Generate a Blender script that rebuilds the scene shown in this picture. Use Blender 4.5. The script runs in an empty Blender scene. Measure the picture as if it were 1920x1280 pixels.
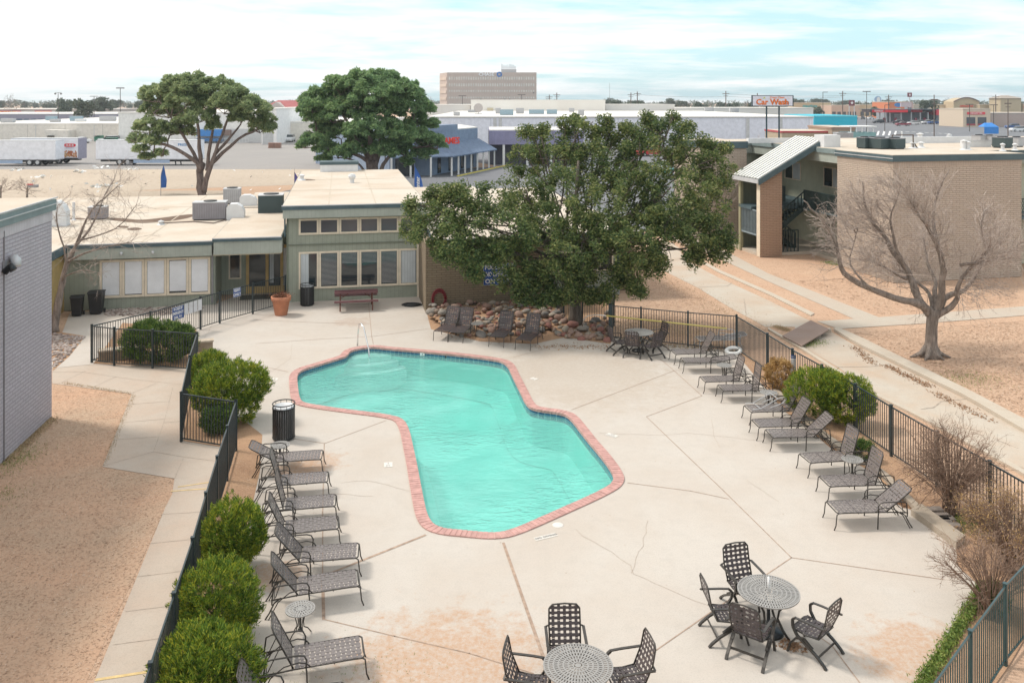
import bpy, math, random
import numpy as np
from mathutils import Vector, Matrix
from mathutils.geometry import tessellate_polygon
R = math.radians
H, F, CX, CY = 9.5, 1620.0, 960.0, 190.0
scene = bpy.context.scene
COL = scene.collection
rnd = random.Random(7)
rng = np.random.default_rng(11)

def P(px, py, z=0.0):
    """the point at height z seen at a place of the photograph (camera survey: eye 9.5 m up, level)"""
    Y = F*(H-z)/(py-CY)
    return Vector(((px-CX)/F*Y, Y, z))
def T(px, py, Y):
    return Vector(((px-CX)/F*Y, Y, H-(py-CY)/F*Y))

# ---------------------------------------------------------------- materials
MATS = {}
def nt(name):
    m = bpy.data.materials.new(name); m.use_nodes = True
    n = m.node_tree; b = n.nodes['Principled BSDF']
    return m, n, b
def c4(c): return (c[0], c[1], c[2], 1.0)
def ramp(n, src, stops, interp='LINEAR'):
    r = n.nodes.new('ShaderNodeValToRGB'); r.color_ramp.interpolation = interp
    e = r.color_ramp.elements
    while len(e) < len(stops): e.new(0.5)
    for i, (p, c) in enumerate(stops): e[i].position = p; e[i].color = c4(c) if len(c) == 3 else c
    n.links.new(src, r.inputs[0]); return r.outputs[0]
def noise(n, scale, detail=4, rough=0.55, vec=None, dist=0.0):
    t = n.nodes.new('ShaderNodeTexNoise'); t.inputs['Scale'].default_value = scale
    t.inputs['Detail'].default_value = detail; t.inputs['Roughness'].default_value = rough
    t.inputs['Distortion'].default_value = dist
    if vec is None:
        tc = n.nodes.new('ShaderNodeTexCoord'); vec = tc.outputs['Object']
    n.links.new(vec, t.inputs['Vector']); return t.outputs['Fac']
def mixc(n, fac, a, b, blend='MIX'):
    m = n.nodes.new('ShaderNodeMix'); m.data_type = 'RGBA'; m.blend_type = blend
    for s, v in ((m.inputs[0], fac), (m.inputs[6], a), (m.inputs[7], b)):
        if hasattr(v, 'is_output'): n.links.new(v, s)
        elif isinstance(v, (int, float)): s.default_value = v
        else: s.default_value = c4(v)
    return m.outputs[2]
def math_(n, op, a, b=None, c=None, clamp=False):
    m = n.nodes.new('ShaderNodeMath'); m.operation = op; m.use_clamp = clamp
    for i, v in enumerate((a, b, c)):
        if v is None: continue
        if hasattr(v, 'is_output'): n.links.new(v, m.inputs[i])
        else: m.inputs[i].default_value = v
    return m.outputs[0]
def objxyz(n):
    tc = n.nodes.new('ShaderNodeTexCoord'); s = n.nodes.new('ShaderNodeSeparateXYZ')
    n.links.new(tc.outputs['Object'], s.inputs[0]); return tc.outputs['Object'], s.outputs
def bump(n, b, h, strength=0.3, dist=0.02):
    u = n.nodes.new('ShaderNodeBump'); u.inputs['Strength'].default_value = strength
    u.inputs['Distance'].default_value = dist
    n.links.new(h, u.inputs['Height']); n.links.new(u.outputs[0], b.inputs['Normal'])
def flat(name, col, rough=0.6, metal=0.0, var=0.12, scale=3.0, emit=None):
    """plain painted surface with a little wear in it"""
    if name in MATS: return MATS[name]
    m, n, b = nt(name)
    f = noise(n, scale, 5, 0.6)
    lo = tuple(max(0, x*(1-var)) for x in col); hi = tuple(min(1, x*(1+var)) for x in col)
    n.links.new(ramp(n, f, [(0.3, lo), (0.7, hi)]), b.inputs['Base Color'])
    b.inputs['Roughness'].default_value = rough; b.inputs['Metallic'].default_value = metal
    if emit: b.inputs['Emission Color'].default_value = c4(col); b.inputs['Emission Strength'].default_value = emit
    MATS[name] = m; return m
def ground_mat(name, base, spots, s1=0.35, s2=14.0, dark=(0.30, .2, .13), bmp=0.5):
    m, n, b = nt(name)
    big = noise(n, s1, 6, 0.6); mid = noise(n, 2.2, 5, 0.7); fine = noise(n, s2, 6, 0.75); vf = noise(n, s2*3.1, 3, 0.6)
    c = mixc(n, ramp(n, big, [(0.35, (0, 0, 0)), (0.65, (1, 1, 1))]), base, spots)
    c = mixc(n, ramp(n, mid, [(0.45, (0, 0, 0)), (0.75, (.6, .6, .6))]), c, tuple(x*.84 for x in base))
    c = mixc(n, ramp(n, fine, [(0.30, (.95,)*3), (0.47, (0, 0, 0))]), c, dark)
    c = mixc(n, ramp(n, vf, [(0.62, (0, 0, 0)), (0.78, (.45,)*3)]), c, (min(1, base[0]*1.35), min(1, base[1]*1.4), min(1, base[2]*1.5)))
    n.links.new(c, b.inputs['Base Color']); b.inputs['Roughness'].default_value = 0.95
    b.inputs['Specular IOR Level'].default_value = 0.1
    bump(n, b, fine, bmp, 0.03)
    MATS[name] = m; return m
def concrete_mat(name, base, stain=(0.45, .3, .2), amt=0.35, scale=0.5, spots=(), green=False):
    m, n, b = nt(name)
    vec, xyz = objxyz(n)
    big = noise(n, scale, 7, 0.62, dist=0.4); fine = noise(n, 30, 4, 0.7); mid = noise(n, 3.5, 6, 0.7)
    c = mixc(n, ramp(n, big, [(0.38, (0, 0, 0)), (0.72, (amt,)*3)]), base, stain)
    c = mixc(n, ramp(n, mid, [(0.30, (.34,)*3), (0.52, (0, 0, 0))]), c, tuple(x*.80 for x in base))
    c = mixc(n, ramp(n, fine, [(0.34, (.36,)*3), (0.5, (0, 0, 0))]), c, tuple(x*.66 for x in base))
    for (sx, sy, rad, st, col) in spots:           # dirt washed onto the slab
        w = n.nodes.new('ShaderNodeVectorMath'); w.operation = 'DISTANCE'
        n.links.new(vec, w.inputs[0]); w.inputs[1].default_value = (sx, sy, 0)
        d = math_(n, 'DIVIDE', w.outputs['Value'], rad)
        d = math_(n, 'ADD', d, math_(n, 'MULTIPLY', math_(n, 'SUBTRACT', noise(n, 2.6, 6, .72), .5), 2.4))
        k = ramp(n, d, [(0.55, (st,)*3), (0.98, (0, 0, 0))])
        k2 = mixc(n, 1.0, k, ramp(n, noise(n, 9, 5, .8), [(0.36, (.25,)*3), (0.6, (1,)*3)]), 'MULTIPLY')
        c = mixc(n, k2, c, col)
    n.links.new(c, b.inputs['Base Color']); b.inputs['Roughness'].default_value = 0.85
    b.inputs['Specular IOR Level'].default_value = 0.25
    bump(n, b, fine, 0.15, 0.01)
    MATS[name] = m; return m
def brick_mat(name, c1, c2, mortar, bw=0.30, bh=0.10, ms=0.012, bmp=0.6, rough=.85):
    m, n, b = nt(name)
    vec, xyz = objxyz(n)
    cv = n.nodes.new('ShaderNodeCombineXYZ')
    n.links.new(math_(n, 'ADD', xyz[0], xyz[1]), cv.inputs[0]); n.links.new(xyz[2], cv.inputs[1])
    t = n.nodes.new('ShaderNodeTexBrick'); n.links.new(cv.outputs[0], t.inputs['Vector'])
    t.inputs['Color1'].default_value = c4(c1); t.inputs['Color2'].default_value = c4(c2); t.inputs['Mortar'].default_value = c4(mortar)
    t.inputs['Scale'].default_value = 1; t.inputs['Mortar Size'].default_value = ms
    t.inputs['Brick Width'].default_value = bw; t.inputs['Row Height'].default_value = bh
    t.inputs['Mortar Smooth'].default_value = .3
    c = mixc(n, ramp(n, noise(n, .8, 6, .65), [(0.35, (0, 0, 0)), (.7, (.6,)*3)]), t.outputs['Color'], tuple(x*.78 for x in c1))
    c = mixc(n, ramp(n, noise(n, 12, 3, .65), [(0.35, (.18,)*3), (.6, (0,)*3)]), c, tuple(x*.6 for x in c1))
    n.links.new(c, b.inputs['Base Color']); b.inputs['Roughness'].default_value = rough
    bump(n, b, math_(n, 'SUBTRACT', 1.0, t.outputs['Fac']), bmp, 0.02)
    MATS[name] = m; return m
def groove_mat(name, col, pitch=0.2, w=0.07, horiz=False, rough=.7, dark=.62):
    """boards or sheet-metal ribs: thin grooves every pitch metres"""
    m, n, b = nt(name)
    vec, xyz = objxyz(n)
    s = xyz[2] if horiz else math_(n, 'ADD', xyz[0], xyz[1])
    f = math_(n, 'FRACT', math_(n, 'DIVIDE', s, pitch))
    g = math_(n, 'LESS_THAN', f, w)
    c0 = ramp(n, noise(n, 1.3, 6, .65), [(.3, tuple(x*.86 for x in col)), (.7, tuple(min(1, x*1.1) for x in col))])
    c = mixc(n, g, c0, tuple(x*dark for x in col))
    n.links.new(c, b.inputs['Base Color']); b.inputs['Roughness'].default_value = rough
    bump(n, b, math_(n, 'SUBTRACT', 1.0, g), .5, .015)
    MATS[name] = m; return m
def leaf_mat(name, c1, c2, c3, tr=0.35, ns=0.6, rough=.55):
    m, n, b = nt(name)
    g = n.nodes.new('ShaderNodeNewGeometry')
    rp = g.outputs['Random Per Island']
    f = math_(n, 'ADD', math_(n, 'MULTIPLY', rp, .5), math_(n, 'MULTIPLY', noise(n, ns, 4, .6), .62))
    c = ramp(n, f, [(.28, c1), (.55, c2), (.85, c3)])
    n.links.new(c, b.inputs['Base Color']); b.inputs['Roughness'].default_value = rough
    b.inputs['Specular IOR Level'].default_value = .3
    t = n.nodes.new('ShaderNodeBsdfTranslucent'); n.links.new(c, t.inputs[0])
    mx = n.nodes.new('ShaderNodeMixShader'); mx.inputs[0].default_value = tr
    n.links.new(b.outputs[0], mx.inputs[1]); n.links.new(t.outputs[0], mx.inputs[2])
    n.links.new(mx.outputs[0], n.nodes['Material Output'].inputs[0])
    MATS[name] = m; return m
def bark_mat(name, c1, c2, scale=9):
    m, n, b = nt(name)
    tc = n.nodes.new('ShaderNodeTexCoord'); mp = n.nodes.new('ShaderNodeMapping'); mp.inputs['Scale'].default_value = (1, 1, .25)
    n.links.new(tc.outputs['Object'], mp.inputs[0])
    f = noise(n, scale, 6, .7, mp.outputs[0])
    n.links.new(ramp(n, f, [(.35, c1), (.65, c2)]), b.inputs['Base Color']); b.inputs['Roughness'].default_value = .95
    bump(n, b, f, .9, .04); MATS[name] = m; return m
def glass_mat(name, tint=(.02, .03, .035), rough=.06):
    m, n, b = nt(name)
    b.inputs['Base Color'].default_value = c4(tint); b.inputs['Roughness'].default_value = rough
    b.inputs['Specular IOR Level'].default_value = .8
    bump(n, b, noise(n, .9, 2, .5), .04, .05)
    MATS[name] = m; return m

DRY = ground_mat('dry_lawn', (.52, .345, .24), (.55, .39, .28), .22, 9.0, (.22, .14, .095))
DRYL = ground_mat('dry_lawn_near', (.58, .37, .25), (.48, .355, .255), .33, 13.0, (.28, .165, .11))
FIELD = ground_mat('dry_field', (.46, .385, .31), (.53, .45, .36), .05, 1.6, (.30, .23, .16), .2)
SOIL = ground_mat('bare_soil', (.40, .25, .16), (.46, .30, .19), .8, 20.0, (.17, .10, .06))
ASPH = concrete_mat('asphalt_old', (.30, .285, .275), (.38, .35, .32), .5, .07)
ASPHD = concrete_mat('asphalt_dark', (.17, .175, .19), (.24, .24, .25), .5, .08)
dirt = (.46, .29, .185)
s1, s2, s3, s4, s5, s6 = P(840, 1262), P(590, 868), P(1740, 1235), P(660, 603), P(1080, 700), P(520, 1075)
s7 = P(560, 880)
DECKM = concrete_mat('deck_concrete', (.535, .492, .442), (.46, .38, .31), .50, .42,
    [(s1.x, s1.y, 2.1, .9, dirt), (s2.x, s2.y, .9, .7, dirt), (s3.x, s3.y, 1.3, .85, dirt), (s7.x, s7.y, .8, .8, dirt),
     (s4.x, s4.y, .9, .35, (.36, .2, .12)), (s5.x, s5.y, 4.2, .6, (.43, .36, .29)), (s6.x, s6.y, .7, .8, dirt)])
WALK = concrete_mat('walk_concrete', (.50, .43, .36), (.47, .33, .24), .45, .7)
WALK2 = concrete_mat('walk_concrete_worn', (.49, .44, .37), (.50, .36, .27), .5, .5)
CHAN = concrete_mat('channel_concrete', (.52, .47, .40), (.48, .34, .235), .75, .45)
JOINT = flat('joint_filler', (.37, .27, .205), .9, 0, .3, 8)
CRACK = flat('crack_line', (.42, .35, .285), .9, 0, .3, 8)
WHITE = flat('white_paint', (.78, .78, .77), .5, 0, .05)
KERB = concrete_mat('kerb_concrete', (.53, .47, .39), (.45, .36, .27), .5, 1.5)
KERBD = concrete_mat('edging_concrete', (.42, .36, .29), (.34, .27, .20), .6, 1.5)
BRKCOP = flat('coping_brick', (.50, .29, .26), .75, 0, .22, 5)
MORT = flat('coping_mortar', (.62, .42, .36), .9, 0, .1, 8)
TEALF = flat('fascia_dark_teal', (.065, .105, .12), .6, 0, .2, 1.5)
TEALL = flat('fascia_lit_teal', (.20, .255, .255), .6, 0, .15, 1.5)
SIDING = groove_mat('siding_sage', (.31, .335, .275), .2, .06, False, .75, .72)
SIDINGD = groove_mat('siding_moss', (.17, .19, .145), .2, .06, False, .75, .72)
BAND = groove_mat('fascia_board_sage', (.36, .39, .345), .2, .05, False, .7, .8)
TRIM = flat('cream_trim', (.72, .63, .50), .6, 0, .1, 3)
TAN = flat('tan_door_paint', (.50, .35, .14), .6, 0, .15, 3)
GREENM = flat('fence_paint', (.028, .043, .048), .35, .1, .2, 4)
GREENT = flat('fence_paint_teal', (.035, .075, .08), .32, .1, .2, 4)
ROOFM = concrete_mat('roof_membrane', (.60, .54, .46), (.47, .34, .23), .6, .35)
ROOFW = concrete_mat('roof_white', (.80, .78, .74), (.60, .54, .46), .4, .05)
BRKL = brick_mat('brick_lavender', (.48, .44, .475), (.53, .49, .525), (.34, .305, .335), .34, .105, .014, .8)
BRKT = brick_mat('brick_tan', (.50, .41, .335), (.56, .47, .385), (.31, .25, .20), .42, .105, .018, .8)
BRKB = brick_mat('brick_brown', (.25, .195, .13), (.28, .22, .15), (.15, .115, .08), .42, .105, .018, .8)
GLASS = glass_mat('window_glass')
GLASSG = glass_mat('window_glass_grey', (.07, .075, .09), .12)
BLIND = groove_mat('white_blind', (.78, .80, .83), .05, .25, True, .6, .88)
CURT = groove_mat('sheer_curtain', (.52, .56, .58), .13, .3, False, .8, .85)
BLACKP = flat('black_plastic', (.018, .019, .021), .45, 0, .2)
BLKMET = flat('black_metal', (.022, .024, .026), .35, .2, .2)
DKGREEN = flat('dark_green_paint', (.022, .04, .04), .45, 0, .2)
GREYMET = flat('grey_metal', (.30, .30, .32), .45, .3, .1)
LGREY = flat('light_grey_metal', (.55, .56, .57), .5, .2, .08)
STEEL = flat('chrome_steel', (.75, .77, .78), .18, 1.0, .03)
FURN = flat('furniture_frame', (.062, .056, .05), .38, .35, .15, 10)
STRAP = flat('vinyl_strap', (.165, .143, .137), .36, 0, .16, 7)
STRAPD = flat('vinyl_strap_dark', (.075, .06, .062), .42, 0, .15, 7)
TOPM = flat('cast_tabletop', (.34, .33, .315), .42, .3, .12, 8)
WHITEST = flat('white_frame', (.46, .47, .48), .35, .1, .05)
BARK = bark_mat('bark_oak', (.075, .062, .05), (.19, .16, .13))
BARKP = bark_mat('bark_pine', (.12, .085, .075), (.26, .20, .175), 5)
BARKG = bark_mat('bark_grey', (.13, .105, .088), (.31, .26, .225))
TWIG = bark_mat('twig_pale', (.27, .215, .185), (.52, .44, .385))
TWIGR = bark_mat('twig_reddish', (.15, .095, .065), (.34, .235, .175))
OAKL = leaf_mat('leaves_oak', (.05, .09, .04), (.13, .19, .065), (.36, .37, .14), .42, .55)
PINEL = leaf_mat('needles_pine', (.11, .19, .09), (.23, .36, .17), (.35, .47, .20), .5, .35)
PINEL2 = leaf_mat('needles_pine_dry', (.15, .21, .10), (.28, .36, .18), (.46, .51, .26), .55, .35)
OLEL = leaf_mat('leaves_oleander', (.035, .085, .015), (.165, .27, .035), (.50, .48, .05), .35, 1.6)
OLED = leaf_mat('leaves_dark_shrub', (.025, .06, .02), (.08, .15, .035), (.24, .32, .06), .3, 1.6)
YELL = leaf_mat('leaves_dry_yellow', (.35, .21, .08), (.52, .33, .13), (.62, .45, .22), .3, 2)
FARL = leaf_mat('leaves_far', (.055, .08, .055), (.09, .12, .08), (.14, .16, .11), .2, .1)
FARB = leaf_mat('twigs_far', (.12, .10, .085), (.17, .145, .12), (.22, .19, .16), .2, .1)
STONEM = None

# ---------------------------------------------------------------- mesh builder
class MB:
    def __init__(s): s.v = []; s.f = []
    def add(s, vs, fs):
        o = len(s.v); s.v += [tuple(v) for v in vs]; s.f += [tuple(i+o for i in f) for f in fs]; return s
    def box(s, x0, x1, y0, y1, z0, z1):
        return s.add([(x, y, z) for z in (z0, z1) for (x, y) in ((x0, y0), (x1, y0), (x1, y1), (x0, y1))],
                     [(3, 2, 1, 0), (4, 5, 6, 7), (0, 1, 5, 4), (1, 2, 6, 5), (2, 3, 7, 6), (3, 0, 4, 7)])
    def bar(s, a, b, w, h=None, up=(0, 0, 1)):
        """a rectangular bar from a to b"""
        h = h or w; a = Vector(a); b = Vector(b); d = (b-a).normalized(); u = Vector(up)
        if abs(d.dot(u)) > .98: u = Vector((0, 1, 0))
        x = d.cross(u).normalized()*w/2; y = x.cross(d).normalized()*h/2
        vs = [p+q for p in (a, b) for q in (-x-y, x-y, x+y, -x+y)]
        return s.add(vs, [(3, 2, 1, 0), (4, 5, 6, 7), (0, 1, 5, 4), (1, 2, 6, 5), (2, 3, 7, 6), (3, 0, 4, 7)])
    def prism(s, poly, z0, z1):
        n = len(poly); vs = [(p[0], p[1], z0) for p in poly]+[(p[0], p[1], z1) for p in poly]
        return s.add(vs, [tuple(range(n-1, -1, -1)), tuple(range(n, 2*n))]+[(i, (i+1) % n, n+(i+1) % n, n+i) for i in range(n)])
    def extr(s, poly3, d):
        n = len(poly3); d = Vector(d); vs = [Vector(p) for p in poly3]; vs += [v+d for v in vs]
        return s.add(vs, [tuple(range(n-1, -1, -1)), tuple(range(n, 2*n))]+[(i, (i+1) % n, n+(i+1) % n, n+i) for i in range(n)])
    def tube(s, pts, r, k=6, cap=True):
        pts = [Vector(p) for p in pts]; m = len(pts)
        rs = r if isinstance(r, (list, tuple)) else [r]*m
        u = None; vs = []
        for i, p in enumerate(pts):
            d = (pts[min(i+1, m-1)]-pts[max(i-1, 0)]).normalized()
            if u is None:
                u = d.orthogonal().normalized()
            u = (u-d*u.dot(d))
            u = u.normalized() if u.length > 1e-6 else d.orthogonal().normalized()
            w = d.cross(u)
            for j in range(k):
                a = 2*math.pi*j/k; vs.append(p+(u*math.cos(a)+w*math.sin(a))*rs[i])
        fs = [(i*k+j, i*k+(j+1) % k, (i+1)*k+(j+1) % k, (i+1)*k+j) for i in range(m-1) for j in range(k)]
        if cap: fs += [tuple(range(k-1, -1, -1)), tuple(range((m-1)*k, m*k))]
        return s.add(vs, fs)
    def lathe(s, prof, k=20, c=(0, 0, 0), closed=False):
        vs = []; m = len(prof)
        for (r, z) in prof:
            for j in range(k):
                a = 2*math.pi*j/k; vs.append((c[0]+r*math.cos(a), c[1]+r*math.sin(a), c[2]+z))
        fs = [(i*k+j, i*k+(j+1) % k, (i+1)*k+(j+1) % k, (i+1)*k+j) for i in range(m-1) for j in range(k)]
        if closed: fs += [((m-1)*k+j, (m-1)*k+(j+1) % k, (j+1) % k, j) for j in range(k)]
        else:
            if prof[0][0] > 1e-4: fs.append(tuple(range(k-1, -1, -1)))
            if prof[-1][0] > 1e-4: fs.append(tuple(range((m-1)*k, m*k)))
        return s.add(vs, fs)
    def cyl(s, x, y, z0, z1, r, k=12, r2=None): return s.lathe([(r, z0), (r if r2 is None else r2, z1)], k, (x, y, 0))
    def build(s, name, mat, parent=None, smooth=False, world=False, loc=None):
        vs = s.v
        if world and parent is not None:
            mi = Matrix.Translation(parent.location) @ Matrix.Rotation(parent.rotation_euler.z, 4, 'Z'); mi = mi.inverted()
            vs = [tuple(mi @ Vector(v)) for v in vs]
        elif loc is not None:
            vs = [(v[0]-loc[0], v[1]-loc[1], v[2]-loc[2]) for v in vs]
        me = bpy.data.meshes.new(name); me.from_pydata(vs, [], s.f)
        if mat: me.materials.append(mat)
        if smooth: me.polygons.foreach_set('use_smooth', [True]*len(me.polygons))
        me.update()
        o = bpy.data.objects.new(name, me); COL.objects.link(o)
        if parent is not None: o.parent = parent
        if loc is not None: o.location = loc
        return o
def npmesh(name, V, Fq, mat, parent=None, loc=None):
    """V (n,3) array, Fq (m,k) faces all with k corners"""
    if loc is not None: V = V-np.array(loc)
    me = bpy.data.meshes.new(name); k = Fq.shape[1]
    me.vertices.add(len(V)); me.vertices.foreach_set('co', V.astype(np.float32).ravel())
    me.loops.add(Fq.size); me.loops.foreach_set('vertex_index', Fq.astype(np.int32).ravel())
    me.polygons.add(len(Fq)); me.polygons.foreach_set('loop_start', np.arange(0, Fq.size, k, dtype=np.int32))
    me.update(calc_edges=True); me.materials.append(mat)
    o = bpy.data.objects.new(name, me); COL.objects.link(o)
    if parent is not None: o.parent = parent
    if loc is not None: o.location = loc
    return o
def tag(o, label=None, cat=None, group=None, kind=None):
    if label: o['label'] = label
    if cat: o['category'] = cat
    if group: o['group'] = group
    if kind: o['kind'] = kind
    return o
def empty(name, loc=(0, 0, 0), rz=0.0, label=None, cat=None, group=None):
    o = bpy.data.objects.new(name, None); COL.objects.link(o); o.location = loc; o.rotation_euler = (0, 0, rz)
    o.empty_display_size = .2
    return tag(o, label, cat, group)
def copy_tree(o, parent=None):
    c = o.copy(); COL.objects.link(c); c.parent = parent
    for ch in [x for x in o.children]: copy_tree(ch, c)
    return c
def struct(o): o['kind'] = 'structure'; return o
def sheet(name, pts, z, mat, holes=(), kind='structure'):
    polys = [[Vector((p[0], p[1], 0)) for p in pts]]+[[Vector((p[0], p[1], 0)) for p in h] for h in holes]
    vs = [(p.x, p.y, z) for q in polys for p in q]
    fs = tessellate_polygon(polys)
    o = MB().add(vs, [])
    out = []
    for f in fs:
        a, b, c = (Vector(vs[i]) for i in f)
        out.append(tuple(f) if (b-a).cross(c-a).z > 0 else tuple(reversed(f)))
    o.f = out
    ob = o.build(name, mat); tag(ob, kind=kind); return ob
def pxsheet(name, pxs, z, mat, **k): return sheet(name, [P(*p)[:2] for p in pxs], z, mat, **k)
def text(s, size, depth, mat, name, parent, loc, rot, sx=1.0, align='CENTER'):
    cu = bpy.data.curves.new('tmp', 'FONT'); cu.body = s; cu.size = size; cu.extrude = depth; cu.align_x = align; cu.align_y = 'CENTER'
    cu.resolution_u = 2; cu.offset = size*.028
    ob = bpy.data.objects.new('tmp', cu); COL.objects.link(ob)
    bpy.context.view_layer.update()
    me = bpy.data.meshes.new_from_object(ob.evaluated_get(bpy.context.evaluated_depsgraph_get()))
    bpy.data.objects.remove(ob); bpy.data.curves.remove(cu)
    me.materials.clear(); me.materials.append(mat); me.name = name
    o = bpy.data.objects.new(name, me); COL.objects.link(o); o.parent = parent; o.location = loc; o.rotation_euler = rot; o.scale = (sx, 1, 1)
    return o
def leaves(name, C, L, W, mat, parent=None, loc=None, up=0.0, droop=0.0, N=None):
    """diamond leaves at centres C (n,3) with half-lengths L"""
    n = len(C)
    a = rng.normal(size=(n, 3)); a[:, 2] = a[:, 2]*.6+up; a /= np.linalg.norm(a, axis=1)[:, None]
    if N is not None: a = a*.55+N*.75; a /= np.linalg.norm(a, axis=1)[:, None]
    b = rng.normal(size=(n, 3)); b -= a*(a*b).sum(1)[:, None]; b /= np.linalg.norm(b, axis=1)[:, None]
    l = (L*(0.7+.6*rng.random(n)))[:, None]; w = l*W
    V = np.empty((n, 4, 3)); V[:, 0] = C-a*l; V[:, 1] = C+b*w; V[:, 2] = C+a*l; V[:, 3] = C-b*w
    V[:, 2, 2] -= droop*l[:, 0]
    return npmesh(name, V.reshape(-1, 3), np.arange(4*n).reshape(n, 4), mat, parent, loc)
def ball(n, shell=.45):
    d = rng.normal(size=(n, 3)); d /= np.linalg.norm(d, axis=1)[:, None]
    r = (shell+(1-shell)*rng.random(n)**.5)[:, None]
    return d, d*r
def chaikin(pts, it=2):
    for _ in range(it):
        q = []
        for i in range(len(pts)):
            a = Vector(pts[i]); b = Vector(pts[(i+1) % len(pts)]); q += [a*.75+b*.25, a*.25+b*.75]
        pts = q
    return pts
def resample(pts, step, closed=True):
    pts = [Vector(p) for p in pts]
    if closed: pts = pts+[pts[0]]
    L = [0]
    for a, b in zip(pts, pts[1:]): L.append(L[-1]+(b-a).length)
    n = max(3, int(L[-1]/step)); out = []; j = 0
    for i in range(n if closed else n+1):
        t = L[-1]*i/n
        while j < len(L)-2 and L[j+1] < t: j += 1
        k = (t-L[j])/max(1e-9, L[j+1]-L[j]); out.append(pts[j].lerp(pts[j+1], k))
    return out
# ---------------------------------------------------------------- setting: pool, deck, ground
inner_px = [(557,697),(558,722),(562,750),(573,757),(650,768),(725,777),(757,785),(768,807),(774,835),(782,870),(792,925),(803,975),(824,991),(880,996),
 (925,1000),(957,995),(1035,961),(1125,921),(1153,903),(1146,882),(1122,850),(1100,825),(1068,782),(1052,775),(1010,770),(988,763),(974,733),(960,705),(950,682),(930,675),
 (840,664),(730,655),(700,651),(672,654),(656,659),(651,668),(636,673),(596,685)]
inner = [Vector((p.x, p.y)) for p in (P(*q) for q in inner_px)]
inner = resample(chaikin(inner, 2), .115)
def offset(poly, d):
    n = len(poly); out = []
    area = sum(poly[i].x*poly[(i+1) % n].y-poly[(i+1) % n].x*poly[i].y for i in range(n))
    s = 1 if area > 0 else -1
    for i in range(n):
        t = (poly[(i+2) % n]-poly[i-2]).normalized(); out.append(poly[i]+Vector((t.y, -t.x))*s*d)
    return out
outer = offset(inner, .27); hole = offset(inner, .24)
# brick coping, one mesh of bricks on a mortar bed
mb = MB(); n = len(inner)
for i in range(n):
    j = (i+1) % n
    a0, a1, b0, b1 = inner[i], inner[j], outer[i], outer[j]
    g = .06; A0 = a0.lerp(a1, g); A1 = a0.lerp(a1, 1-g); B0 = b0.lerp(b1, g); B1 = b0.lerp(b1, 1-g)
    z = .028+rnd.uniform(-.003, .003)
    mb.prism([A0, A1, B1, B0] if (A1-A0).cross(B0-A0) > 0 else [A0, B0, B1, A1], -.05, z)
cop = struct(mb.build('pool_coping', BRKCOP))
mb = MB(); oi = offset(inner, .006); oo = offset(inner, .275)
for i in range(n):
    j = (i+1) % n
    mb.add([(oi[i].x, oi[i].y, .018), (oi[j].x, oi[j].y, .018), (oo[j].x, oo[j].y, .018), (oo[i].x, oo[i].y, .018)], [(0, 1, 2, 3)])
o = mb.build('coping_mortar', MORT, cop)
# tile band
m, nn, b = nt('pool_tile_blue')
vec, xyz = objxyz(nn)
cv = nn.nodes.new('ShaderNodeCombineXYZ'); nn.links.new(math_(nn, 'ADD', xyz[0], math_(nn, 'MULTIPLY', xyz[1], .8)), cv.inputs[0]); nn.links.new(xyz[2], cv.inputs[1])
t = nn.nodes.new('ShaderNodeTexBrick'); t.offset = 0; nn.links.new(cv.outputs[0], t.inputs['Vector']); t.inputs['Scale'].default_value = 1
t.inputs['Brick Width'].default_value = .12; t.inputs['Row Height'].default_value = .12; t.inputs['Mortar Size'].default_value = .008
t.inputs['Color1'].default_value = (.015, .08, .17, 1); t.inputs['Color2'].default_value = (.03, .14, .24, 1); t.inputs['Mortar'].default_value = (.18, .3, .36, 1)
nn.links.new(t.outputs['Color'], b.inputs['Base Color']); b.inputs['Roughness'].default_value = .2
TILE = m
iw = offset(inner, .015)
mb = MB()
for i in range(n):
    j = (i+1) % n; mb.add([(iw[i].x, iw[i].y, -.26), (iw[j].x, iw[j].y, -.26), (iw[j].x, iw[j].y, -.03), (iw[i].x, iw[i].y, -.03)], [(0, 1, 2, 3)])
struct(mb.build('pool_tile_band', TILE))
# plaster shell: walls and sloping floor
m, nn, b = nt('pool_plaster')
c = mixc(nn, ramp(nn, noise(nn, .35, 5, .6), [(.35, (0, 0, 0)), (.7, (1, 1, 1))]), (.40, .90, .84), (.52, .94, .90))
c = mixc(nn, ramp(nn, noise(nn, 1.4, 6, .75), [(.56, (0, 0, 0)), (.74, (.28,)*3)]), c, (.35, .66, .52))
nn.links.new(c, b.inputs['Base Color']); b.inputs['Roughness'].default_value = .8
PLAS = m
def depth(p): return -1.15-.5*min(1, max(0, (p.x+6.5)/11.0))
cen = sum(inner, Vector((0, 0)))/n
fl = offset(inner, -.55)
mb = MB()
for i in range(n):
    j = (i+1) % n
    mb.add([(iw[i].x, iw[i].y, -.26), (iw[j].x, iw[j].y, -.26), (iw[j].x, iw[j].y, depth(iw[j])+.35), (iw[i].x, iw[i].y, depth(iw[i])+.35)], [(0, 1, 2, 3)])
    mb.add([(iw[i].x, iw[i].y, depth(iw[i])+.35), (iw[j].x, iw[j].y, depth(iw[j])+.35), (fl[j].x, fl[j].y, depth(fl[j])), (fl[i].x, fl[i].y, depth(fl[i]))], [(0, 1, 2, 3)])
struct(mb.build('pool_wall', PLAS, smooth=True))
fl2 = resample(offset(resample(inner, .5), -.45), .5)
tes = tessellate_polygon([[Vector((p.x, p.y, 0)) for p in iw]])
struct(MB().add([(p.x, p.y, depth(p)-.02) for p in iw], [tuple(f) for f in tes]).build('pool_floor', PLAS))
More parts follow.
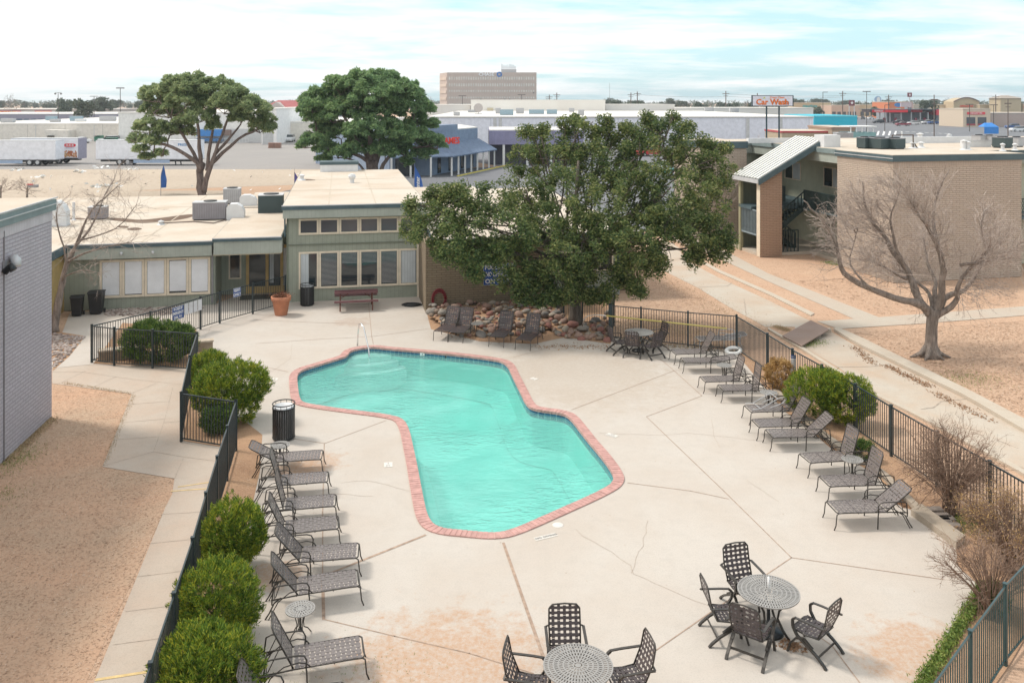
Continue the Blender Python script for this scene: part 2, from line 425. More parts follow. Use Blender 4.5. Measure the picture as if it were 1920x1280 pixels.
# steps in the corner
STEPM = flat('pool_step_plaster', (.85, .99, .96), .7, 0, .03, 2)
sp = [P(651, 672), P(668, 655), P(700, 651), P(727, 655)]
c0 = P(684, 657); c0 = Vector((c0.x, c0.y))
dirs = Vector((.30, -.954))
for k, (rr, z) in enumerate(((.45, -.20), (.85, -.38), (1.25, -.58))):
    side = Vector((dirs.y, -dirs.x))
    a = c0+Vector((-.05, .1))
    pts = []
    wd = 1.0+.24*k
    for i in range(13):
        tt = -1+2*i/12
        pts.append(a+side*(-tt*wd)+dirs*(rr*(1-.28*abs(tt)**2.4)))
    poly = pts+[a+side*wd*-.9-dirs*.15, a+side*wd*.9-dirs*.15]
    # trim to the shell
    poly = [p for p in poly]
    mb = MB(); q = [Vector((p.x, p.y)) for p in poly]
    ar = sum(q[i].cross(q[(i+1) % len(q)]) for i in range(len(q)))
    if ar < 0: q.reverse()
    mb.prism(q, -1.25, z)
    struct(mb.build('pool_step', STEPM))
# water
m, nn, b = nt('pool_water')
nn.nodes.remove(b)
out = nn.nodes['Material Output']
tr = nn.nodes.new('ShaderNodeBsdfTransparent')
cc = ramp(nn, noise(nn, .3, 5, .6), [(.3, (.60, .96, .92)), (.7, (.78, .99, .97))])
nn.links.new(cc, tr.inputs[0])
gl = nn.nodes.new('ShaderNodeBsdfGlossy'); gl.inputs['Roughness'].default_value = .07
fr = nn.nodes.new('ShaderNodeFresnel'); fr.inputs['IOR'].default_value = 1.55
bu = nn.nodes.new('ShaderNodeBump'); bu.inputs['Strength'].default_value = .62; bu.inputs['Distance'].default_value = .085
tc = nn.nodes.new('ShaderNodeTexCoord'); mp = nn.nodes.new('ShaderNodeMapping'); mp.inputs['Scale'].default_value = (1.0, 1.9, 1); mp.inputs['Rotation'].default_value = (0, 0, .25)
nn.links.new(tc.outputs['Object'], mp.inputs[0])
w1 = noise(nn, 3.2, 3, .55, mp.outputs[0], .6); w2 = noise(nn, 10.0, 2, .5, mp.outputs[0], .5)
amp = ramp(nn, noise(nn, .38, 2, .5), [(.40, (.16,)*3), (.62, (1, 1, 1))])
hh = math_(nn, 'MULTIPLY', math_(nn, 'ADD', w1, math_(nn, 'MULTIPLY', w2, .28)), amp)
nn.links.new(hh, bu.inputs['Height']); nn.links.new(bu.outputs[0], gl.inputs['Normal']); nn.links.new(bu.outputs[0], fr.inputs['Normal'])
df = nn.nodes.new('ShaderNodeBsdfDiffuse'); df.inputs[0].default_value = (.38, .84, .76, 1)
milk = nn.nodes.new('ShaderNodeMixShader'); milk.inputs[0].default_value = .27; nn.links.new(tr.outputs[0], milk.inputs[1]); nn.links.new(df.outputs[0], milk.inputs[2])
mx = nn.nodes.new('ShaderNodeMixShader'); nn.links.new(fr.outputs[0], mx.inputs[0]); nn.links.new(milk.outputs[0], mx.inputs[1]); nn.links.new(gl.outputs[0], mx.inputs[2])
nn.links.new(mx.outputs[0], out.inputs[0])
sheet('pool_water', [tuple(p) for p in offset(inner, .01)], -.135, m)
# deck
deck_px = [(92, 690), (130, 588), (197, 580), (375, 572), (400, 571), (470, 545), (540, 545), (545, 566), (660, 562), (785, 553), (800, 586), (1025, 573),
 (1145, 600), (1145, 632), (1202, 640), (1290, 648), (1381, 657), (1392, 676), (1425, 716), (1470, 770), (1512, 800), (1560, 842), (1640, 888), (1712, 960), (1793, 1026),
 (1795, 1060), (1850, 1110), (1800, 1195), (1725, 1290), (1640, 1400), (460, 1400), (470, 1280), (468, 1180), (455, 1110), (452, 1040), (470, 960), (487, 885), (492, 815), (460, 790),
 (430, 770), (395, 715), (385, 660), (372, 648), (366, 650), (352, 690), (172, 683), (160, 684), (98, 690)]
deck_poly = [tuple(P(*q)[:2]) for q in deck_px]
sheet('pool_deck', deck_poly, 0.0, DECKM, holes=[[tuple(p) for p in hole]])
big = 4000
sheet('ground', [(-big, -30), (big, -30), (big, big), (-big, big)], -.02, DRY, holes=[[tuple(p) for p in hole]])
# lawn beside the lavender building
pxsheet('lawn', [(0, 1500), (-200, 1000), (0, 860), (97, 775), (100, 700), (250, 737), (195, 874), (325, 896), (310, 950), (60, 1500)], -.014, DRYL)
pxsheet('planting_bed', [(175, 682), (370, 690), (372, 645), (368, 618), (230, 605)], -.010 + .014, SOIL)
pxsheet('planting_bed', [(344, 826), (420, 838), (398, 930), (340, 1110), (285, 1290), (240, 1430), (455, 1430), (470, 1280), (468, 1180), (455, 1110), (452, 1040), (470, 960), (487, 885), (492, 815), (460, 790), (430, 770), (395, 715), (385, 660), (369, 655), (352, 690)], .004, SOIL)
pxsheet('planting_bed', [(1381, 657), (1450, 694), (1540, 752), (1680, 858), (1850, 975), (1990, 1060), (1960, 1130), (1890, 1250), (1780, 1400), (1640, 1400), (1725, 1290), (1800, 1195), (1850, 1110), (1795, 1060), (1793, 1026), (1712, 960), (1640, 888), (1560, 842), (1512, 800), (1470, 770), (1425, 716), (1392, 676)], .004, SOIL)
pxsheet('planting_bed', [(800, 586), (808, 617), (900, 640), (1000, 645), (1060, 632), (1145, 645), (1145, 600), (1150, 560), (1025, 555), (1025, 573)], .004, SOIL)
# left walkway slabs
pxsheet('pavement', [(98, 690), (160, 684), (172, 683), (352, 690), (340, 745), (345, 826), (420, 838), (400, 925), (330, 1120), (283, 1290), (230, 1500), (100, 1500), (175, 1280), (310, 950), (323, 925), (327, 896), (192, 874), (247, 738), (98, 718)], -.006, WALK)
# driveway channel and walks on the right
pxsheet('channel_path', [(1225, 455), (1262, 455), (1290, 490), (1347, 520), (1440, 562), (1517, 600), (1560, 622), (1600, 645), (1810, 747), (1920, 810), (2250, 1000), (2120, 1010), (1920, 877), (1865, 852), (1727, 777), (1630, 730), (1570, 687), (1507, 650), (1490, 612), (1435, 612), (1370, 577), (1310, 540), (1230, 500)], -.010, CHAN)
pxsheet('pavement', [(1240, 440), (1300, 448), (1360, 470), (1440, 512), (1650, 595), (1607, 600), (1520, 562), (1440, 527), (1350, 485)], -.008, WALK2)
pxsheet('pavement', [(1532, 602), (1650, 594), (1920, 574), (2300, 545), (2300, 562), (1920, 591), (1730, 606), (1572, 616)], -.004, WALK2)
def kerb(name, pa, pb, z0, z1, mat, label=None):
    """raised strip between two pixel polylines"""
    A = [P(*p) for p in pa]; B = [P(*p) for p in pb]
    A = resample([Vector((p.x, p.y)) for p in A], .8, False); B = resample([Vector((p.x, p.y)) for p in B], .8, False)
    k = min(len(A), len(B)); mb = MB()
    A = [A[int(i*(len(A)-1)/(k-1))] for i in range(k)]; B = [B[int(i*(len(B)-1)/(k-1))] for i in range(k)]
    vs = []
    for a, b_ in zip(A, B): vs += [(a.x, a.y, z0), (a.x, a.y, z1), (b_.x, b_.y, z1), (b_.x, b_.y, z0)]
    fs = []
    for i in range(k-1):
        for j in range(3): fs.append((4*i+j, 4*i+j+1, 4*i+j+5, 4*i+j+4))
    fs += [(0, 1, 2, 3), (4*k-1, 4*k-2, 4*k-3, 4*k-4)]
    mb.add(vs, fs); return mb.build(name, mat)
struct(kerb('kerb', [(1563, 620), (1603, 645), (1812, 747), (1922, 812), (2200, 965)], [(1570, 617), (1608, 633), (1817, 736), (1924, 792), (2210, 935)], -.02, .10, KERB))
struct(kerb('kerb', [(1235, 448), (1345, 510), (1440, 552), (1520, 592)], [(1241, 448), (1350, 507), (1446, 549), (1527, 588)], -.02, .03, KERB))
struct(kerb('kerb', [(1440, 616), (1505, 652), (1630, 732), (1727, 779), (1920, 883), (2100, 985)], [(1440, 619), (1503, 656), (1627, 736), (1722, 783), (1915, 889), (2095, 992)], -.02, .06, KERB))
tag(kerb('retaining_curb', [(1447, 738), (1512, 798), (1562, 840), (1642, 885), (1712, 957), (1716, 960)], [(1456, 733), (1519, 792), (1568, 834), (1649, 880), (1718, 950), (1722, 953)], -.02, .12, KERBD),
    'low pale concrete edging beam behind the right-hand row of loungers', 'edging', 'pale concrete edging beams')
tag(kerb('retaining_curb', [(1708, 966), (1745, 992), (1793, 1029)], [(1727, 955), (1764, 982), (1810, 1016)], -.02, .15, KERBD),
    'short weathered edging beam with brick steps behind it, at the bottom right', 'edging', 'pale concrete edging beams')
# joints in the slabs
def line_strip(mb, pxs, w, z=.005, jit=0):
    pts = [P(*p) for p in pxs]
    if jit:
        q = []
        for a, b_ in zip(pts, pts[1:]):
            k = max(2, int((b_-a).length/.25))
            for i in range(k): q.append(a.lerp(b_, i/k)+Vector((rnd.uniform(-jit, jit), rnd.uniform(-jit, jit), 0)))
        pts = q+[pts[-1]]
    for a, b_ in zip(pts, pts[1:]):
        d = (b_-a).normalized(); s = Vector((-d.y, d.x, 0))*w/2; a = a-d*w*.4; b_ = b_+d*w*.4
        mb.add([(a-s)[:2]+(z,), (b_-s)[:2]+(z,), (b_+s)[:2]+(z,), (a+s)[:2]+(z,)], [(0, 1, 2, 3)])
joints = [[(480, 644), (600, 636), (697, 631), (806, 616)], [(691, 569), (697, 631), (700, 645)], [(480, 600), (600, 605), (692, 607)], [(470, 682), (540, 697)],
 [(724, 788), (609, 831), (548, 822)], [(608, 832), (605, 960), (605, 1160)], [(605, 1160), (740, 1192), (880, 1224), (1000, 1262)],
 [(1202, 1238), (1340, 1142), (1484, 1045)], [(1484, 1045), (1357, 920), (1212, 781), (1316, 742), (1264, 695), (1238, 673)], [(1177, 905), (1295, 920), (1366, 935)],
 [(1072, 768), (1264, 695)], [(962, 670), (1065, 642)], [(1484, 1045), (1770, 1086)], [(1520, 1182), (1560, 1210), (1620, 1290)]]
mb = MB()
for q in joints: line_strip(mb, q, .022)
struct(mb.build('deck_joint', JOINT))
mb = MB()
for q in [[(797, 1003), (605, 1080)], [(944, 1018), (1020, 1235)], [(605, 1085), (607, 1160)]]: line_strip(mb, q, .06, .006)
struct(mb.build('deck_joint', JOINT))
mb = MB()
for q in [[(1078, 993), (1110, 1015), (1150, 1035), (1180, 1060), (1185, 1074), (1250, 1103), (1330, 1135)], [(1335, 785), (1340, 815), (1350, 840)], [(480, 715), (545, 672), (548, 645)],
          [(1120, 812), (1240, 815), (1290, 812), (1420, 825)], [(850, 640), (985, 610)], [(1400, 900), (1420, 912), (1460, 940)], [(765, 920), (690, 900), (640, 905)], [(700, 930), (620, 925)], [(1185, 1074), (1200, 1035), (1215, 975)], [(400, 605), (380, 640)]]: line_strip(mb, q, .009, .004, .035)
struct(mb.build('deck_crack', CRACK))
mb = MB()
for q in [[(98, 697), (155, 697)], [(155, 697), (250, 711), (340, 720)], [(115, 717), (160, 695)], [(217, 706), (175, 725)], [(247, 737), (293, 718)], [(325, 722), (307, 792), (288, 846)], [(234, 758), (318, 752)],
          [(225, 792), (307, 785)], [(215, 824), (293, 818)], [(195, 872), (288, 846), (345, 856), (408, 864)], [(327, 896), (345, 856)], [(303, 963), (378, 959)], [(281, 1018), (358, 1010)], [(258, 1080), (338, 1070)], [(236, 1145), (317, 1135)], [(213, 1207), (298, 1196)], [(340, 789), (307, 792)]]:
    line_strip(mb, q, .018, -.002)
struct(mb.build('pavement_joint', CRACK))
YP = flat('faded_yellow_paint', (.62, .46, .22), .8, 0, .2, 8)
mb = MB()
line_strip(mb, [(335, 912), (395, 903)], .05, -.001); line_strip(mb, [(322, 920), (392, 915)], .05, -.001); line_strip(mb, [(182, 1273), (285, 1257)], .07, -.001)
struct(mb.build('painted_line', YP))
mb = MB()
for q in [[(1280, 491), (1288, 483), (1235, 491)], [(1310, 538), (1365, 536), (1372, 530)], [(1565, 688), (1640, 686), (1670, 682)], [(1725, 766), (1752, 763), (1765, 752), (1812, 747)], [(1400, 590), (1395, 560)]]:
    line_strip(mb, q, .035, -.003, .03)
struct(mb.build('path_crack', CRACK))
LIT = flat('leaf_litter', (.33, .20, .12), .95, 0, .3, 9)
def scatter_litter(name, pa, pb, nn_, spread, L, mat):
    A, B = P(*pa), P(*pb); t = rng.random(nn_)
    C = np.outer(1-t, np.array(A))+np.outer(t, np.array(B)); C[:, :2] += rng.normal(size=(nn_, 2))*spread; C[:, 2] = .012
    o = leaves(name, C, L, .5, mat); V = o.data; tag(o, kind='stuff'); return o
for pa, pb, k, s in [((1600, 650), (1640, 683), 260, .12), ((1660, 685), (1745, 725), 420, .11), ((1750, 735), (1860, 790), 260, .11), ((1690, 942), (1715, 950), 320, .10), ((1010, 650), (1140, 650), 260, .18), ((1470, 1205), (1500, 1215), 170, .09),
                     ((1155, 640), (1375, 657), 260, .16), ((840, 625), (960, 640), 160, .35)]:
    scatter_litter('leaf_litter', pa, pb, k, s, .035, LIT)
GR = leaf_mat('weed_green', (.09, .15, .035), (.18, .27, .055), (.38, .40, .12), .3, 2)
def grass_strip(pa, pb, n_, s, L, mat, up=1.2):
    A, B = P(*pa), P(*pb); t = rng.random(n_)
    C = np.outer(1-t, np.array(A))+np.outer(t, np.array(B)); C[:, :2] += rng.normal(size=(n_, 2))*s; C[:, 2] = L*.6
    o = leaves('grass', C, L, .16, mat, up=up); tag(o, kind='stuff')
DG = leaf_mat('dry_grass', (.30, .22, .12), (.45, .34, .2), (.55, .45, .3), .3, 2)
grass_strip((0, 885), (60, 840), 900, .28, .03, GR); grass_strip((-30, 935), (10, 925), 350, .35, .03, GR)
grass_strip((1790, 715), (1850, 706), 700, .55, .035, GR); grass_strip((1800, 985), (1835, 975), 900, .25, .05, GR)
grass_strip((1500, 650), (1540, 640), 500, .2, .04, GR); grass_strip((1455, 612), (1478, 620), 700, .12, .04, DG)
grass_strip((120, 718), (245, 738), 500, .05, .03, DG); grass_strip((250, 740), (195, 872), 500, .05, .03, DG)
grass_strip((1555, 492), (1572, 496), 700, .25, .06, GR); grass_strip((1150, 640), (1380, 655), 900, .25, .05, DG)
grass_strip((1240, 520), (1430, 625), 1500, .6, .04, DG); grass_strip((0, 870), (97, 785), 2200, .12, .04, DG); grass_strip((1180, 600), (1350, 640), 2500, .8, .05, DG)
grass_strip((800, 1250), (560, 1270), 260, .35, .02, GR); 
DB = leaf_mat('straw_bits', (.25, .15, .095), (.47, .31, .205), (.68, .52, .39), 0, 1.0)
def bits(poly, n_, L, name='dry_grass', mat=None, z=.003):
    X = np.array([p[0] for p in poly]); Yv = np.array([p[1] for p in poly]); out = []
    while len(out) < n_:
        x, y = rnd.uniform(X.min(), X.max()), rnd.uniform(Yv.min(), Yv.max()); c = False
        for i in range(len(poly)):
            (x1, y1), (x2, y2) = poly[i], poly[i-1]
            if (y1 > y) != (y2 > y) and x < (x2-x1)*(y-y1)/(y2-y1)+x1: c = not c
        if c: out.append((x, y, z))
    C = np.array(out); a = rng.random(n_)*6.3; l = (L*(.5+rng.random(n_)))[:, None]; w_ = l*.22
    d = np.stack([np.cos(a), np.sin(a), rng.normal(size=n_)*.22], 1); s_ = np.stack([-np.sin(a), np.cos(a), rng.normal(size=n_)*.3], 1)
    V = np.stack([C-d*l, C+s_*w_, C+d*l, C-s_*w_], 1); V[..., 2] = np.maximum(V[..., 2], z-.002)
    o = npmesh(name, V.reshape(-1, 3), np.arange(4*n_).reshape(n_, 4), mat or DB); tag(o, kind='stuff'); return o
pp_ = lambda q: [tuple(P(*a)[:2]) for a in q]
bits(pp_([(0, 1290), (0, 870), (97, 782), (100, 712), (245, 740), (192, 874), (325, 896), (308, 950), (180, 1270)]), 15000, .026, z=-.010)
bits(pp_([(1570, 625), (1920, 600), (1920, 780), (1815, 730), (1620, 640)]), 8000, .05, z=-.016)
bits(pp_([(1180, 520), (1225, 500), (1370, 585), (1440, 620), (1381, 645), (1160, 615)]), 7000, .05, z=-.016)
bits(pp_([(1450, 530), (1560, 520), (1900, 535), (1910, 570), (1650, 590), (1450, 510)]), 4500, .06, z=-.016)
bits(pp_([(1381, 660), (1450, 700), (1540, 760), (1680, 860), (1850, 980), (1840, 1100), (1795, 1060), (1712, 958), (1640, 886), (1512, 798), (1425, 716)]), 5000, .022, z=.007)
bits(pp_([(420, 840), (485, 885), (470, 960), (452, 1040), (455, 1110), (340, 1110), (398, 930)]), 2500, .02, z=.007)
bits(pp_([(470, 1270), (500, 900), (560, 640), (1060, 650), (1440, 780), (1780, 1060), (1750, 1200), (1600, 1275)]), 260, .018, 'leaf_litter', LIT, .004)
# pebbles by the left tree and the clubhouse
# background ground
sheet('field', [(-140, 90), (-46, 90), (-20, 100), (-10, 112), (-12, 122), (-140, 122)], -.012, FIELD)
sheet('field', [(-140, 60), (-19, 66), (-30, 92), (-140, 92)], -.016, FIELD)
sheet('asphalt_lot', [(-190, 120), (-12, 121), (-5, 150), (12, 260), (-190, 260)], -.010, ASPH)
sheet('asphalt_lot', [(-30, 66), (-16.0, 64), (6, 62), (20, 66), (30, 90), (30, 150), (-8, 121), (-14, 121), (-24, 92)], -.008, ASPHD)
sheet('asphalt_lot', [(18, 80), (400, 80), (700, 520), (-60, 520), (-12, 150)], -.006, ASPHD)
sheet('asphalt_lot', [(-400, 330), (-20, 330), (-20, 420), (-400, 420)], -.010, ASPH)
mb = MB(); 
a, b_ = P(858, 331), P(985, 303); d = (b_-a).normalized(); s = Vector((-d.y, d.x, 0))*.12
mb.prism([(a-s)[:2], (b_-s)[:2], (b_+s)[:2], (a+s)[:2]], -.02, .12)
struct(mb.build('yellow_kerb', flat('yellow_paint', (.62, .50, .10), .7)))
# ---------------------------------------------------------------- pool furniture
def rot2(p, ang, cx, cz):
    return (cx+p[0]*math.cos(ang), p[1], cz+p[0]*math.sin(ang)+p[2])
def webbing(x0, x1, y0, y1, nx, ny, w=.68, th=.004, tf=None):
    """woven straps: nx across, ny lengthwise"""
    mb = MB(); tf = tf or (lambda p: p)
    def bx(a, b_, c, d, z0, z1):
        vs = [tf((x, y, z)) for z in (z0, z1) for (x, y) in ((a, c), (b_, c), (b_, d), (a, d))]
        mb.add(vs, [(3, 2, 1, 0), (4, 5, 6, 7), (0, 1, 5, 4), (1, 2, 6, 5), (2, 3, 7, 6), (3, 0, 4, 7)])
    px_, py_ = (x1-x0)/nx, (y1-y0)/ny
    for i in range(nx):
        c = x0+px_*(i+.5); bx(c-px_*w/2, c+px_*w/2, y0-.012, y1+.012, .0, th)
    for j in range(ny):
        c = y0+py_*(j+.5)
        for i in range(nx):          # the lengthwise strap goes over and under
            a = x0+px_*i; z = th+.001 if (i+j) % 2 else -.005
            bx(a, a+px_, c-py_*w/2, c+py_*w/2, z, z+th)
    return mb
def make_lounger(ang, w=.60, name='chaise_longue', rear=1.72, strap=None):
    e = empty(name); strap = strap or STRAP
    y = w/2; hx, hz = 1.20, .37
    mb = MB()
    for s in (-1, 1): mb.tube([(.10, s*y, .37), (.3, s*y, .375), (hx, s*y, .365), (rear-.06, s*y, .34)], .014, 6)
    mb.tube([(.10, -y, .37), (.06, -y+.05, .375), (.06, y-.05, .375), (.10, y, .37)], .014, 6)
    for x in (.55, hx+.02, rear-.1): mb.tube([(x, -y, .35), (x, y, .35)], .010, 5)
    mb.build('seat_frame', FURN, e, True)
    webbing(.10, hx-.02, -y, y, 13, 7, .62, .004, lambda p: (p[0], p[1], p[2]+.378)).build('seat', strap, e)
    for s in (-1, 1):
        MB().tube([(.10, s*y, .37), (.055, s*y, .34), (.045, s*y, .25), (.03, s*y, .1), (-.01, s*y, .0)], .013, 6).build('leg', FURN, e, True)
        MB().tube([(.98, s*(y+.015), .0), (.99, s*(y+.015), .3), (1.0, s*(y+.015), .38)], .014, 6).build('leg', FURN, e, True)
        MB().tube([(rear-.22, s*y, .36), (rear-.10, s*y, .28), (rear-.02, s*y, .12), (rear+.06, s*y, .0)], .014, 6).build('leg', FURN, e, True)
        MB().tube([(1.0, s*(y+.015), .36), (.99, s*(y+.02), .50), (1.03, s*(y+.03), .575), (1.12, s*(y+.035), .60), (1.55, s*(y+.035), .60), (1.63, s*(y+.03), .57), (1.66, s*(y+.02), .35), (1.66, s*(y+.01), .26)], .014, 6).build('armrest', FURN, e, True)
        MB().tube([(.93, s*(y+.01), .37), (.99, s*(y+.02), .44), (1.12, s*(y+.02), .475), (1.35, s*(y+.02), .44), (1.55, s*(y+.02), .30), (1.72, s*(y+.02), .0)], .011, 6).build('brace', FURN, e, True)
    L = .78; a = R(ang)
    tf = lambda p: rot2((p[0]-hx, p[1], p[2]), a, hx, hz)
    mb = MB(); pts = [tf((hx, s*y, 0)) for s in (-1,)]
    path = [(hx, -y+.02, 0), (hx+L-.08, -y+.02, 0), (hx+L-.01, -y+.08, 0), (hx+L-.01, y-.08, 0), (hx+L-.08, y-.02, 0), (hx, y-.02, 0)]
    mb.tube([tf(p) for p in path], .014, 6)
    bf = mb.build('back_frame', FURN, e, True)
    webbing(hx+.02, hx+L-.03, -y+.02, y-.02, 9, 6, .60, .004, tf).build('backrest', strap, e)
    if ang > 25:
        mb = MB(); q = tf((hx+L*.55, 0, 0))
        mb.tube([(rear-.12, -y*.8, .34), (q[0], -y*.8, q[2]), (q[0], y*.8, q[2]), (rear-.12, y*.8, .34)], .009, 5)
        mb.build('back_prop', FURN, e, True)
    return e
protos = {}
def lounger(foot_px, yaw, ang, label, grp, side=1, w=.60, white=False, nm='chaise_longue'):
    """foot_px is where the nearer foot leg stands; yaw is the direction from foot to head"""
    dark = grp == GB; key = (ang, white, dark)  # boulder row gets darker straps, its shaded look put into the colour
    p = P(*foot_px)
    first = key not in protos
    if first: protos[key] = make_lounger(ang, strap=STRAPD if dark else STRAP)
    e = protos[key] if first else copy_tree(protos[key])
    y = R(yaw); off = Vector((-math.sin(y), math.cos(y), 0))*side*(w/2)
    e.location = p+off; e.rotation_euler = (0, 0, y)
    if white and first:
        for ch in e.children:
            if ch.name.split('.')[0] not in ('seat', 'backrest'): ch.data.materials[0] = WHITEST
    tag(e, label, 'lounger', grp); return e
GR_ = 'sun loungers along the right edge of the deck'; GL = 'sun loungers along the left edge of the deck'; GB = 'sun loungers in front of the boulders'
lounger((1310, 657), 6, 12, 'almost flat white-framed lounger farthest back on the right, by the life ring', GR_, 1, white=True)
lounger((1264, 684), 8, 62, 'first upright-backed lounger of the right row, counted from the life ring', GR_)
lounger((1280, 700), 2, 10, 'lounger lying flat behind the first small round table of the right row', GR_)
lounger((1319, 738), 6, 74, 'upright lounger just in front of the first small round table of the right row', GR_)
lounger((1352, 755), 3, 82, 'lounger with a near-vertical back just behind the dry yellow shrub table', GR_)
lounger((1405, 797), 6, 58, 'lounger with an upturned white frame lying on its seat', GR_)
lounger((1419, 826), 5, 60, 'lounger next in front of the one carrying a white frame, beside the green bush', GR_)
lounger((1444, 846), 2, 42, 'lounger with back half lowered, in front of the big green bush', GR_)
lounger((1515, 896), 9, 74, 'upright lounger just behind the small round table near the edging beam', GR_)
lounger((1551, 942), 5, 74, 'upright lounger directly in front of the small round table near the edging beam', GR_)
lounger((1565, 994), 4, 38, 'nearest lounger on the right, back lowered, by the gap in the edging', GR_)
lounger((607, 888), 188, 30, 'farthest lounger of the left row, back low, beside the slatted bin', GL, -1)
lounger((619, 932), 190, 74, 'second lounger of the left row, back upright seen edge-on', GL, -1)
lounger((634, 979), 190, 76, 'third lounger of the left row, steep back, beside soil strip', GL, -1)
lounger((640, 1023), 192, 66, 'fourth lounger of the left row, headrest at the upper round bush', GL, -1)
lounger((677, 1080), 188, 50, 'fifth lounger of the left row, wide back leaning over bare concrete', GL, -1)
lounger((681, 1134), 195, 52, 'lounger just behind the cast round side table on the left', GL, -1)
lounger((691, 1273), 195, 64, 'lounger just in front of the cast round side table on the left', GL, -1)
lounger((655, 1372), 192, 56, 'nearest lounger of the left row, cut off by the bottom edge', GL, -1)
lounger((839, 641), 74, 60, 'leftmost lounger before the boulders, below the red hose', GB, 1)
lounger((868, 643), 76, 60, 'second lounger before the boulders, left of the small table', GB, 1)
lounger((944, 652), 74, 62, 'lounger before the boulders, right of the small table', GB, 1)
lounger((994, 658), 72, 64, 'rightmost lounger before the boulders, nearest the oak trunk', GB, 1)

def perforated_top(rad, z, th, rings=None):
    mb = MB(); rings = rings or max(4, int(rad/.075)); rw = rad/rings
    k = 48
    def ann(r0, r1, z0, z1):
        mb.lathe([(r0, z0), (r1, z0), (r1, z1), (r0, z1)], k, closed=True)
    ann(rad-.022, rad, z-th*1.6, z)
    for i in range(rings):
        r = rad-rw*(i+1)
        if r > .03: ann(r-.011, r+.011, z-th, z-.001)
        r0, r1 = r+.008, rad-rw*i-.01
        if r0 < .02: break
        kk = max(10, int(2*math.pi*(r0+r1)/2/.045))
        for j in range(kk):
            a = 2*math.pi*(j+.5*(i % 2))/kk; h = 2*math.pi/kk*.30
            q = [(r0*math.cos(a-h), r0*math.sin(a-h)), (r1*math.cos(a-h), r1*math.sin(a-h)), (r1*math.cos(a+h), r1*math.sin(a+h)), (r0*math.cos(a+h), r0*math.sin(a+h))]
            mb.prism(q, z-th, z-.002)
    mb.lathe([(.001, z-th), (.05, z-th), (.05, z-.001), (.001, z-.001)], 16)
    return mb
def make_side_table(rad=.26, h=.50):
    e = empty('side_table')
    perforated_top(rad, h, .010).build('tabletop', TOPM, e)
    mb = MB(); mb.cyl(0, 0, .12, h-.01, .020, 10); mb.lathe([(.07, h-.04), (.12, h-.012), (.12, h-.010), (.02, h-.012)], 14); mb.lathe([(.03, .1), (.045, .13), (.03, .16)], 10)
    mb.build('pedestal', FURN, e, True)
    for i in range(4):
        a = i*math.pi/2+.6; c, s = math.cos(a), math.sin(a)
        MB().tube([(c*.11, s*.11, h-.02), (c*.10, s*.10, h*.75), (c*.065, s*.065, h*.5), (c*.075, s*.075, h*.3), (c*.15, s*.15, .10), (c*.22, s*.22, .0)], .010, 6).build('leg', FURN, e, True)
    return e
st = make_side_table()
first = True
for (px, py, z, lab) in [(563, 1140, .50, 'small round cast side table between the two nearest left-hand loungers'), (525, 833, .50, 'small round side table beside the tall slatted bin on the left'),
                      (1598, 860, .50, 'small round side table between two upright loungers by the edging beam'), (1441, 735, .50, 'small round side table beside the dry yellow shrub'),
                      (1358, 684, .50, 'small dark side table farthest back in the right-hand row'), (894, 606, .50, 'small dark side table between loungers in front of the boulders')]:
    e = st if first else copy_tree(st); first = False
    e.location = P(px, py, z).xy.to_3d(); e.rotation_euler.z = rnd.uniform(0, 3)
    tag(e, lab, 'side table', 'small round side tables')

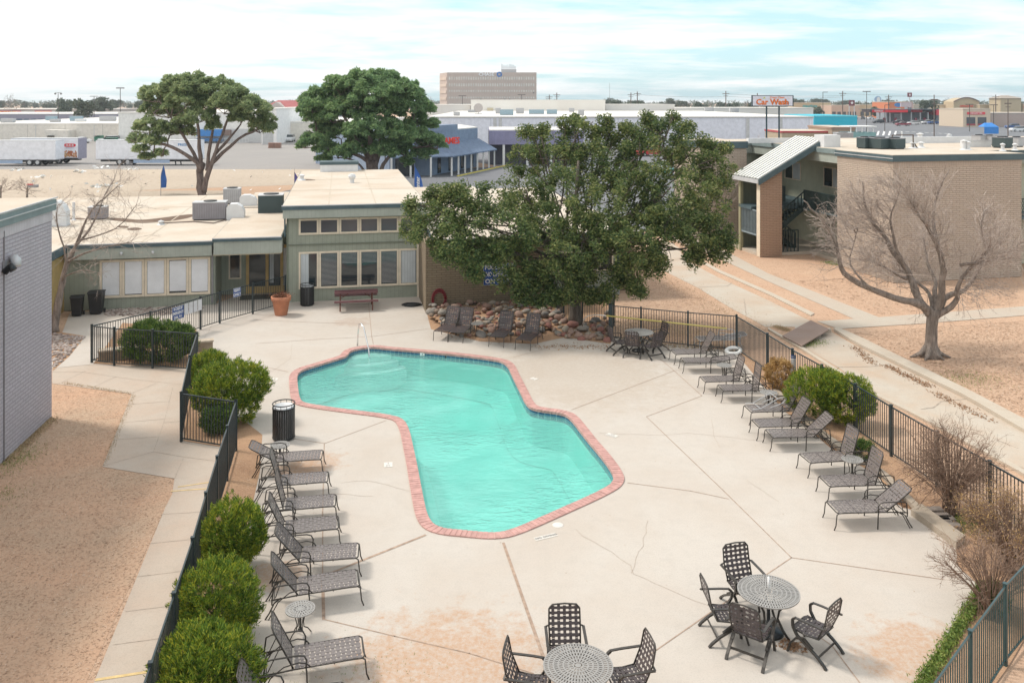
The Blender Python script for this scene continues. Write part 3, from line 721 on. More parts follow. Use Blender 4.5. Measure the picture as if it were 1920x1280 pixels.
def make_dining_table():
    e = empty('dining_table')
    perforated_top(.545, .73, .012, 7).build('tabletop', TOPM, e)
    mb = MB(); mb.lathe([(.34, .64), (.37, .64), (.37, .72), (.34, .72)], 32, closed=True); mb.build('apron_ring', FURN, e)
    for i in range(4):
        a = i*math.pi/2+.5; c, s = math.cos(a), math.sin(a); mb = MB()
        mb.tube([(c*.40, s*.40, .72), (c*.33, s*.33, .62), (c*.20, s*.20, .45), (c*.17, s*.17, .30), (c*.27, s*.27, .12), (c*.38, s*.38, 0)], .022, 6)
        mb.build('leg', FURN, e, True)
    mb = MB(); mb.lathe([(.001, 0), (.27, 0), (.27, .05), (.10, .10), (.035, .12), (.03, .42), (.001, .42)], 20); mb.build('umbrella_base', BLKMET, e, True)
    return e
def make_chair():
    e = empty('patio_chair')
    webbing(-.22, .26, -.235, .235, 7, 6, .60, .004, lambda p: (p[0], p[1], p[2]+.42-.04*(1-((p[0])/.25)**2)*.5)).build('seat', STRAPD, e)
    a = R(107)
    def tf(p):
        t = (p[0])/.62; bow = .045*math.sin(t*math.pi)
        x, y, z = rot2((p[0], p[1], p[2]), a, -.21, .42); return (x-bow*.9, y, z)
    webbing(.02, .60, -.225, .225, 7, 5, .52, .004, tf).build('backrest', STRAPD, e)
    path = [(0, -.235, 0), (.3, -.245, 0), (.55, -.24, 0), (.615, -.19, 0), (.63, 0, 0), (.615, .19, 0), (.55, .24, 0), (.3, .245, 0), (0, .235, 0)]
    MB().tube([tf(p) for p in path], .014, 6).build('back_frame', FURN, e, True)
    mb = MB()
    for s in (-1, 1): mb.tube([(-.23, s*.24, .42), (.0, s*.24, .39), (.24, s*.24, .41)], .013, 6)
    mb.tube([(.24, -.24, .41), (.28, -.18, .40), (.28, .18, .40), (.24, .24, .41)], .013, 6); mb.tube([(-.23, -.24, .42), (-.23, .24, .42)], .012, 6)
    mb.build('seat_frame', FURN, e, True)
    MB().bar((-.24, -.29, .14), (-.24, .29, .14), .014, .04).build('stretcher', FURN, e)
    for s in (-1, 1):
        mb = MB(); pts = [(-.36, s*.295, .66), (.0, s*.295, .655), (.16, s*.295, .645)]
        for p, q in zip(pts, pts[1:]): mb.bar(p, q, .045, .016)
        mb.bar((-.36, s*.295, .66), (-.34, s*.23, .70), .03, .016); mb.build('armrest', FURN, e)
        def ribbon(pts, w, h):
            m = MB()
            for p, q in zip(pts, pts[1:]): m.bar(p, q, w, h, (0, 1, 0))
            return m
        ribbon([(.16, s*.29, .645), (.22, s*.29, .60), (.215, s*.29, .48), (.14, s*.29, .36), (-.02, s*.29, .27), (-.20, s*.29, .17), (-.34, s*.29, .06), (-.39, s*.29, 0)], .034, .046).build('leg', FURN, e)
        ribbon([(-.14, s*.275, .23), (.02, s*.275, .34), (.16, s*.275, .30), (.27, s*.275, .16), (.32, s*.275, 0)], .032, .042).build('leg', FURN, e)
    return e
dt = make_dining_table(); ch = make_chair(); fd = fc = True
sets = [((1441, 1107), 'middle right set', [(106, .82, 'patio chair behind the right-hand dining table, its woven back turned to the pool'), (188, .86, 'patio chair left of the dining table with the white pole stub'),
            (233, .84, 'patio chair in front of the right-hand dining table, seen from behind'), (317, .88, 'patio chair right of the table with the white pole stub')],
         'round perforated dining table with a white pole stub in its centre'),
        ((1084, 1246), 'bottom set', [(100, .82, 'patio chair behind the dining table at the bottom edge, back towards the pool'), (178, .80, 'patio chair at the left of the dining table at the bottom edge'),
            (15, .86, 'patio chair at the right of the dining table at the bottom edge')], 'round perforated dining table cut by the bottom edge of the picture'),
        ((1198, 622), 'far set', [(195, .86, 'dark patio chair left of the far dining table by the green gate post'), (245, .74, 'dark patio chair before the far dining table, left of the pair'),
            (296, .90, 'dark patio chair before the far dining table, right of the pair'), (20, .80, 'dark patio chair behind the far dining table on its right')], 'far round dining table beside the boulders and the fence')]
for (tp, nm, cs, lab) in sets:
    p = P(tp[0], tp[1], .73); p.z = 0
    e = dt if fd else copy_tree(dt); fd = False
    e.location = p; e.rotation_euler.z = rnd.uniform(0, 1); tag(e, lab, 'table', 'round dining tables')
    for (ang, d, l) in cs:
        c = ch if fc else copy_tree(ch); fc = False
        a = R(ang); c.location = p+Vector((math.cos(a), math.sin(a), 0))*(d-.05)
        c.rotation_euler.z = a+math.pi+R(rnd.uniform(-9, 9)); c.scale = (1.0, 1.08, 1.0); tag(c, l, 'chair', 'patio chairs at the dining tables')
p = P(1441, 1107, .73); o = MB().cyl(0, 0, 0, .26, .021, 12).build('umbrella_pole', WHITE, None, True); o.location = (p.x, p.y, .72)
tag(o, 'short white umbrella pole stub standing in the middle of a dining table', 'pole')
# upturned white frame on a lounger
e = empty('chair_frame', P(1440, 770, .38)+Vector((0, .1, 0)), R(10), 'upturned white tubular chair frame lying on a lounger seat', 'chair frame')
mb = MB()
for s in (0, .5):
    mb.tube([(-.45, s, .03), (-.2, s, .04), (.35, s, .30), (.55, s, .34), (.62, s, .28), (.5, s, .16), (.1, s, .04)], .013, 6)
mb.build('side_tube', WHITEST, e, True)
mb = MB(); mb.tube([(-.2, 0, .04), (-.2, .5, .04)], .012, 6); mb.tube([(.35, 0, .30), (.35, .5, .30)], .012, 6); mb.build('cross_tube', WHITEST, e, True)
# life ring
o = MB().lathe([(.26+.075*math.cos(a), .075+.07*math.sin(a)) for a in [i*math.pi/6 for i in range(12)]], 28, closed=True).build('life_ring', flat('ring_white', (.68, .69, .68), .5), None, True)
o.location = P(1373, 657)+Vector((-.02, -.3, .01)); o.rotation_euler = (R(8), R(-8), 0); tag(o, 'white life ring lying by the fence corner at the far right of the deck', 'life ring')
# slatted bins
def bin_(name, pos, rad, h, label, liner):
    e = empty(name, pos, 0, label, 'bin', 'round slatted rubbish bins')
    mb = MB(); k = 30
    for i in range(k):
        a = 2*math.pi*i/k; c, s = math.cos(a), math.sin(a)
        mb.bar((rad*c, rad*s, .05), (rad*c, rad*s, h-.1), .05, .008, (c, s, 0))
    mb.build('slats', BLKMET, e)
    mb = MB()
    for z in (.05, h-.13): mb.lathe([(rad-.012, z), (rad+.012, z), (rad+.012, z+.035), (rad-.012, z+.035)], 32, closed=True)
    mb.lathe([(rad+.016*math.cos(a), h+.016*math.sin(a)) for a in [j*math.pi/3 for j in range(6)]], 32, closed=True)
    for i in range(12):
        a = 2*math.pi*i/12; mb.bar((rad*math.cos(a), rad*math.sin(a), h-.1), (rad*math.cos(a), rad*math.sin(a), h), .012)
    mb.build('rim', BLKMET, e)
    MB().lathe([(rad-.035, .03), (rad-.03, h-.07), (rad-.06, h-.06), (rad-.08, h-.16), (.12, h-.24), (.001, h-.25)], 28).build('liner', liner, e, True)
    MB().lathe([(rad-.05, 0), (rad-.04, .03)], 20).build('base', BLKMET, e)
    return e
bin_('rubbish_bin', P(532, 822), .305, 1.0, 'black slatted bin with white liner near the left end of the pool', flat('bin_liner', (.75, .76, .77), .5))
bin_('rubbish_bin', P(576, 572), .315, .98, 'black slatted bin standing against the sage wall by the planter', flat('bin_liner_grey', (.35, .37, .38), .5))
# terracotta planter
e = empty('plant_pot', P(527, 590), 0, 'large terracotta pot with a dead brown plant by the clubhouse entrance', 'planter')
MB().lathe([(.26, 0), (.27, .02), (.385, .66), (.43, .66), (.44, .83), (.41, .84), (.37, .80), (.35, .72), (.001, .72)], 32).build('pot', flat('terracotta', (.50, .21, .12), .8, 0, .12, 4), e, True)
C = rng.normal(size=(900, 3))*np.array([.17, .17, .09])+np.array([0, 0, .83]); leaves('dead_plant', C, .05, .25, flat('dead_plant', (.20, .09, .05), .9, 0, .3), e, up=.8)
# picnic table
MARO = flat('maroon_wood', (.115, .045, .05), .55, 0, .2, 6); RUST = flat('rusty_steel', (.17, .07, .05), .7, .2, .3, 12)
pA, pB = P(628, 583), P(702, 578); c = (pA+pB)/2; c.z = 0
e = empty('picnic_table', c+Vector((0, .35, 0)), R(11), 'maroon picnic table with benches in front of the clubhouse windows', 'picnic table')
mb = MB()
for i in range(4): mb.box(-.98, .98, -.36+i*.185, -.36+i*.185+.17, .73, .77)
mb.build('tabletop', MARO, e)
for s in (-1, 1): mb = MB(); mb.box(-.98, .98, s*.68-.13, s*.68+.13, .43, .47); mb.build('bench', MARO, e)
for s in (-1, 1):
    mb = MB(); x = s*.72
    for t in (-1, 1): mb.bar((x, t*.25, .73), (x, t*.25, .42), .05); mb.bar((x, t*.25, .42), (x, t*.68, .42), .05); mb.bar((x, t*.60, .43), (x, t*.60, 0), .06)
    mb.bar((x, -.68, .41), (x, .68, .41), .05); mb.bar((x, 0, .45), (x*.35, 0, .72), .03); mb.build('leg', RUST, e)
# black hose coil, red hose coil
BLKH = flat('black_hose', (.02, .022, .024), .35)
mb = MB()
for i in range(5):
    r = .42-.05*i; mb.tube([(r*1.1*math.cos(a), r*.75*math.sin(a), .02+.03*i % .06+rnd.uniform(0, .01)) for a in [j*math.pi/10 for j in range(21)]], .02, 5)
mb.lathe([(.001, .03), (.30, .04), (.34, .01), (.4, 0)], 20)
o = mb.build('coiled_hose', BLKH, None, True); o.location = P(772, 572); tag(o, 'flat black hose coil lying on the concrete by the brick wall', 'hose')
mb = MB()
REDH = flat('red_hose', (.22, .025, .03), .4)
for i in range(7):
    rx, rz = .345-.018*i+rnd.uniform(-.015, .015), .49-.03*i+rnd.uniform(-.03, .03)
    mb.tube([(rx*math.cos(a), -.05-.03*(i % 3), rz*math.sin(a)-(.02 if math.sin(a) < 0 else 0)) for a in [j*math.pi/12 for j in range(25)]], .019, 5)
o = mb.build('coiled_hose', REDH, None, True); o.location = T(823, 560, 38.95); o.rotation_euler.z = R(11.3); tag(o, 'coiled red garden hose hanging on the brick wall', 'hose')
# handrail in the pool
c = P(682, 655); mb = MB()
for s in (-.0,):
    a = P(670, 648); b_ = P(701, 676, -.6)
    mb.tube([a+Vector((0, 0, -.02)), a+Vector((.03, 0, .55)), a+Vector((.08, -.05, .84)), a+Vector((.17, -.12, .90)), a+Vector((.30, -.3, .78)), a+Vector((.60, -.95, .12)), a+Vector((.64, -1.03, -.25)), a+Vector((.62, -1.0, -.6))], .026, 8)
o = mb.build('handrail', STEEL, None, True); tag(o, 'bent chrome handrail at the pool steps', 'handrail')
# deck marks
def mark(pts_px, label, word=None, size=.1, yaw=0):
    e = empty('deck_sign', P(*pts_px), yaw, label, 'marking')
    return e
PALE = flat('worn_white_marking', (.66, .63, .58), .7, 0, .08, 12); INK = flat('worn_black_ink', (.12, .12, .12), .8, 0, .3, 20); INKL = flat('faded_ink', (.38, .37, .36), .8, 0, .1, 20)
def deckplate(px, py, w, h, yaw, lines, label, ink=INKL, sz=None):
    e = empty('depth_marker' if len(lines) < 2 else 'deck_sign', P(px, py, 0)+Vector((0, 0, .004)), R(yaw), label, 'pool marking')
    MB().box(-w/2, w/2, -h/2, h/2, 0, .004).build('plate', PALE, e)
    for i, l in enumerate(lines):
        s = sz or h*.75/len(lines); text(l, s, .0008, ink, 'lettering', e, (0, h/2-h*(i+.5)/len(lines), .0058), (0, 0, 0), 1.0)
deckplate(728, 871, .22, .30, 8, ['3', 'FT'], 'white depth marker on the left deck between loungers and coping')
deckplate(1147, 816, .34, .20, -40, ['NO', 'DIVING'], 'white no diving marker on the deck right of the pool', sz=.085)
deckplate(1001, 710, .24, .22, -40, ['5', 'FT'], 'small white depth marker right of the narrow end of the pool')
deckplate(515, 711, .20, .26, 5, ['3', 'FT'], 'small white depth marker left of the pool by the round bushes')
e = empty('deck_sign', P(1024, 1006)+Vector((0, 0, .004)), R(25), 'long white no diving strip with black letters in front of the pool', 'pool marking')
MB().box(-.28, .26, -.07, .07, 0, .004).build('plate', PALE, e); text('NO DIVING', .10, .0008, INK, 'lettering', e, (0, 0, .0058), (0, 0, 0)); 
o = MB().lathe([(.001, .018), (.10, .018), (.125, .006), (.13, 0)], 26).build('round_lid', PALE, None, True); o.location = P(1046, 984); tag(o, 'round white skimmer lid on the deck in front of the pool', 'lid')
o = MB().box(-.13, .13, -.012, .012, -.05, .05).build('skimmer', BLKMET); q = T(841, 667.5, P(841, 667, -.08).y+.0); o.location = P(841, 668, -.09)+Vector((0, -.03, 0)); o.rotation_euler.z = R(-8); tag(o, 'dark skimmer opening in the blue tile band at the far pool edge', 'skimmer')
e = empty('depth_tile', P(792, 663.5, -.08)+Vector((0, -.035, 0)), R(-8), 'white depth tile with a number 3 in the blue tile band', 'tile')
MB().box(-.09, .09, -.006, .006, -.05, .05).build('plate', WHITE, e); text('3', .09, .001, INK, 'lettering', e, (0, -.008, 0), (R(90), 0, 0))

# ---------------------------------------------------------------- fences
FH = 1.35
def fence(name, tops, label, mat=GREENM, grp='iron pool fence runs', thick=(), hh=FH):
    pts = []
    for p in tops:
        q = P(p[0], p[1], hh); q.z = 0; pts.append(q)
    e = empty(name, pts[0], 0, label, 'fence', grp)
    for i, p in enumerate(pts):
        w = .16 if i in thick else .062
        mb = MB(); mb.box(-w/2, w/2, -w/2, w/2, 0, hh+.03); mb.box(-w/2-.006, w/2+.006, -w/2-.006, w/2+.006, hh+.03, hh+.045)
        o = mb.build('post', mat, e); o.location = p-pts[0]
        d = (pts[min(i+1, len(pts)-1)]-pts[max(i-1, 0)]); o.rotation_euler.z = math.atan2(d.y, d.x)
    for a, b_ in zip(pts, pts[1:]):
        mb = MB(); d = b_-a; L = d.length; n_ = max(2, round(L/.105)); a = a-pts[0]; b2 = b_-pts[0]
        up = Vector((0, 0, 1))
        mb.bar(a+up*(hh-.02), b2+up*(hh-.02), .028, .034); mb.bar(a+up*.10, b2+up*.10, .026, .030)
        for i in range(1, n_): 
            q = a.lerp(b2, i/n_); mb.bar(q+up*.08, q+up*(hh-.03), .016, .016, d)
        mb.build('panel', mat, e)
    return e
fence('iron_fence', [(535, 517), (474, 532), (412, 547)], 'iron fence section carrying a small blue sign by the entrance, left of the terracotta pot')
fence('iron_fence', [(412, 547), (376, 557), (282, 585), (172, 610)], 'iron fence run with the emergency sign, from the gate to the far left corner')
fence('iron_fence', [(172, 610), (214, 615), (286, 619), (369, 625)], 'iron fence run in front of the triangular bed with the dark shrub')
fence('iron_fence', [(369, 625), (355, 668), (340, 737)], 'steep iron fence run left of the two rounded bushes')
fence('iron_fence', [(340, 737), (442, 752)], 'short iron fence return enclosing bare soil by the lowest bush', GREENM)
fence('iron_fence', [(442, 752), (426, 800), (407, 857), (386, 925), (361, 1010), (326, 1114), (282, 1245), (225, 1415)], 'long iron fence beside the left walkway, behind the round bushes', GREENM)
fence('iron_fence', [(1035, 528), (1057, 545)], 'short sloping iron fence piece between brick wall and oak trunk')
fence('iron_fence', [(1057, 545), (1092, 548), (1151, 551), (1145, 572)], 'iron fence behind the oak trunk ending at the wide green post', thick=(3,))
fence('iron_fence', [(1145, 572), (1202, 577), (1290, 585), (1381, 592)], 'iron fence run behind the far dining set, holding the yellow rescue pole')
fence('iron_fence', [(1381, 592), (1439, 626), (1486, 655), (1541, 685), (1604, 721), (1671, 761), (1757, 810), (1856, 866), (1975, 934), (2120, 1017)], 'long iron fence along the right side between shrubs and concrete channel')
fence('iron_fence', [(1990, 985), (1885, 1097), (1820, 1185), (1745, 1290), (1650, 1425)], 'teal-tinted iron fence crossing the bottom right corner', GREENT)
# gate post in front of the clubhouse
# yellow rescue pole
mb = MB(); a = P(1115, 590, .85); 
pa, pb = T(1118, 591, 34.3), T(1363, 616, 32.8)
mb = MB(); mb.tube([pa+Vector((.4, -.02, -.01)), pb], .030, 6); o1 = mb.build('rescue_pole', flat('yellow_pole', (.62, .52, .16), .5), None, True)
tag(o1, 'long yellow rescue pole fixed along the fence behind the far dining set', 'rescue pole')
MB().tube([T(1092, 612, 34.7), T(1094, 600, 34.7), T(1102, 592, 34.65), T(1118, 590, 34.6), pa+Vector((.4, -.02, -.01))], .018, 6).build('hook', STEEL, o1, True)
# signs
def sign(name, pos, yaw, w, h, lines, label, blue=(.02, .07, .25), white_right=0, tc_=None, size=None, depth=.006):
    e = empty(name, pos, yaw, label, 'sign')
    MB().box(-w/2, w/2, -.006, .006, -h/2, h/2).build('panel', flat('sign_blue_%d' % int(blue[2]*100), blue, .4, 0, .05), e)
    MB().box(-w/2-.004, w/2+.004, -.003, .003, -h/2-.01, h/2+.01).build('border', WHITE, e)
    n_ = len(lines)
    for i, l in enumerate(lines):
        s = (size or h*.92/n_); text(l, s, .001, WHITE, 'lettering', e, (0, -.0085, h/2-h*(i+.5)/n_), (R(90), 0, 0), min(1.0, w*.92/(len(l)*s*.62)))
    return e
f1, f2 = P(376, 557, FH), P(282, 585, FH); dv = (f1-f2); yaw = math.atan2(dv.y, dv.x); nrm = Vector((math.sin(yaw), -math.cos(yaw), 0))
sp_ = f2+dv*.52; sp_.z = 1.02
sign('emergency_sign', sp_+nrm*.03+Vector((0, 0, -.02)), yaw, .62, .50, ['IN CASE OF', 'EMERGENCY', 'DIAL 911'], 'blue and white IN CASE OF EMERGENCY DIAL 911 board on the pool fence')
q = f2+dv*.84; q.z = 1.04
e = empty('notice_board', q+nrm*.03, yaw, 'row of white notice sheets hung on the fence beside the emergency board', 'notice')
for i in range(4): mb = MB(); mb.box(-.52+i*.26, -.30+i*.26, -.004, .004, -.22, .24); mb.build('sheet', flat('paper_grey', (.60, .60, .62), .7), e)
f1, f2 = P(474, 532, FH), P(412, 547, FH); dv = (f1-f2); yaw = math.atan2(dv.y, dv.x); nrm = Vector((math.sin(yaw), -math.cos(yaw), 0)); q = f2+dv*.5; q.z = 1.15
sign('gate_sign', q+nrm*.03, yaw, .42, .36, ['RESIDENTS', 'ONLY'], 'small blue sign hung on the fence by the clubhouse door')
q = P(1486, 655, FH); q.z = 1.0; e = empty('pool_rules_sign', q+Vector((.0, -.06, -.12)), R(-14), 'narrow white sign with a blue heading on the right-hand fence post', 'sign')
MB().box(-.075, .075, -.005, .005, -.36, .30).build('panel', WHITE, e); MB().box(-.076, .076, -.009, -.0055, .20, .31).build('heading', flat('sign_blue_25', (.02, .07, .25), .4), e)
text('NOTICE', .045, .001, WHITE, 'lettering', e, (0, -.011, .25), (R(90), 0, 0), .8)
for i in range(7): MB().box(-.055, .055-.01*(i % 3), -.0075, -.0055, .12-i*.07, .135-i*.07).build('text_line', INKL, e)
# ---------------------------------------------------------------- vegetation
def jig(a, b_, k, j):
    a = Vector(a); b_ = Vector(b_)
    return [a.lerp(b_, i/k)+(Vector((rnd.gauss(0, j), rnd.gauss(0, j), rnd.gauss(0, j))) if 0 < i < k else Vector((0, 0, 0))) for i in range(k+1)]
def taper(n_, r0, r1): return [r0+(r1-r0)*i/(n_-1) for i in range(n_)]
def smooth(pts, it=1):
    for _ in range(it):
        q = [pts[0]]
        for a, b_ in zip(pts, pts[1:]): q += [a.lerp(b_, .25), a.lerp(b_, .75)]
        pts = q+[pts[-1]]
    return pts
# bushes -------------------------------------------------
def bush(name, pos, blobs, n_, L, W, mat, label, cat='bush', grp='rounded evergreen bushes by the pool', up=.9, stem=True, twig=BARK):
    """blobs: (dx, dy, z, rx, ry, rz)"""
    n_ = int(n_*1.9)
    e = empty(name, pos, 0, label, cat, grp)
    tot = sum(b_[3]*b_[4]+b_[3]*b_[5] for b_ in blobs); Cs = []; Ns = []
    for (dx, dy, z, rx, ry, rz) in blobs:
        k = int(n_*(rx*ry+rx*rz)/tot)
        # sprigs: small tufts over the shell, so the outline stays uneven
        kt = max(8, k//22); d, q = ball(kt, .86); q = q*(1+.10*rng.normal(size=(kt, 1)).clip(-1, 2.0))
        cc = q*np.array([rx, ry, rz])+np.array([dx, dy, z])
        d2 = np.repeat(d, k//kt, axis=0); c2 = np.repeat(cc, k//kt, axis=0)
        sp = L*.95
        c2 = c2+rng.normal(size=c2.shape)*sp*np.array([.6, .6, .75])
        Cs.append(c2); Ns.append(d2*np.array([1, 1, .8])+np.array([0, 0, up]))
    C = np.concatenate(Cs); N = np.concatenate(Ns); N /= np.linalg.norm(N, axis=1)[:, None]
    keep = C[:, 2] > .03; C = C[keep]; N = N[keep]
    leaves('foliage', C, L, W, mat, e, N=N)
    if stem:
        mb = MB()
        for i in range(14):
            b_ = rnd.choice(blobs); a = Vector((rnd.gauss(0, .07), rnd.gauss(0, .07), 0))
            q = Vector((b_[0]+rnd.uniform(-.6, .6)*b_[3], b_[1]+rnd.uniform(-.6, .6)*b_[4], b_[2]+rnd.uniform(-.2, .6)*b_[5]))
            mb.tube(jig(a, q, 3, .04), taper(4, .02, .006), 4)
        mb.build('stems', twig, e)
    return e
def at(px, Y): return Vector(((px-CX)/F*Y, Y, 0))
bush('shrub', at(297, 31.6), [(0, 0, .70, 1.30, .75, .72), (-.45, .1, 1.05, .6, .5, .45), (.75, .1, .75, .55, .6, .5)], 13000, .065, .16, OLED, 'dark green shrub filling the triangular fenced bed on the left')
bush('shrub', at(392, 28.6), [(0, 0, .60, .60, .60, .60), (.15, 0, .9, .4, .4, .3)], 6000, .055, .17, OLEL, 'smaller bright bush behind the largest left-hand bush')
bush('shrub', at(430, 25.7), [(0, 0, 1.05, .98, .85, .72), (-.55, 0, .85, .55, .6, .5), (.55, .1, 1.1, .6, .6, .55), (.45, -.2, .45, .45, .45, .4)], 15000, .055, .17, OLEL, 'largest yellow-green bush on the left, leaning over the deck')
bush('shrub', at(410, 24.75), [(0, 0, .38, .48, .36, .36)], 3500, .055, .15, OLED, 'low dark bush in the corner of the short fence return')
bush('shrub', at(437, 17.4), [(0, 0, .80, .62, .60, .66), (-.2, .1, .5, .45, .5, .45), (.25, -.1, .95, .38, .4, .4)], 13000, .046, .17, OLEL, 'upper one of the three round bushes at the lower left')
bush('shrub', at(405, 15.1), [(0, 0, .72, .70, .64, .72), (-.05, 0, .4, .58, .5, .4)], 15000, .046, .17, OLEL, 'middle one of the three round bushes at the lower left')
bush('shrub', at(385, 13.35), [(0, 0, .64, .80, .70, .66), (.1, -.2, .5, .6, .5, .5)], 17000, .046, .17, OLEL, 'nearest round bush at the lower left, with a few bare tips')
bush('shrub', at(1545, 25.6), [(-.2, .2, .85, .85, .7, .62), (.55, -.25, .80, .75, .65, .68), (.1, 0, 1.1, .6, .5, .42), (1.0, -.4, .75, .35, .4, .4)], 15000, .055, .16, OLEL, 'big bright green bush behind the right-hand loungers')
bush('shrub', at(1612, 22.9), [(0, 0, .25, .38, .3, .26)], 2200, .05, .14, OLED, 'small low dark plant below the big green bush on the right')
bush('shrub', at(1462, 28.4), [(0, 0, .55, .48, .4, .46)], 2600, .05, .25, YELL, 'dry yellow-orange shrub by the right-hand fence', grp='dried shrubs', twig=TWIG)
# groundcover along the bottom right fence
for (px, py), s in (((1680, 1262), 0), ((1722, 1215), 1), ((1765, 1160), 2), ((1800, 1112), 3)):
    pass
C = []
for i in range(60):
    t = i/59; p = P(1722, 1300).lerp(P(1846, 1104), t); C.append(np.array(p)+np.array([0, 0, .07])+rng.normal(size=(90, 3))*np.array([.06, .06, .035]))
C = np.concatenate(C); C = C[C[:, 2] > .02]
o = leaves('ground_cover', C, .035, .3, GR, up=1.0); tag(o, kind='stuff')
bush('shrub', at(1862, 16.1), [(0, 0, .25, .25, .3, .24)], 2400, .045, .2, OLED, 'low green plant behind the bottom right fence')
LIMIT = None
# bare shrubs -------------------------------------------------
def twigs(mb, p, d, L, r, depth, gr=.0, spread=.5, k=3, kids=(2, 3), curl=.18):
    if LIMIT and not LIMIT(Vector(p)+Vector(d).normalized()*L*.6): return
    pts = [Vector(p)]; d = Vector(d).normalized(); seg = 3
    for i in range(seg):
        d = (d+Vector((rnd.gauss(0, curl), rnd.gauss(0, curl), rnd.gauss(0, curl)+gr))).normalized(); pts.append(pts[-1]+d*L/seg)
    mb.tube(pts, taper(seg+1, r, r*.55), k, cap=False)
    if depth > 0:
        for i in range(rnd.randint(*kids)):
            t = rnd.uniform(.35, 1.0); j = min(seg-1, int(t*seg)); q = pts[j].lerp(pts[j+1], t*seg-j)
            nd = (d+Vector((rnd.gauss(0, spread), rnd.gauss(0, spread), rnd.gauss(0, spread*.8)))).normalized()
            twigs(mb, q, nd, L*rnd.uniform(.5, .75), r*.6, depth-1, gr, spread, k, kids, curl)
def bare_shrub(pos, w, h, n_, mat, label, leafy=None):
    e = empty('bare_shrub', pos, 0, label, 'bare shrub', 'leafless shrubs on the right'); mb = MB(); mb2 = MB()
    for i in range(n_):
        while True:
            q = Vector((rnd.uniform(-1, 1), rnd.uniform(-1, 1), rnd.uniform(-.75, 1)))
            if q.length < 1: break
        q = Vector((q.x*w*.86, q.y*w*.7, h*.60+q.z*h*.34)); p0 = Vector((rnd.gauss(0, .07), rnd.gauss(0, .07), 0))
        md = Vector((q.x*.30, q.y*.30, q.z*.48)); pts = smooth([p0, md, q], 1); mb2.tube(pts, taper(len(pts), .014, .006), 4, cap=False)
        for _ in range(4):
            t = rnd.uniform(.45, 1.0); pp = md.lerp(q, t); o_ = (pp-Vector((0, 0, h*.45))).normalized()
            d = Vector((o_.x+rnd.gauss(0, .45), o_.y+rnd.gauss(0, .45), o_.z*.6+.35+rnd.gauss(0, .4)))
            twigs(mb, pp, d, h*.20, .0062, 2, .0, .55, 3, (2, 3), .18)
    mb2.build('stems', mat, e); mb.build('twigs', mat, e)
    if leafy:
        C = np.array([v for v in mb.v[::9]]); leaves('dead_leaves', C+rng.normal(size=C.shape)*.01, .018, .5, leafy, e)
    return e
bare_shrub(at(1783, 19.9), 1.12, 2.15, 110, TWIGR, 'tall leafless brown shrub in front of the right-hand fence')
bare_shrub(at(1895, 17.5), 1.0, 1.6, 100, TWIGR, 'leafless reddish shrub at the right picture edge', YELL)
bare_shrub(at(1862, 15.9)+Vector((-.05, 0, 0)), 1.0, 1.5, 58, TWIGR, 'leafless pale grey shrub leaning over the deck at the lower right')
# bare tree on the lawn -------------------------------------------------
def limb_px(mb, pxs, Y0, Y1, r0, r1, k=8):
    n_ = len(pxs); pts = [T(p[0], p[1], Y0+(Y1-Y0)*i/(n_-1)) for i, p in enumerate(pxs)]
    pts = smooth(pts, 1); m_ = len(pts)
    mb.tube([p+Vector((rnd.gauss(0, r0*.10), 0, rnd.gauss(0, r0*.10))) for p in pts], [(r0+(r1-r0)*(i/(m_-1))**.8)*rnd.uniform(.9, 1.14) for i in range(m_)], k); return pts
e = empty('bare_tree', P(1745, 668), 0, 'big leafless pale tree standing on the dry lawn before the brick building', 'tree')
mb = MB(); Y = P(1745, 668).y
mb.tube([T(1745, 670, Y), T(1745, 655, Y), T(1746, 640, Y), T(1747, 612, Y), T(1749, 592, Y), T(1751, 580, Y)], [.42, .26, .215, .20, .215, .235], 12)
for dx, dy in ((-.9, -.1), (-.5, -.55), (.3, -.5), (.75, -.15), (.5, .4), (-.4, .4)):
    b0 = P(1745, 668); mb.tube([b0+Vector((dx*.15, dy*.15, .32)), b0+Vector((dx*.42, dy*.42, .12)), b0+Vector((dx*.9, dy*.9, .0))], [.16, .10, .03], 6)
mb.build('trunk', BARKG, e, True, world=True)
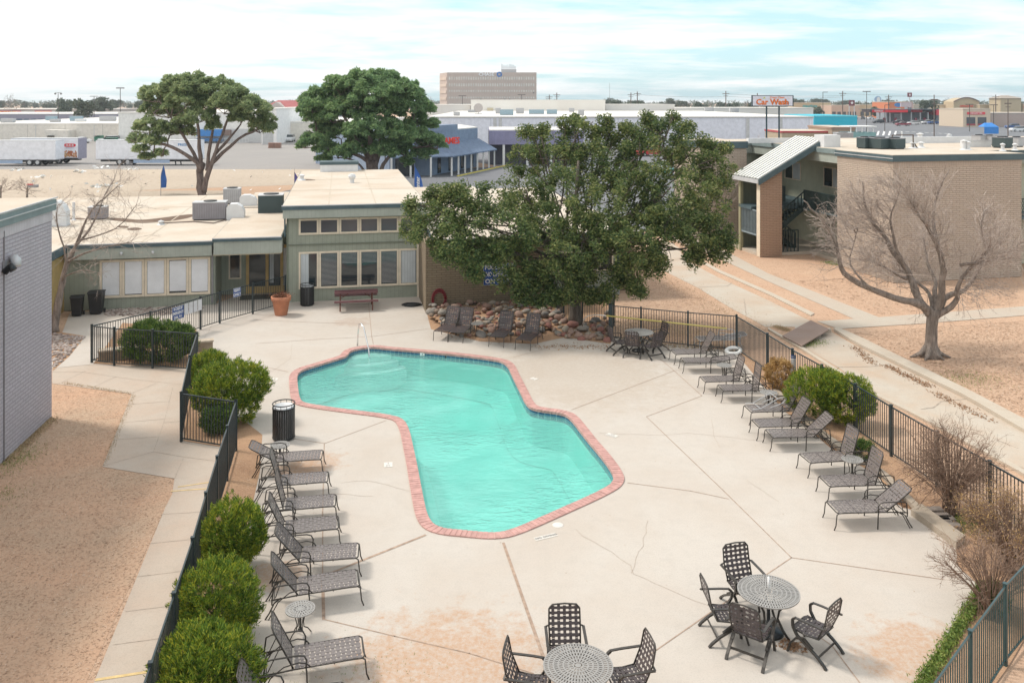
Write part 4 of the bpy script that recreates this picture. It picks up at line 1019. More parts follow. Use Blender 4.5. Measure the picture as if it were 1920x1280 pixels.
L_ = [([(1746, 583), (1728, 572), (1712, 567), (1690, 561), (1640, 546), (1600, 527), (1577, 505), (1576, 490), (1570, 465), (1560, 440), (1545, 415), (1525, 395), (1508, 378)], 0, -1.0, .17, .025),
      ([(1744, 588), (1730, 572), (1716, 552), (1708, 522), (1700, 505), (1680, 480), (1665, 455), (1645, 430), (1630, 405), (1622, 380), (1616, 340)], 0, 1.2, .19, .02),
      ([(1703, 515), (1692, 490), (1680, 465), (1674, 440), (1668, 405), (1684, 370), (1690, 340)], .3, 0.2, .09, .015),
      ([(1700, 522), (1690, 520), (1675, 510), (1655, 500), (1636, 489)], .3, -.8, .07, .02),
      ([(1754, 585), (1764, 560), (1768, 530), (1767, 500), (1762, 470), (1752, 450), (1738, 425), (1722, 402), (1708, 380)], 0, -.9, .17, .025),
      ([(1758, 462), (1752, 435), (1750, 405), (1752, 380), (1765, 345), (1780, 318)], -.5, .8, .10, .015),
      ([(1756, 590), (1780, 580), (1795, 562), (1795, 545), (1801, 525), (1816, 505), (1832, 490), (1852, 470)], 0, -1.2, .14, .025),
      ([(1758, 586), (1768, 562), (1780, 553), (1806, 547), (1820, 530), (1838, 502), (1848, 480), (1845, 450), (1838, 425), (1846, 395)], 0, .9, .13, .02),
      ([(1800, 497), (1840, 492), (1870, 486), (1900, 468)], -.9, -1.6, .07, .02),
      ([(1750, 588), (1746, 560), (1738, 545), (1718, 528), (1700, 515), (1686, 505)], .2, 1.6, .09, .03),
      ([(1756, 575), (1752, 550), (1755, 525), (1740, 500), (1735, 470), (1730, 445)], .3, 1.8, .11, .03),
      ([(1640, 546), (1610, 520), (1590, 490), (1600, 460), (1608, 430)], -.6, .6, .05, .012)]
mb = MB(); ends = []
for (px_, y0, y1, r0, r1) in L_:
    pts = limb_px(mb, px_, Y+y0, Y+y1, r0, r1); ends.append(pts)
mb.build('limbs', BARKG, e, True, world=True)
mb = MB()
qc = T(1722, 478, Y)
LIMIT = lambda q: ((q.x-qc.x)/4.0)**2+((q.z-qc.z)/3.15)**2 < 1 or (q.x < qc.x-1.5 and abs(q.x-T(1555, 430, Y).x) < 1.0 and q.z > T(0, 500, Y).z and q.z < T(0, 360, Y).z)
for pts in ends:
    m_ = len(pts)
    li = ends.index(pts)
    for i in range(int(m_*(.38 if li else .62)), m_):
        for _ in range(8 if (i > m_*.5 and li) else 4):
            p = pts[i]; out = (p-T(1748, 500, Y)); out.z *= .5; out = out.normalized()
            d = out*.9+Vector((rnd.gauss(0, .5), rnd.gauss(0, .5), rnd.uniform(-.2, .95)))
            twigs(mb, p, d, rnd.uniform(.6, 1.25) if li else rnd.uniform(.35, .7), .0135, 3, .02, .5, 3, (2, 3), .22)
mb.build('twigs', TWIG, e, world=True)
LIMIT = None
# leaning bare tree between the lavender building and the clubhouse
e = empty('bare_tree', P(103, 622), 0, 'leaning leafless tree beside the lavender brick building', 'tree')
Y = P(103, 622).y; mb = MB(); ends = []
for (px_, y0, y1, r0, r1) in [([(103, 622), (106, 590), (112, 555), (118, 520), (128, 490), (137, 468)], 0, .2, .17, .10), ([(130, 485), (142, 462), (150, 440), (160, 415), (170, 398), (182, 382), (200, 368), (225, 345)], .1, 0, .08, .012),
        ([(137, 468), (152, 450), (168, 430), (182, 405), (190, 380), (205, 350), (215, 335)], .2, 1.5, .07, .012), ([(118, 525), (125, 500), (122, 470), (112, 440), (105, 410), (108, 385)], 0, -1, .06, .012),
        ([(128, 490), (150, 478), (180, 468), (210, 460), (245, 455)], 0, -1.2, .06, .012), ([(118, 520), (140, 510), (160, 505), (185, 512)], 0, -1, .04, .01), ([(152, 450), (190, 440), (225, 425), (255, 385)], 0, .4, .04, .01)]:
    ends.append(limb_px(mb, px_, Y+y0, Y+y1, r0, r1))
mb.build('trunk', BARKG, e, True, world=True); mb = MB()
for pts in ends[1:]:
    for p in pts[4:]:
        for _ in range(4): twigs(mb, p, Vector((rnd.gauss(.35, .6), rnd.gauss(0, .5), rnd.gauss(.15, .55))), rnd.uniform(.45, .9), .009, 3, 0, .5, 3, (2, 2), .2)
mb.build('twigs', TWIG, e, world=True)
for (px, Y, h, lab) in [(1352, 57, 5.2, 'thin leafless tree against the far brick block'), (0, 78, 3.2, 'thin leafless sapling behind the lavender building roof'), (50, 80, 2.6, 'second bare sapling behind the lavender roof'), (1420, 110, 5.0, 'far leafless bushy tree under the car wash board')]:
    e = empty('bare_tree', at(px, Y), 0, lab, 'tree'); mb = MB(); mb2 = MB()
    mb.tube([(0, 0, 0), (.05, 0, h*.35), (.1, 0, h*.6)], [.12, .09, .06], 6); mb.build('trunk', BARKG, e)
    for i in range(16): twigs(mb2, (.1*rnd.random(), 0, h*rnd.uniform(.35, .6)), (rnd.gauss(0, .8), rnd.gauss(0, .6), rnd.uniform(.1, 1)), h*.32, .025, 3, .05, .4, 3, (2, 3), .15)
    mb2.build('twigs', TWIG, e)
# live oak -------------------------------------------------
base = P(1080, 612); Yo = base.y
e = empty('oak_tree', base, 0, 'large dark evergreen oak rising over the clubhouse and the boulders', 'tree')
lobes = [(1085,262,38,1.15),(1042,300,38,1.5),(1130,295,38,1.5),(1243,262,38,1.35),(1190,318,37,1.6),(1290,292,38,1.3),(1335,312,37,.95),(1003,272,39,.9),(1225,232,38.5,.45),(1060,238,38.5,.45),(1145,250,38.5,.6),(985,300,38.5,.8),
 (985,372,37,1.35),(1060,375,36,1.9),(1160,385,36,1.9),(1258,375,36,1.8),(1325,385,36,1.1),(1345,430,36,.8),(1340,345,37,.7),(1190,265,38,.8),
 (880,385,35.6,1.25),(835,395,35.3,1.3),(795,425,35,.95),(865,440,34.6,1.35),(930,430,35,1.55),(897,485,34.8,.95),(955,480,34.8,1.0),(840,470,35,.75),
 (1020,455,34.8,1.5),(1090,455,34.8,1.5),(1168,440,34.6,1.5),(1248,440,35,1.3),(1305,430,35.5,1.05),(1040,520,34.8,.85),(1190,500,35,.85),(1150,520,35.2,.6),(1000,515,34.8,.7),(1350,465,35.5,.5),(1225,490,35,.6),(1095,500,35.8,.7),
 (960,525,34.8,.6),(1195,535,35,.35),(820,368,35.8,.5),(1300,480,35.5,.35),(1320,465,35.5,.5),(1370,440,35.8,.4),(1012,560,34.8,.45),(1135,545,35,.4),(980,545,34.8,.5),(1010,240,38.5,.3),(1075,226,38.5,.32),(1110,238,38.5,.35),(1170,236,38.5,.35),(1215,222,38.5,.3),(1262,222,38.5,.35),(1285,240,38.5,.35),(1320,268,38,.35),(1352,272,38,.35),(1140,228,38.5,.28),(985,245,39,.25),(775,385,35.5,.35),(1065,548,35.0,.5),(1100,540,35.1,.5),(1120,560,35.3,.35),(1042,560,35,.4)]
Cs = []; Ns = []; LC = []
for (px, py, Yl, r) in lobes:
    c = np.array(T(px, py, Yl)); LC.append((Vector(c), r)) if py < 530 else None
    k = int(r*r*(13 if py < 335 else 17))+6; d, q = ball(k, .35); q = q*np.array([r*1.02, r, r*.82])
    cl = c+q
    for i in range(k):
        m_ = 115; rr = .20+.22*rng.random(); dd, qq = ball(m_, .2)
        qq = qq*rr*np.array([1, 1, .8]); qq[:, 2] -= rng.random(m_)**3*.28
        Cs.append(cl[i]+qq); Ns.append(dd*.5+d[i]*.4+np.array([0, 0, .45]))
C = np.concatenate(Cs); N = np.concatenate(Ns); N = N/np.linalg.norm(N, axis=1)[:, None]
sx = C[:, 0]/C[:, 1]*F+CX; sy = CY+(H-C[:, 2])/C[:, 1]*F
keep = C[:, 2] > 1.25
C, N = C[keep], N[keep]
# leaf blades lie across the outward direction
leaves('crown', C, .068, .42, OAKL, e, loc=None, N=None).location = (-base.x, -base.y, 0)
mb = MB(); b0 = base
tr1 = [T(1080, 614, Yo), T(1079, 590, Yo), T(1078, 560, Yo), T(1079, 540, Yo)]
mb.tube([p for p in tr1], [.38, .27, .235, .25], 12)
fork = T(1079, 545, Yo)
for (px_, r0, r1) in [([(1076, 560), (1062, 530), (1050, 495), (1035, 460), (1000, 420), (950, 400)], .16, .06), ([(1082, 560), (1095, 520), (1108, 490), (1130, 450), (1180, 400), (1240, 370)], .22, .08), ([(1080, 545), (1082, 500), (1075, 440), (1080, 370), (1085, 300)], .18, .05),
                      ([(1108, 490), (1160, 470), (1220, 440), (1290, 425)], .12, .04), ([(1050, 495), (1010, 470), (950, 455), (880, 440), (830, 420)], .12, .03)]:
    limb_px(mb, px_, Yo, Yo-.3, r0, r1)
for (c, r) in LC:
    s = fork+Vector((rnd.uniform(-1.5, 1.5), rnd.uniform(-.5, .8), rnd.uniform(.6, 2.6))); s = s.lerp(c, .25)
    mb.tube(smooth(jig(s, c+Vector((0, 0, r*.3)), 3, .2)), .035, 5)
    for _ in range(int(3+r*3)):
        d = Vector((rnd.gauss(0, 1), rnd.gauss(0, 1), rnd.gauss(.2, .8))).normalized()*r*.95; mb.tube(jig(c, c+d, 3, .07), taper(4, .025, .008), 3, cap=False)
mb.build('trunk', BARK, e, True, world=True)
# pines -------------------------------------------------
def pine(base, Y, puffs, limbs, label, mat, dens=1.0, lowfork=None):
    b0 = at(base, Y); e = empty('pine_tree', b0, 0, label, 'tree', 'umbrella pines beyond the clubhouse')
    Cs = []; Ns = []; mb = MB()
    for (px, py, rp) in puffs:
        r = rp*1.22/F*Y; c = np.array(T(px, py, Y+rnd.uniform(-2.6, 2.6)))
        sub = max(5, int(r*r*6.5))
        d, q = ball(sub, .55); q[:, 2] = np.abs(q[:, 2])*.95-.22
        for i in range(sub):
            cc = c+q[i]*r*np.array([.92, .92, .80]); rr = rng.uniform(.28, .62); m_ = int(120*dens)
            dd, qq = ball(m_, .5); qq[:, 2] = np.abs(qq[:, 2])-.22*rng.random(m_)
            Cs.append(cc+qq*rr*1.12); Ns.append(dd+np.array([0, 0, .8]))
    C = np.concatenate(Cs)-np.array(b0); N = np.concatenate(Ns); N /= np.linalg.norm(N, axis=1)[:, None]
    leaves('crown', C, .24, .32, mat, e, up=.5)
    for (px_, r0, r1) in limbs:
        limb_px(mb, px_, Y, Y+rnd.uniform(-1.5, 1.5), r0, r1, 8)
    hub = Vector(T(limbs[0][0][-1][0], limbs[0][0][-1][1], Y))
    for (px, py, rp) in puffs:
        c = T(px, py+rp*.3, Y); src = min((T(q[0], q[1], Y) for l in limbs[1:] for q in l[0][1:]), key=lambda v: (v-c).length)
        mb.tube(smooth(jig(src, c, 2, .15)), .07, 4)
        for _ in range(5): mb.tube(jig(c, c+Vector((rnd.gauss(0, .7), rnd.gauss(0, .7), rnd.uniform(.1, .9)))*(rp/F*Y*.8), 2, .06), .035, 3, cap=False)
    mb.build('trunk', BARKP, e, True, world=True); return e
pine(383, 87, [(300,182,32),(335,170,36),(370,166,36),(405,172,38),(440,188,36),(470,205,30),(493,228,20),(288,205,26),(315,212,30),(345,195,30),(372,222,28),(280,242,26),(262,262,18),(290,266,20),(268,284,14),
     (318,248,22),(345,232,18),(488,244,18),(420,205,28),(452,222,20),(385,195,30),(278,298,9),(305,290,10),(502,240,10),(300,245,18),(395,238,14),(360,250,12)],
     [([(380, 372), (376, 345), (374, 325), (380, 305)], .46, .34), ([(378, 318), (366, 300), (340, 285), (315, 272), (290, 268)], .30, .10), ([(376, 322), (368, 295), (350, 265), (335, 240), (320, 220)], .26, .09), ([(378, 318), (374, 285), (372, 250), (370, 225)], .28, .1),
      ([(382, 360), (388, 330), (398, 305), (405, 280), (420, 245), (430, 215)], .30, .1), ([(398, 305), (425, 280), (455, 255), (480, 245)], .24, .08), ([(402, 290), (430, 260), (450, 235)], .2, .07), ([(388, 320), (392, 280), (400, 240), (405, 205)], .24, .08)],
     'umbrella pine on the left with open crown and forked trunk', PINEL2, .85)
pine(695, 92, [(600,192,36),(638,168,34),(678,158,36),(718,158,36),(752,176,38),(776,204,34),(625,220,36),(668,205,42),(718,208,42),(592,222,26),(788,234,28),(690,244,40),(738,248,38),(778,262,30),(806,266,22),(640,252,32),
     (602,246,22),(590,268,20),(612,280,20),(576,262,12),(635,292,18),(722,284,28),(758,288,26),(798,290,22),(820,276,12),(655,285,20),(608,300,11),(762,308,13),(700,185,38),(650,190,36),(735,195,34),(680,270,30),(585,205,22),(570,275,10)],
     [([(697, 345), (697, 320), (696, 300), (694, 285)], .75, .55), ([(694, 300), (680, 280), (665, 255), (650, 225), (630, 200)], .32, .1), ([(695, 305), (670, 290), (640, 285), (615, 282), (595, 272)], .24, .08), ([(696, 298), (694, 260), (690, 225), (690, 190)], .34, .1),
      ([(700, 330), (706, 300), (718, 275), (740, 255), (770, 245)], .32, .1), ([(710, 335), (722, 300), (750, 280), (790, 275)], .28, .08), ([(700, 300), (715, 260), (725, 220), (735, 190)], .28, .08), ([(690, 330), (672, 305), (655, 298), (635, 296)], .16, .06)],
     'dense rounded umbrella pine right of the first, behind the clubhouse roof', PINEL, 1.0)
# far trees -------------------------------------------------
def far_proto(kind, seed, h=7.0):
    e = empty('tree'); r = h*.42
    if kind == 'bare':
        mb = MB(); mb.tube([(0, 0, 0), (0, 0, h*.4)], [.18, .12], 5); mb.build('trunk', TWIG, e)
        Cs = []
        for i in range(10):
            c = np.array([rnd.uniform(-.7, .7)*r, rnd.uniform(-.6, .6)*r, h*rnd.uniform(.4, .9)]); d, q = ball(55, .1); Cs.append(c+q*r*.5)
        leaves('crown', np.concatenate(Cs), .30, .16, FARB, e, up=.6)
    else:
        MB().tube([(0, 0, 0), (0, 0, h*.45)], [.22, .15], 5).build('trunk', BARKG, e)
        Cs = []; tall = kind == 'tall'
        for i in range(9):
            c = np.array([rnd.uniform(-.75, .75)*r*(.5 if tall else 1), rnd.uniform(-.6, .6)*r, h*rnd.uniform(.42, .85)]); d, q = ball(120, .5); Cs.append(c+q*r*np.array([.48, .48, .40]))
        leaves('crown', np.concatenate(Cs), .38, .5, FARL, e, up=.6)
    return e
FP = [far_proto('round', 1), far_proto('round', 2), far_proto('round', 3), far_proto('tall', 4), far_proto('bare', 5), far_proto('bare', 6)]
used = set()
def far_tree(k, px, Y, s, lab, grp='trees in the distance'):
    e = copy_tree(FP[k]) if k in used else FP[k]; used.add(k)
    e.location = at(px, Y); e.rotation_euler.z = rnd.uniform(0, 6); e.scale = (s, s, s*rnd.uniform(.9, 1.1)); tag(e, lab, 'tree', grp)
kinds = ['round green tree', 'round green tree', 'broad green tree', 'tall narrow green tree', 'bare brownish tree', 'bare brownish tree']
def region(px):
    return ('at the far left' if px < 110 else 'left of the first pine' if px < 270 else 'between the two pines' if px < 600 else 'left of the office tower' if px < 830 else 'just right of the office tower' if px < 1120
            else 'above the oak crown' if px < 1400 else 'behind the car wash board' if px < 1530 else 'behind the petrol station' if px < 1760 else 'at the far right')
for i in range(165):
    px = rnd.uniform(-60, 1980); Y = rnd.uniform(430, 1000)
    if 820 < px < 1010 and Y < 560: continue
    if px > 1470: Y = rnd.uniform(640, 1000)
    k = rnd.choice([0, 0, 1, 1, 2, 2, 3, 4, 5]); 
    far_tree(k, px, Y, rnd.uniform(1.0, 1.75), '%s in the horizon tree line %s' % (kinds[k], region(px)))
for (k, px, Y, s, lab) in [(3, 157, 330, 1.45, 'pale tall conifer standing above the flat roofs on the left'), (3, 122, 420, 1.5, 'tall conifer just right of the twin-headed far light pole'), (2, 180, 430, 1.2, 'dark round tree beside the thin far pole on the left'),
                      (1, 1085, 420, 1.25, 'dark dome-shaped tree on the horizon right of the office tower'), (0, 1150, 400, 1.5, 'broad dark tree near the tall antenna mast'), (1, 1190, 430, 1.35, 'second broad dark tree near the antenna mast'), (2, 1205, 400, 1.1, 'low tree beside the second broad dark tree'),
                      (2, 1745, 440, 1.5, 'round dark tree behind the red shop front'), (1, 1535, 400, .95, 'low green tree behind the teal building'), (2, 1500, 280, .75, 'low tree right behind the car wash board'),
                      (4, 1280, 330, 1.2, 'bare tree above the right part of the oak'), (5, 1330, 300, .8, 'small bare tree above the oak edge'), (1, 1645, 440, 1.0, 'low green tree left of the orange shop'), (4, 272, 420, 1.5, 'bare tree behind the left pine crown'),
                      (1, 535, 420, 1.3, 'tree rising over the red tiled roof'), (2, 1380, 290, .75, 'low tree beside the board edge')]:
    far_tree(k, px, Y, s, lab)
# the continuous wood on the horizon
Cs = []
for i in range(900):
    Y = rnd.uniform(1000, 1500); px = rnd.uniform(-200, 2120); c = np.array(at(px, Y))+np.array([0, 0, rnd.uniform(1, 9)]); d, q = ball(26, .2)
    Cs.append(c+q*np.array([9, 9, 2.8]))
o = leaves('distant_wood', np.concatenate(Cs), 1.5, .5, FARL, up=.6); tag(o, kind='stuff')
# boulders -------------------------------------------------
STC = [flat('stone_%d' % i, c, .85, 0, .22, 6) for i, c in enumerate([(.25, .155, .12), (.29, .195, .155), (.22, .165, .125), (.25, .225, .195), (.33, .28, .225), (.26, .12, .095), (.19, .175, .16)])]
def stone_mesh(seed):
    r_ = random.Random(seed); import bmesh
    bm = bmesh.new(); bmesh.ops.create_icosphere(bm, subdivisions=2, radius=1)
    sx_, sy_, sz_ = r_.uniform(.9, 1.3), r_.uniform(.7, 1.0), r_.uniform(.5, .8)
    ns = [Vector((r_.gauss(0, 1), r_.gauss(0, 1), r_.gauss(0, 1))).normalized() for _ in range(7)]; hs = [r_.uniform(.62, .95) for _ in ns]
    for v in bm.verts:
        for n_, h_ in zip(ns, hs):
            d = v.co.dot(n_)
            if d > h_: v.co -= n_*(d-h_)*.85
        v.co = Vector((v.co.x*sx_, v.co.y*sy_, v.co.z*sz_))
    me = bpy.data.meshes.new('boulder'); bm.to_mesh(me); bm.free()
    me.polygons.foreach_set('use_smooth', [True]*len(me.polygons)); return me
SM = []
for i in range(7):
    for k in range(2):
        me = stone_mesh(100+i*7+k); me.materials.append(STC[i]); SM.append(me)
COLN = ['red-brown', 'pinkish', 'brown', 'grey', 'pale cream', 'dark red', 'dark grey']
def inpoly(x, y, poly):
    c = False
    for i in range(len(poly)):
        x1, y1 = poly[i]; x2, y2 = poly[i-1]
        if (y1 > y) != (y2 > y) and x < (x2-x1)*(y-y1)/(y2-y1)+x1: c = not c
    return c
rock_px = [(802, 588), (810, 606), (860, 632), (930, 632), (1010, 632), (1025, 620), (1060, 636), (1142, 640), (1140, 600), (1110, 610), (1060, 605), (1050, 585), (1025, 574), (900, 581)]
rp = [tuple(P(*q)[:2]) for q in rock_px]
placed = []
xs = [p[0] for p in rp]; ys = [p[1] for p in rp]; cnt = 0
for tries in range(9000):
    if cnt >= 285: break
    x, y = rnd.uniform(min(xs), max(xs)), rnd.uniform(min(ys), max(ys)); s = rnd.choice([.09, .12, .14, .17, .21])*rnd.uniform(.85, 1.15)
    if not inpoly(x, y, rp): continue
    if any((x-a)**2+(y-b_)**2 < ((s+c)*.78)**2 for a, b_, c in placed): continue
    if (x-base.x)**2+(y-base.y)**2 < .5**2: continue
    placed.append((x, y, s)); k = rnd.randrange(14); cnt += 1
    # the heap rises towards the wall
    t_ = max(0, min(1, (y-34.5)/4.2)); z = s*.25+.28*t_+(.10 if rnd.random() < .3 else 0)
    o = bpy.data.objects.new('boulder', SM[k]); COL.objects.link(o); o.location = (x, y, z); o.scale = (s*1.1, s*1.1, s*1.05)
    o.rotation_euler = (rnd.uniform(-.25, .25), rnd.uniform(-.25, .25), rnd.uniform(0, 6))
    pxx = x/y*F+CX
    where = 'left part of the heap, by the loungers' if pxx < 900 else 'middle of the heap under the brick wall' if pxx < 1010 else 'right part of the heap around the oak trunk' if pxx < 1080 else 'right end of the heap by the gate post'
    size = 'large' if s > .165 else 'medium' if s > .12 else 'small'
    tag(o, '%s %s boulder in the %s' % (size, COLN[k//2], where), 'boulder', 'boulders heaped by the clubhouse')
# earth mound below the stones
mb = MB(); k = 24; tess = tessellate_polygon([[Vector((x, y, 0)) for x, y in rp]])
g = []
xs0, xs1, ys0, ys1 = min(xs), max(xs), min(ys), max(ys); nx, ny = 50, 30; idx = {}
for i in range(nx+1):
    for j in range(ny+1):
        x = xs0+(xs1-xs0)*i/nx; y = ys0+(ys1-ys0)*j/ny
        if inpoly(x, y, rp): idx[(i, j)] = len(mb.v); mb.v.append((x, y, .01+.27*max(0, min(1, (y-34.5)/4.2))))
for (i, j) in list(idx):
    q = [(i, j), (i+1, j), (i+1, j+1), (i, j+1)]
    if all(z in idx for z in q): mb.f.append(tuple(idx[z] for z in q))
o = mb.build('earth_mound', SOIL, None, True); tag(o, kind='structure')
# river stones by the left tree and under the clubhouse windows (too many to count)
def pebbles(poly_px, n_, s0, s1):
    poly = [tuple(P(*q)[:2]) for q in poly_px]; X = [p[0] for p in poly]; Yy = [p[1] for p in poly]; mb = MB(); c = 0; k = 0
    while c < n_ and k < n_*30:
        k += 1; x, y = rnd.uniform(min(X), max(X)), rnd.uniform(min(Yy), max(Yy))
        if not inpoly(x, y, poly): continue
        s = rnd.uniform(s0, s1); a = rnd.uniform(0, 3); prof = [(s*.9, 0), (s, s*.25), (s*.6, s*.55), (.001, s*.62)]
        b2 = MB(); b2.lathe(prof, 7, (0, 0, 0)); sx_ = rnd.uniform(.7, 1.3)
        mb.add([(x+(v[0]*sx_)*math.cos(a)-v[1]*math.sin(a), y+(v[0]*sx_)*math.sin(a)+v[1]*math.cos(a), v[2]) for v in b2.v], b2.f); c += 1
    m_, n2, b3 = nt('river_stone'); g_ = n2.nodes.new('ShaderNodeNewGeometry'); n2.links.new(ramp(n2, g_.outputs['Random Per Island'], [(0, (.17, .13, .11)), (.5, (.34, .27, .24)), (1, (.45, .40, .36))]), b3.inputs['Base Color']); b3.inputs['Roughness'].default_value = .8
    o = mb.build('river_stones', m_, None, True); tag(o, kind='stuff')
pebbles([(99, 690), (99, 625), (158, 632), (128, 668)], 330, .04, .09)
pebbles([(195, 592), (200, 580), (375, 572), (385, 578), (300, 592)], 420, .04, .09)
pxsheet('planting_bed', [(99, 695), (99, 620), (160, 630), (130, 668)], .003, SOIL)
# ---------------------------------------------------------------- buildings
def window(par, x0, x1, z0, z1, y, pane=GLASS, fr=TRIM, t=.07, side=None, name='window', blind=None, split=False, lab=None):
    """window on a wall facing -y (or -x with side='x': x0..x1 then run along y at x=y)"""
    mb = MB()
    def bx(m_, a, b_, c, d, e0, e1):
        if side == 'x': m_.box(c, d, a, b_, e0, e1)
        else: m_.box(a, b_, c, d, e0, e1)
    yo = y-.05
    bx(mb, x0, x1, yo, y+.01, z1-t, z1); bx(mb, x0, x1, yo-.015, y+.01, z0, z0+t)
    bx(mb, x0, x0+t, yo, y+.01, z0+t, z1-t); bx(mb, x1-t, x1, yo, y+.01, z0+t, z1-t)
    if split: bx(mb, (x0+x1)/2-.025, (x0+x1)/2+.025, yo+.005, y+.01, z0+t, z1-t)
    w = mb.build(name, fr, par)
    mb = MB(); bx(mb, x0+t, x1-t, y-.012, y-.004, z0+t, z1-t); mb.build('pane', pane, w)
    if blind is not None:
        mb = MB(); bx(mb, x0+t+.02, x0+t+(x1-x0-2*t)*blind, y-.018, y-.0135, z0+t+.01, z1-t-.01); mb.build('curtain', CURT, w)
    if lab: w['label'] = lab
    return w
def slab_roof(par, x0, x1, y0, y1, z0, z1, top=ROOFM, edge=TEALF, name='roof'):
    r = MB().box(x0, x1, y0, y1, z0, z1-.03).build(name, edge, par)
    MB().box(x0+.04, x1-.04, y0+.04, y1-.04, z1-.035, z1).build('roof_surface', top, r)
    MB().box(x0-.006, x1+.006, y0-.006, y0+.05, z1-.03, z1+.012).build('drip_edge', LGREY, r)
    return r
# lavender apartment building, left
c0 = P(97, 781)
yawL = math.atan2((P(0, 871)-P(97, 781)).y, (P(0, 871)-P(97, 781)).x)   # along the wall towards the camera
e = empty('apartment_building', c0, yawL, 'lavender painted brick apartment block cut off by the left edge', 'building', 'apartment blocks round the pool')
# local x runs towards the camera along the wall, local -y... the building lies on the +(-y) side
zL = 6.58
MB().box(0, 22, -11, 0, 0, zL-.36).build('wall', BRKL, e)
soldier = groove_mat('brick_soldier_lavender', (.57, .53, .55), .105, .14, False, .85, .72)
MB().box(-.015, 22, -11, .015, zL-.66, zL-.36).build('brick_course', soldier, e)
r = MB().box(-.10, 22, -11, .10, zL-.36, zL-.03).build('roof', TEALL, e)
MB().box(-.04, 22, -11, .04, zL-.035, zL+.02).build('roof_surface', ROOFM, r)
MB().box(-.13, 22, .08, .13, zL-.18, zL-.15).build('drip_edge', LGREY, r)
MB().box(-.13, 22, .08, .125, zL+.0, zL+.03).build('drip_edge', LGREY, r)
MB().box(3.25, 3.29, .0, .03, 0, zL-.5).build('conduit', flat('lavender_trim', (.22, .2, .21), .7), e)
w = MB().box(2.95, 3.35, .016, .06, 5.05, 5.30).build('wall_lamp', GREYMET, e)
mb = MB(); mb.tube([(2.9, .05, 5.25), (2.98, .16, 5.30), (3.1, .24, 5.27), (3.15, .28, 5.12)], [.10, .12, .13, .11], 8); mb.build('lamp_hood', LGREY, w, True)
mb = MB(); mb.tube([(3.3, .04, 5.0), (3.32, .2, 5.15), (3.34, .28, 5.05)], [.1, .09, .1], 8); mb.build('lamp_bulb_housing', BLKMET, w, True)
# clubhouse
yawC = R(11.3); O = Vector((-10.6, 40.85, 0))
e = empty('clubhouse', O, yawC, 'low sage green clubhouse with flat cream roofs behind the pool', 'building')
CB = e
# wall masses
mb = MB(); mb.box(0, 6.18, 0, 20, 0, 4.05); mb.box(-16, -3.3, .22, 20, 0, 2.55); mb.box(-3.3, 0, 2.3, 20, 0, 2.9); mb.box(11.8, 15.9, -1.4, 20, 0, 2.9)
mb.build('wall', SIDING, e)
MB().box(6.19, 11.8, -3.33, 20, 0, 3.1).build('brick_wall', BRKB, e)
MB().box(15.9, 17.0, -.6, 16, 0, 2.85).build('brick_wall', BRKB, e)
MB().box(-16, -9.84, -4, .22, 0, 2.55).build('side_wall', TAN, e)
# bands and trims
MB().box(-.05, 6.3, -.06, -.003, 2.68, 2.72).build('trim_board', SIDINGD, e)
MB().box(-.06, .03, -.03, .0, 0, 4.0).build('corner_board', SIDINGD, e)
MB().box(6.10, 6.185, -.035, .0, 0, 4.0).build('corner_board', TRIM, e)
slab_roof(e, -.25, 6.55, -.55, 20.3, 4.42, 4.62)
MB().box(-.20, 6.5, -.50, .3, 4.02, 4.42).build('fascia_board', BAND, e)
slab_roof(e, -16.2, -3.35, -.25, 20.2, 2.86, 3.05)
MB().box(-9.6, -3.4, -.20, .4, 2.36, 2.86).build('fascia_board', BAND, e)
MB().box(-16.2, -9.6, -4.3, -.25, 2.70, 3.05).build('fascia_board', TEALF, e); MB().box(-16.1, -9.64, -4.2, -.255, 3.05, 3.07).build('roof_surface', ROOFM, e)
slab_roof(e, -3.35, -.26, -.45, 20.2, 3.02, 3.18)
MB().box(-3.30, -.24, -.38, .3, 2.42, 3.02).build('fascia_board', BAND, e)
MB().box(-3.32, -.28, -.40, 2.3, 2.38, 2.42).build('soffit', flat('soffit_tan', (.34, .30, .22), .7), e)
slab_roof(e, 6.56, 12.0, -3.6, 20.2, 3.1, 3.32)
slab_roof(e, 12.01, 17.1, -1.7, 20.2, 2.9, 3.12)
mb = MB(); mb.tube([(-3.42, -.02, 2.8), (-3.42, .12, 2.6), (-3.42, .16, .1)], .045, 6); mb.build('downpipe', GREYMET, e)
mb = MB(); mb.tube([(-.15, -.25, 4.4), (-.13, -.08, 4.1), (-.13, -.06, 3.1)], .04, 6); mb.build('downpipe', TEALF, e)
MB().box(11.8, 15.92, -1.47, -1.4, .0, .25).build('plinth', flat('plinth_pale', (.35, .36, .34), .8), e)
for z in (.42,): MB().box(11.8, 15.95, -1.45, -1.4, z-.06, z).build('trim_board', TEALF, e)
MB().box(15.82, 15.95, -1.46, -1.39, .42, 2.9).build('corner_board', TEALF, e)
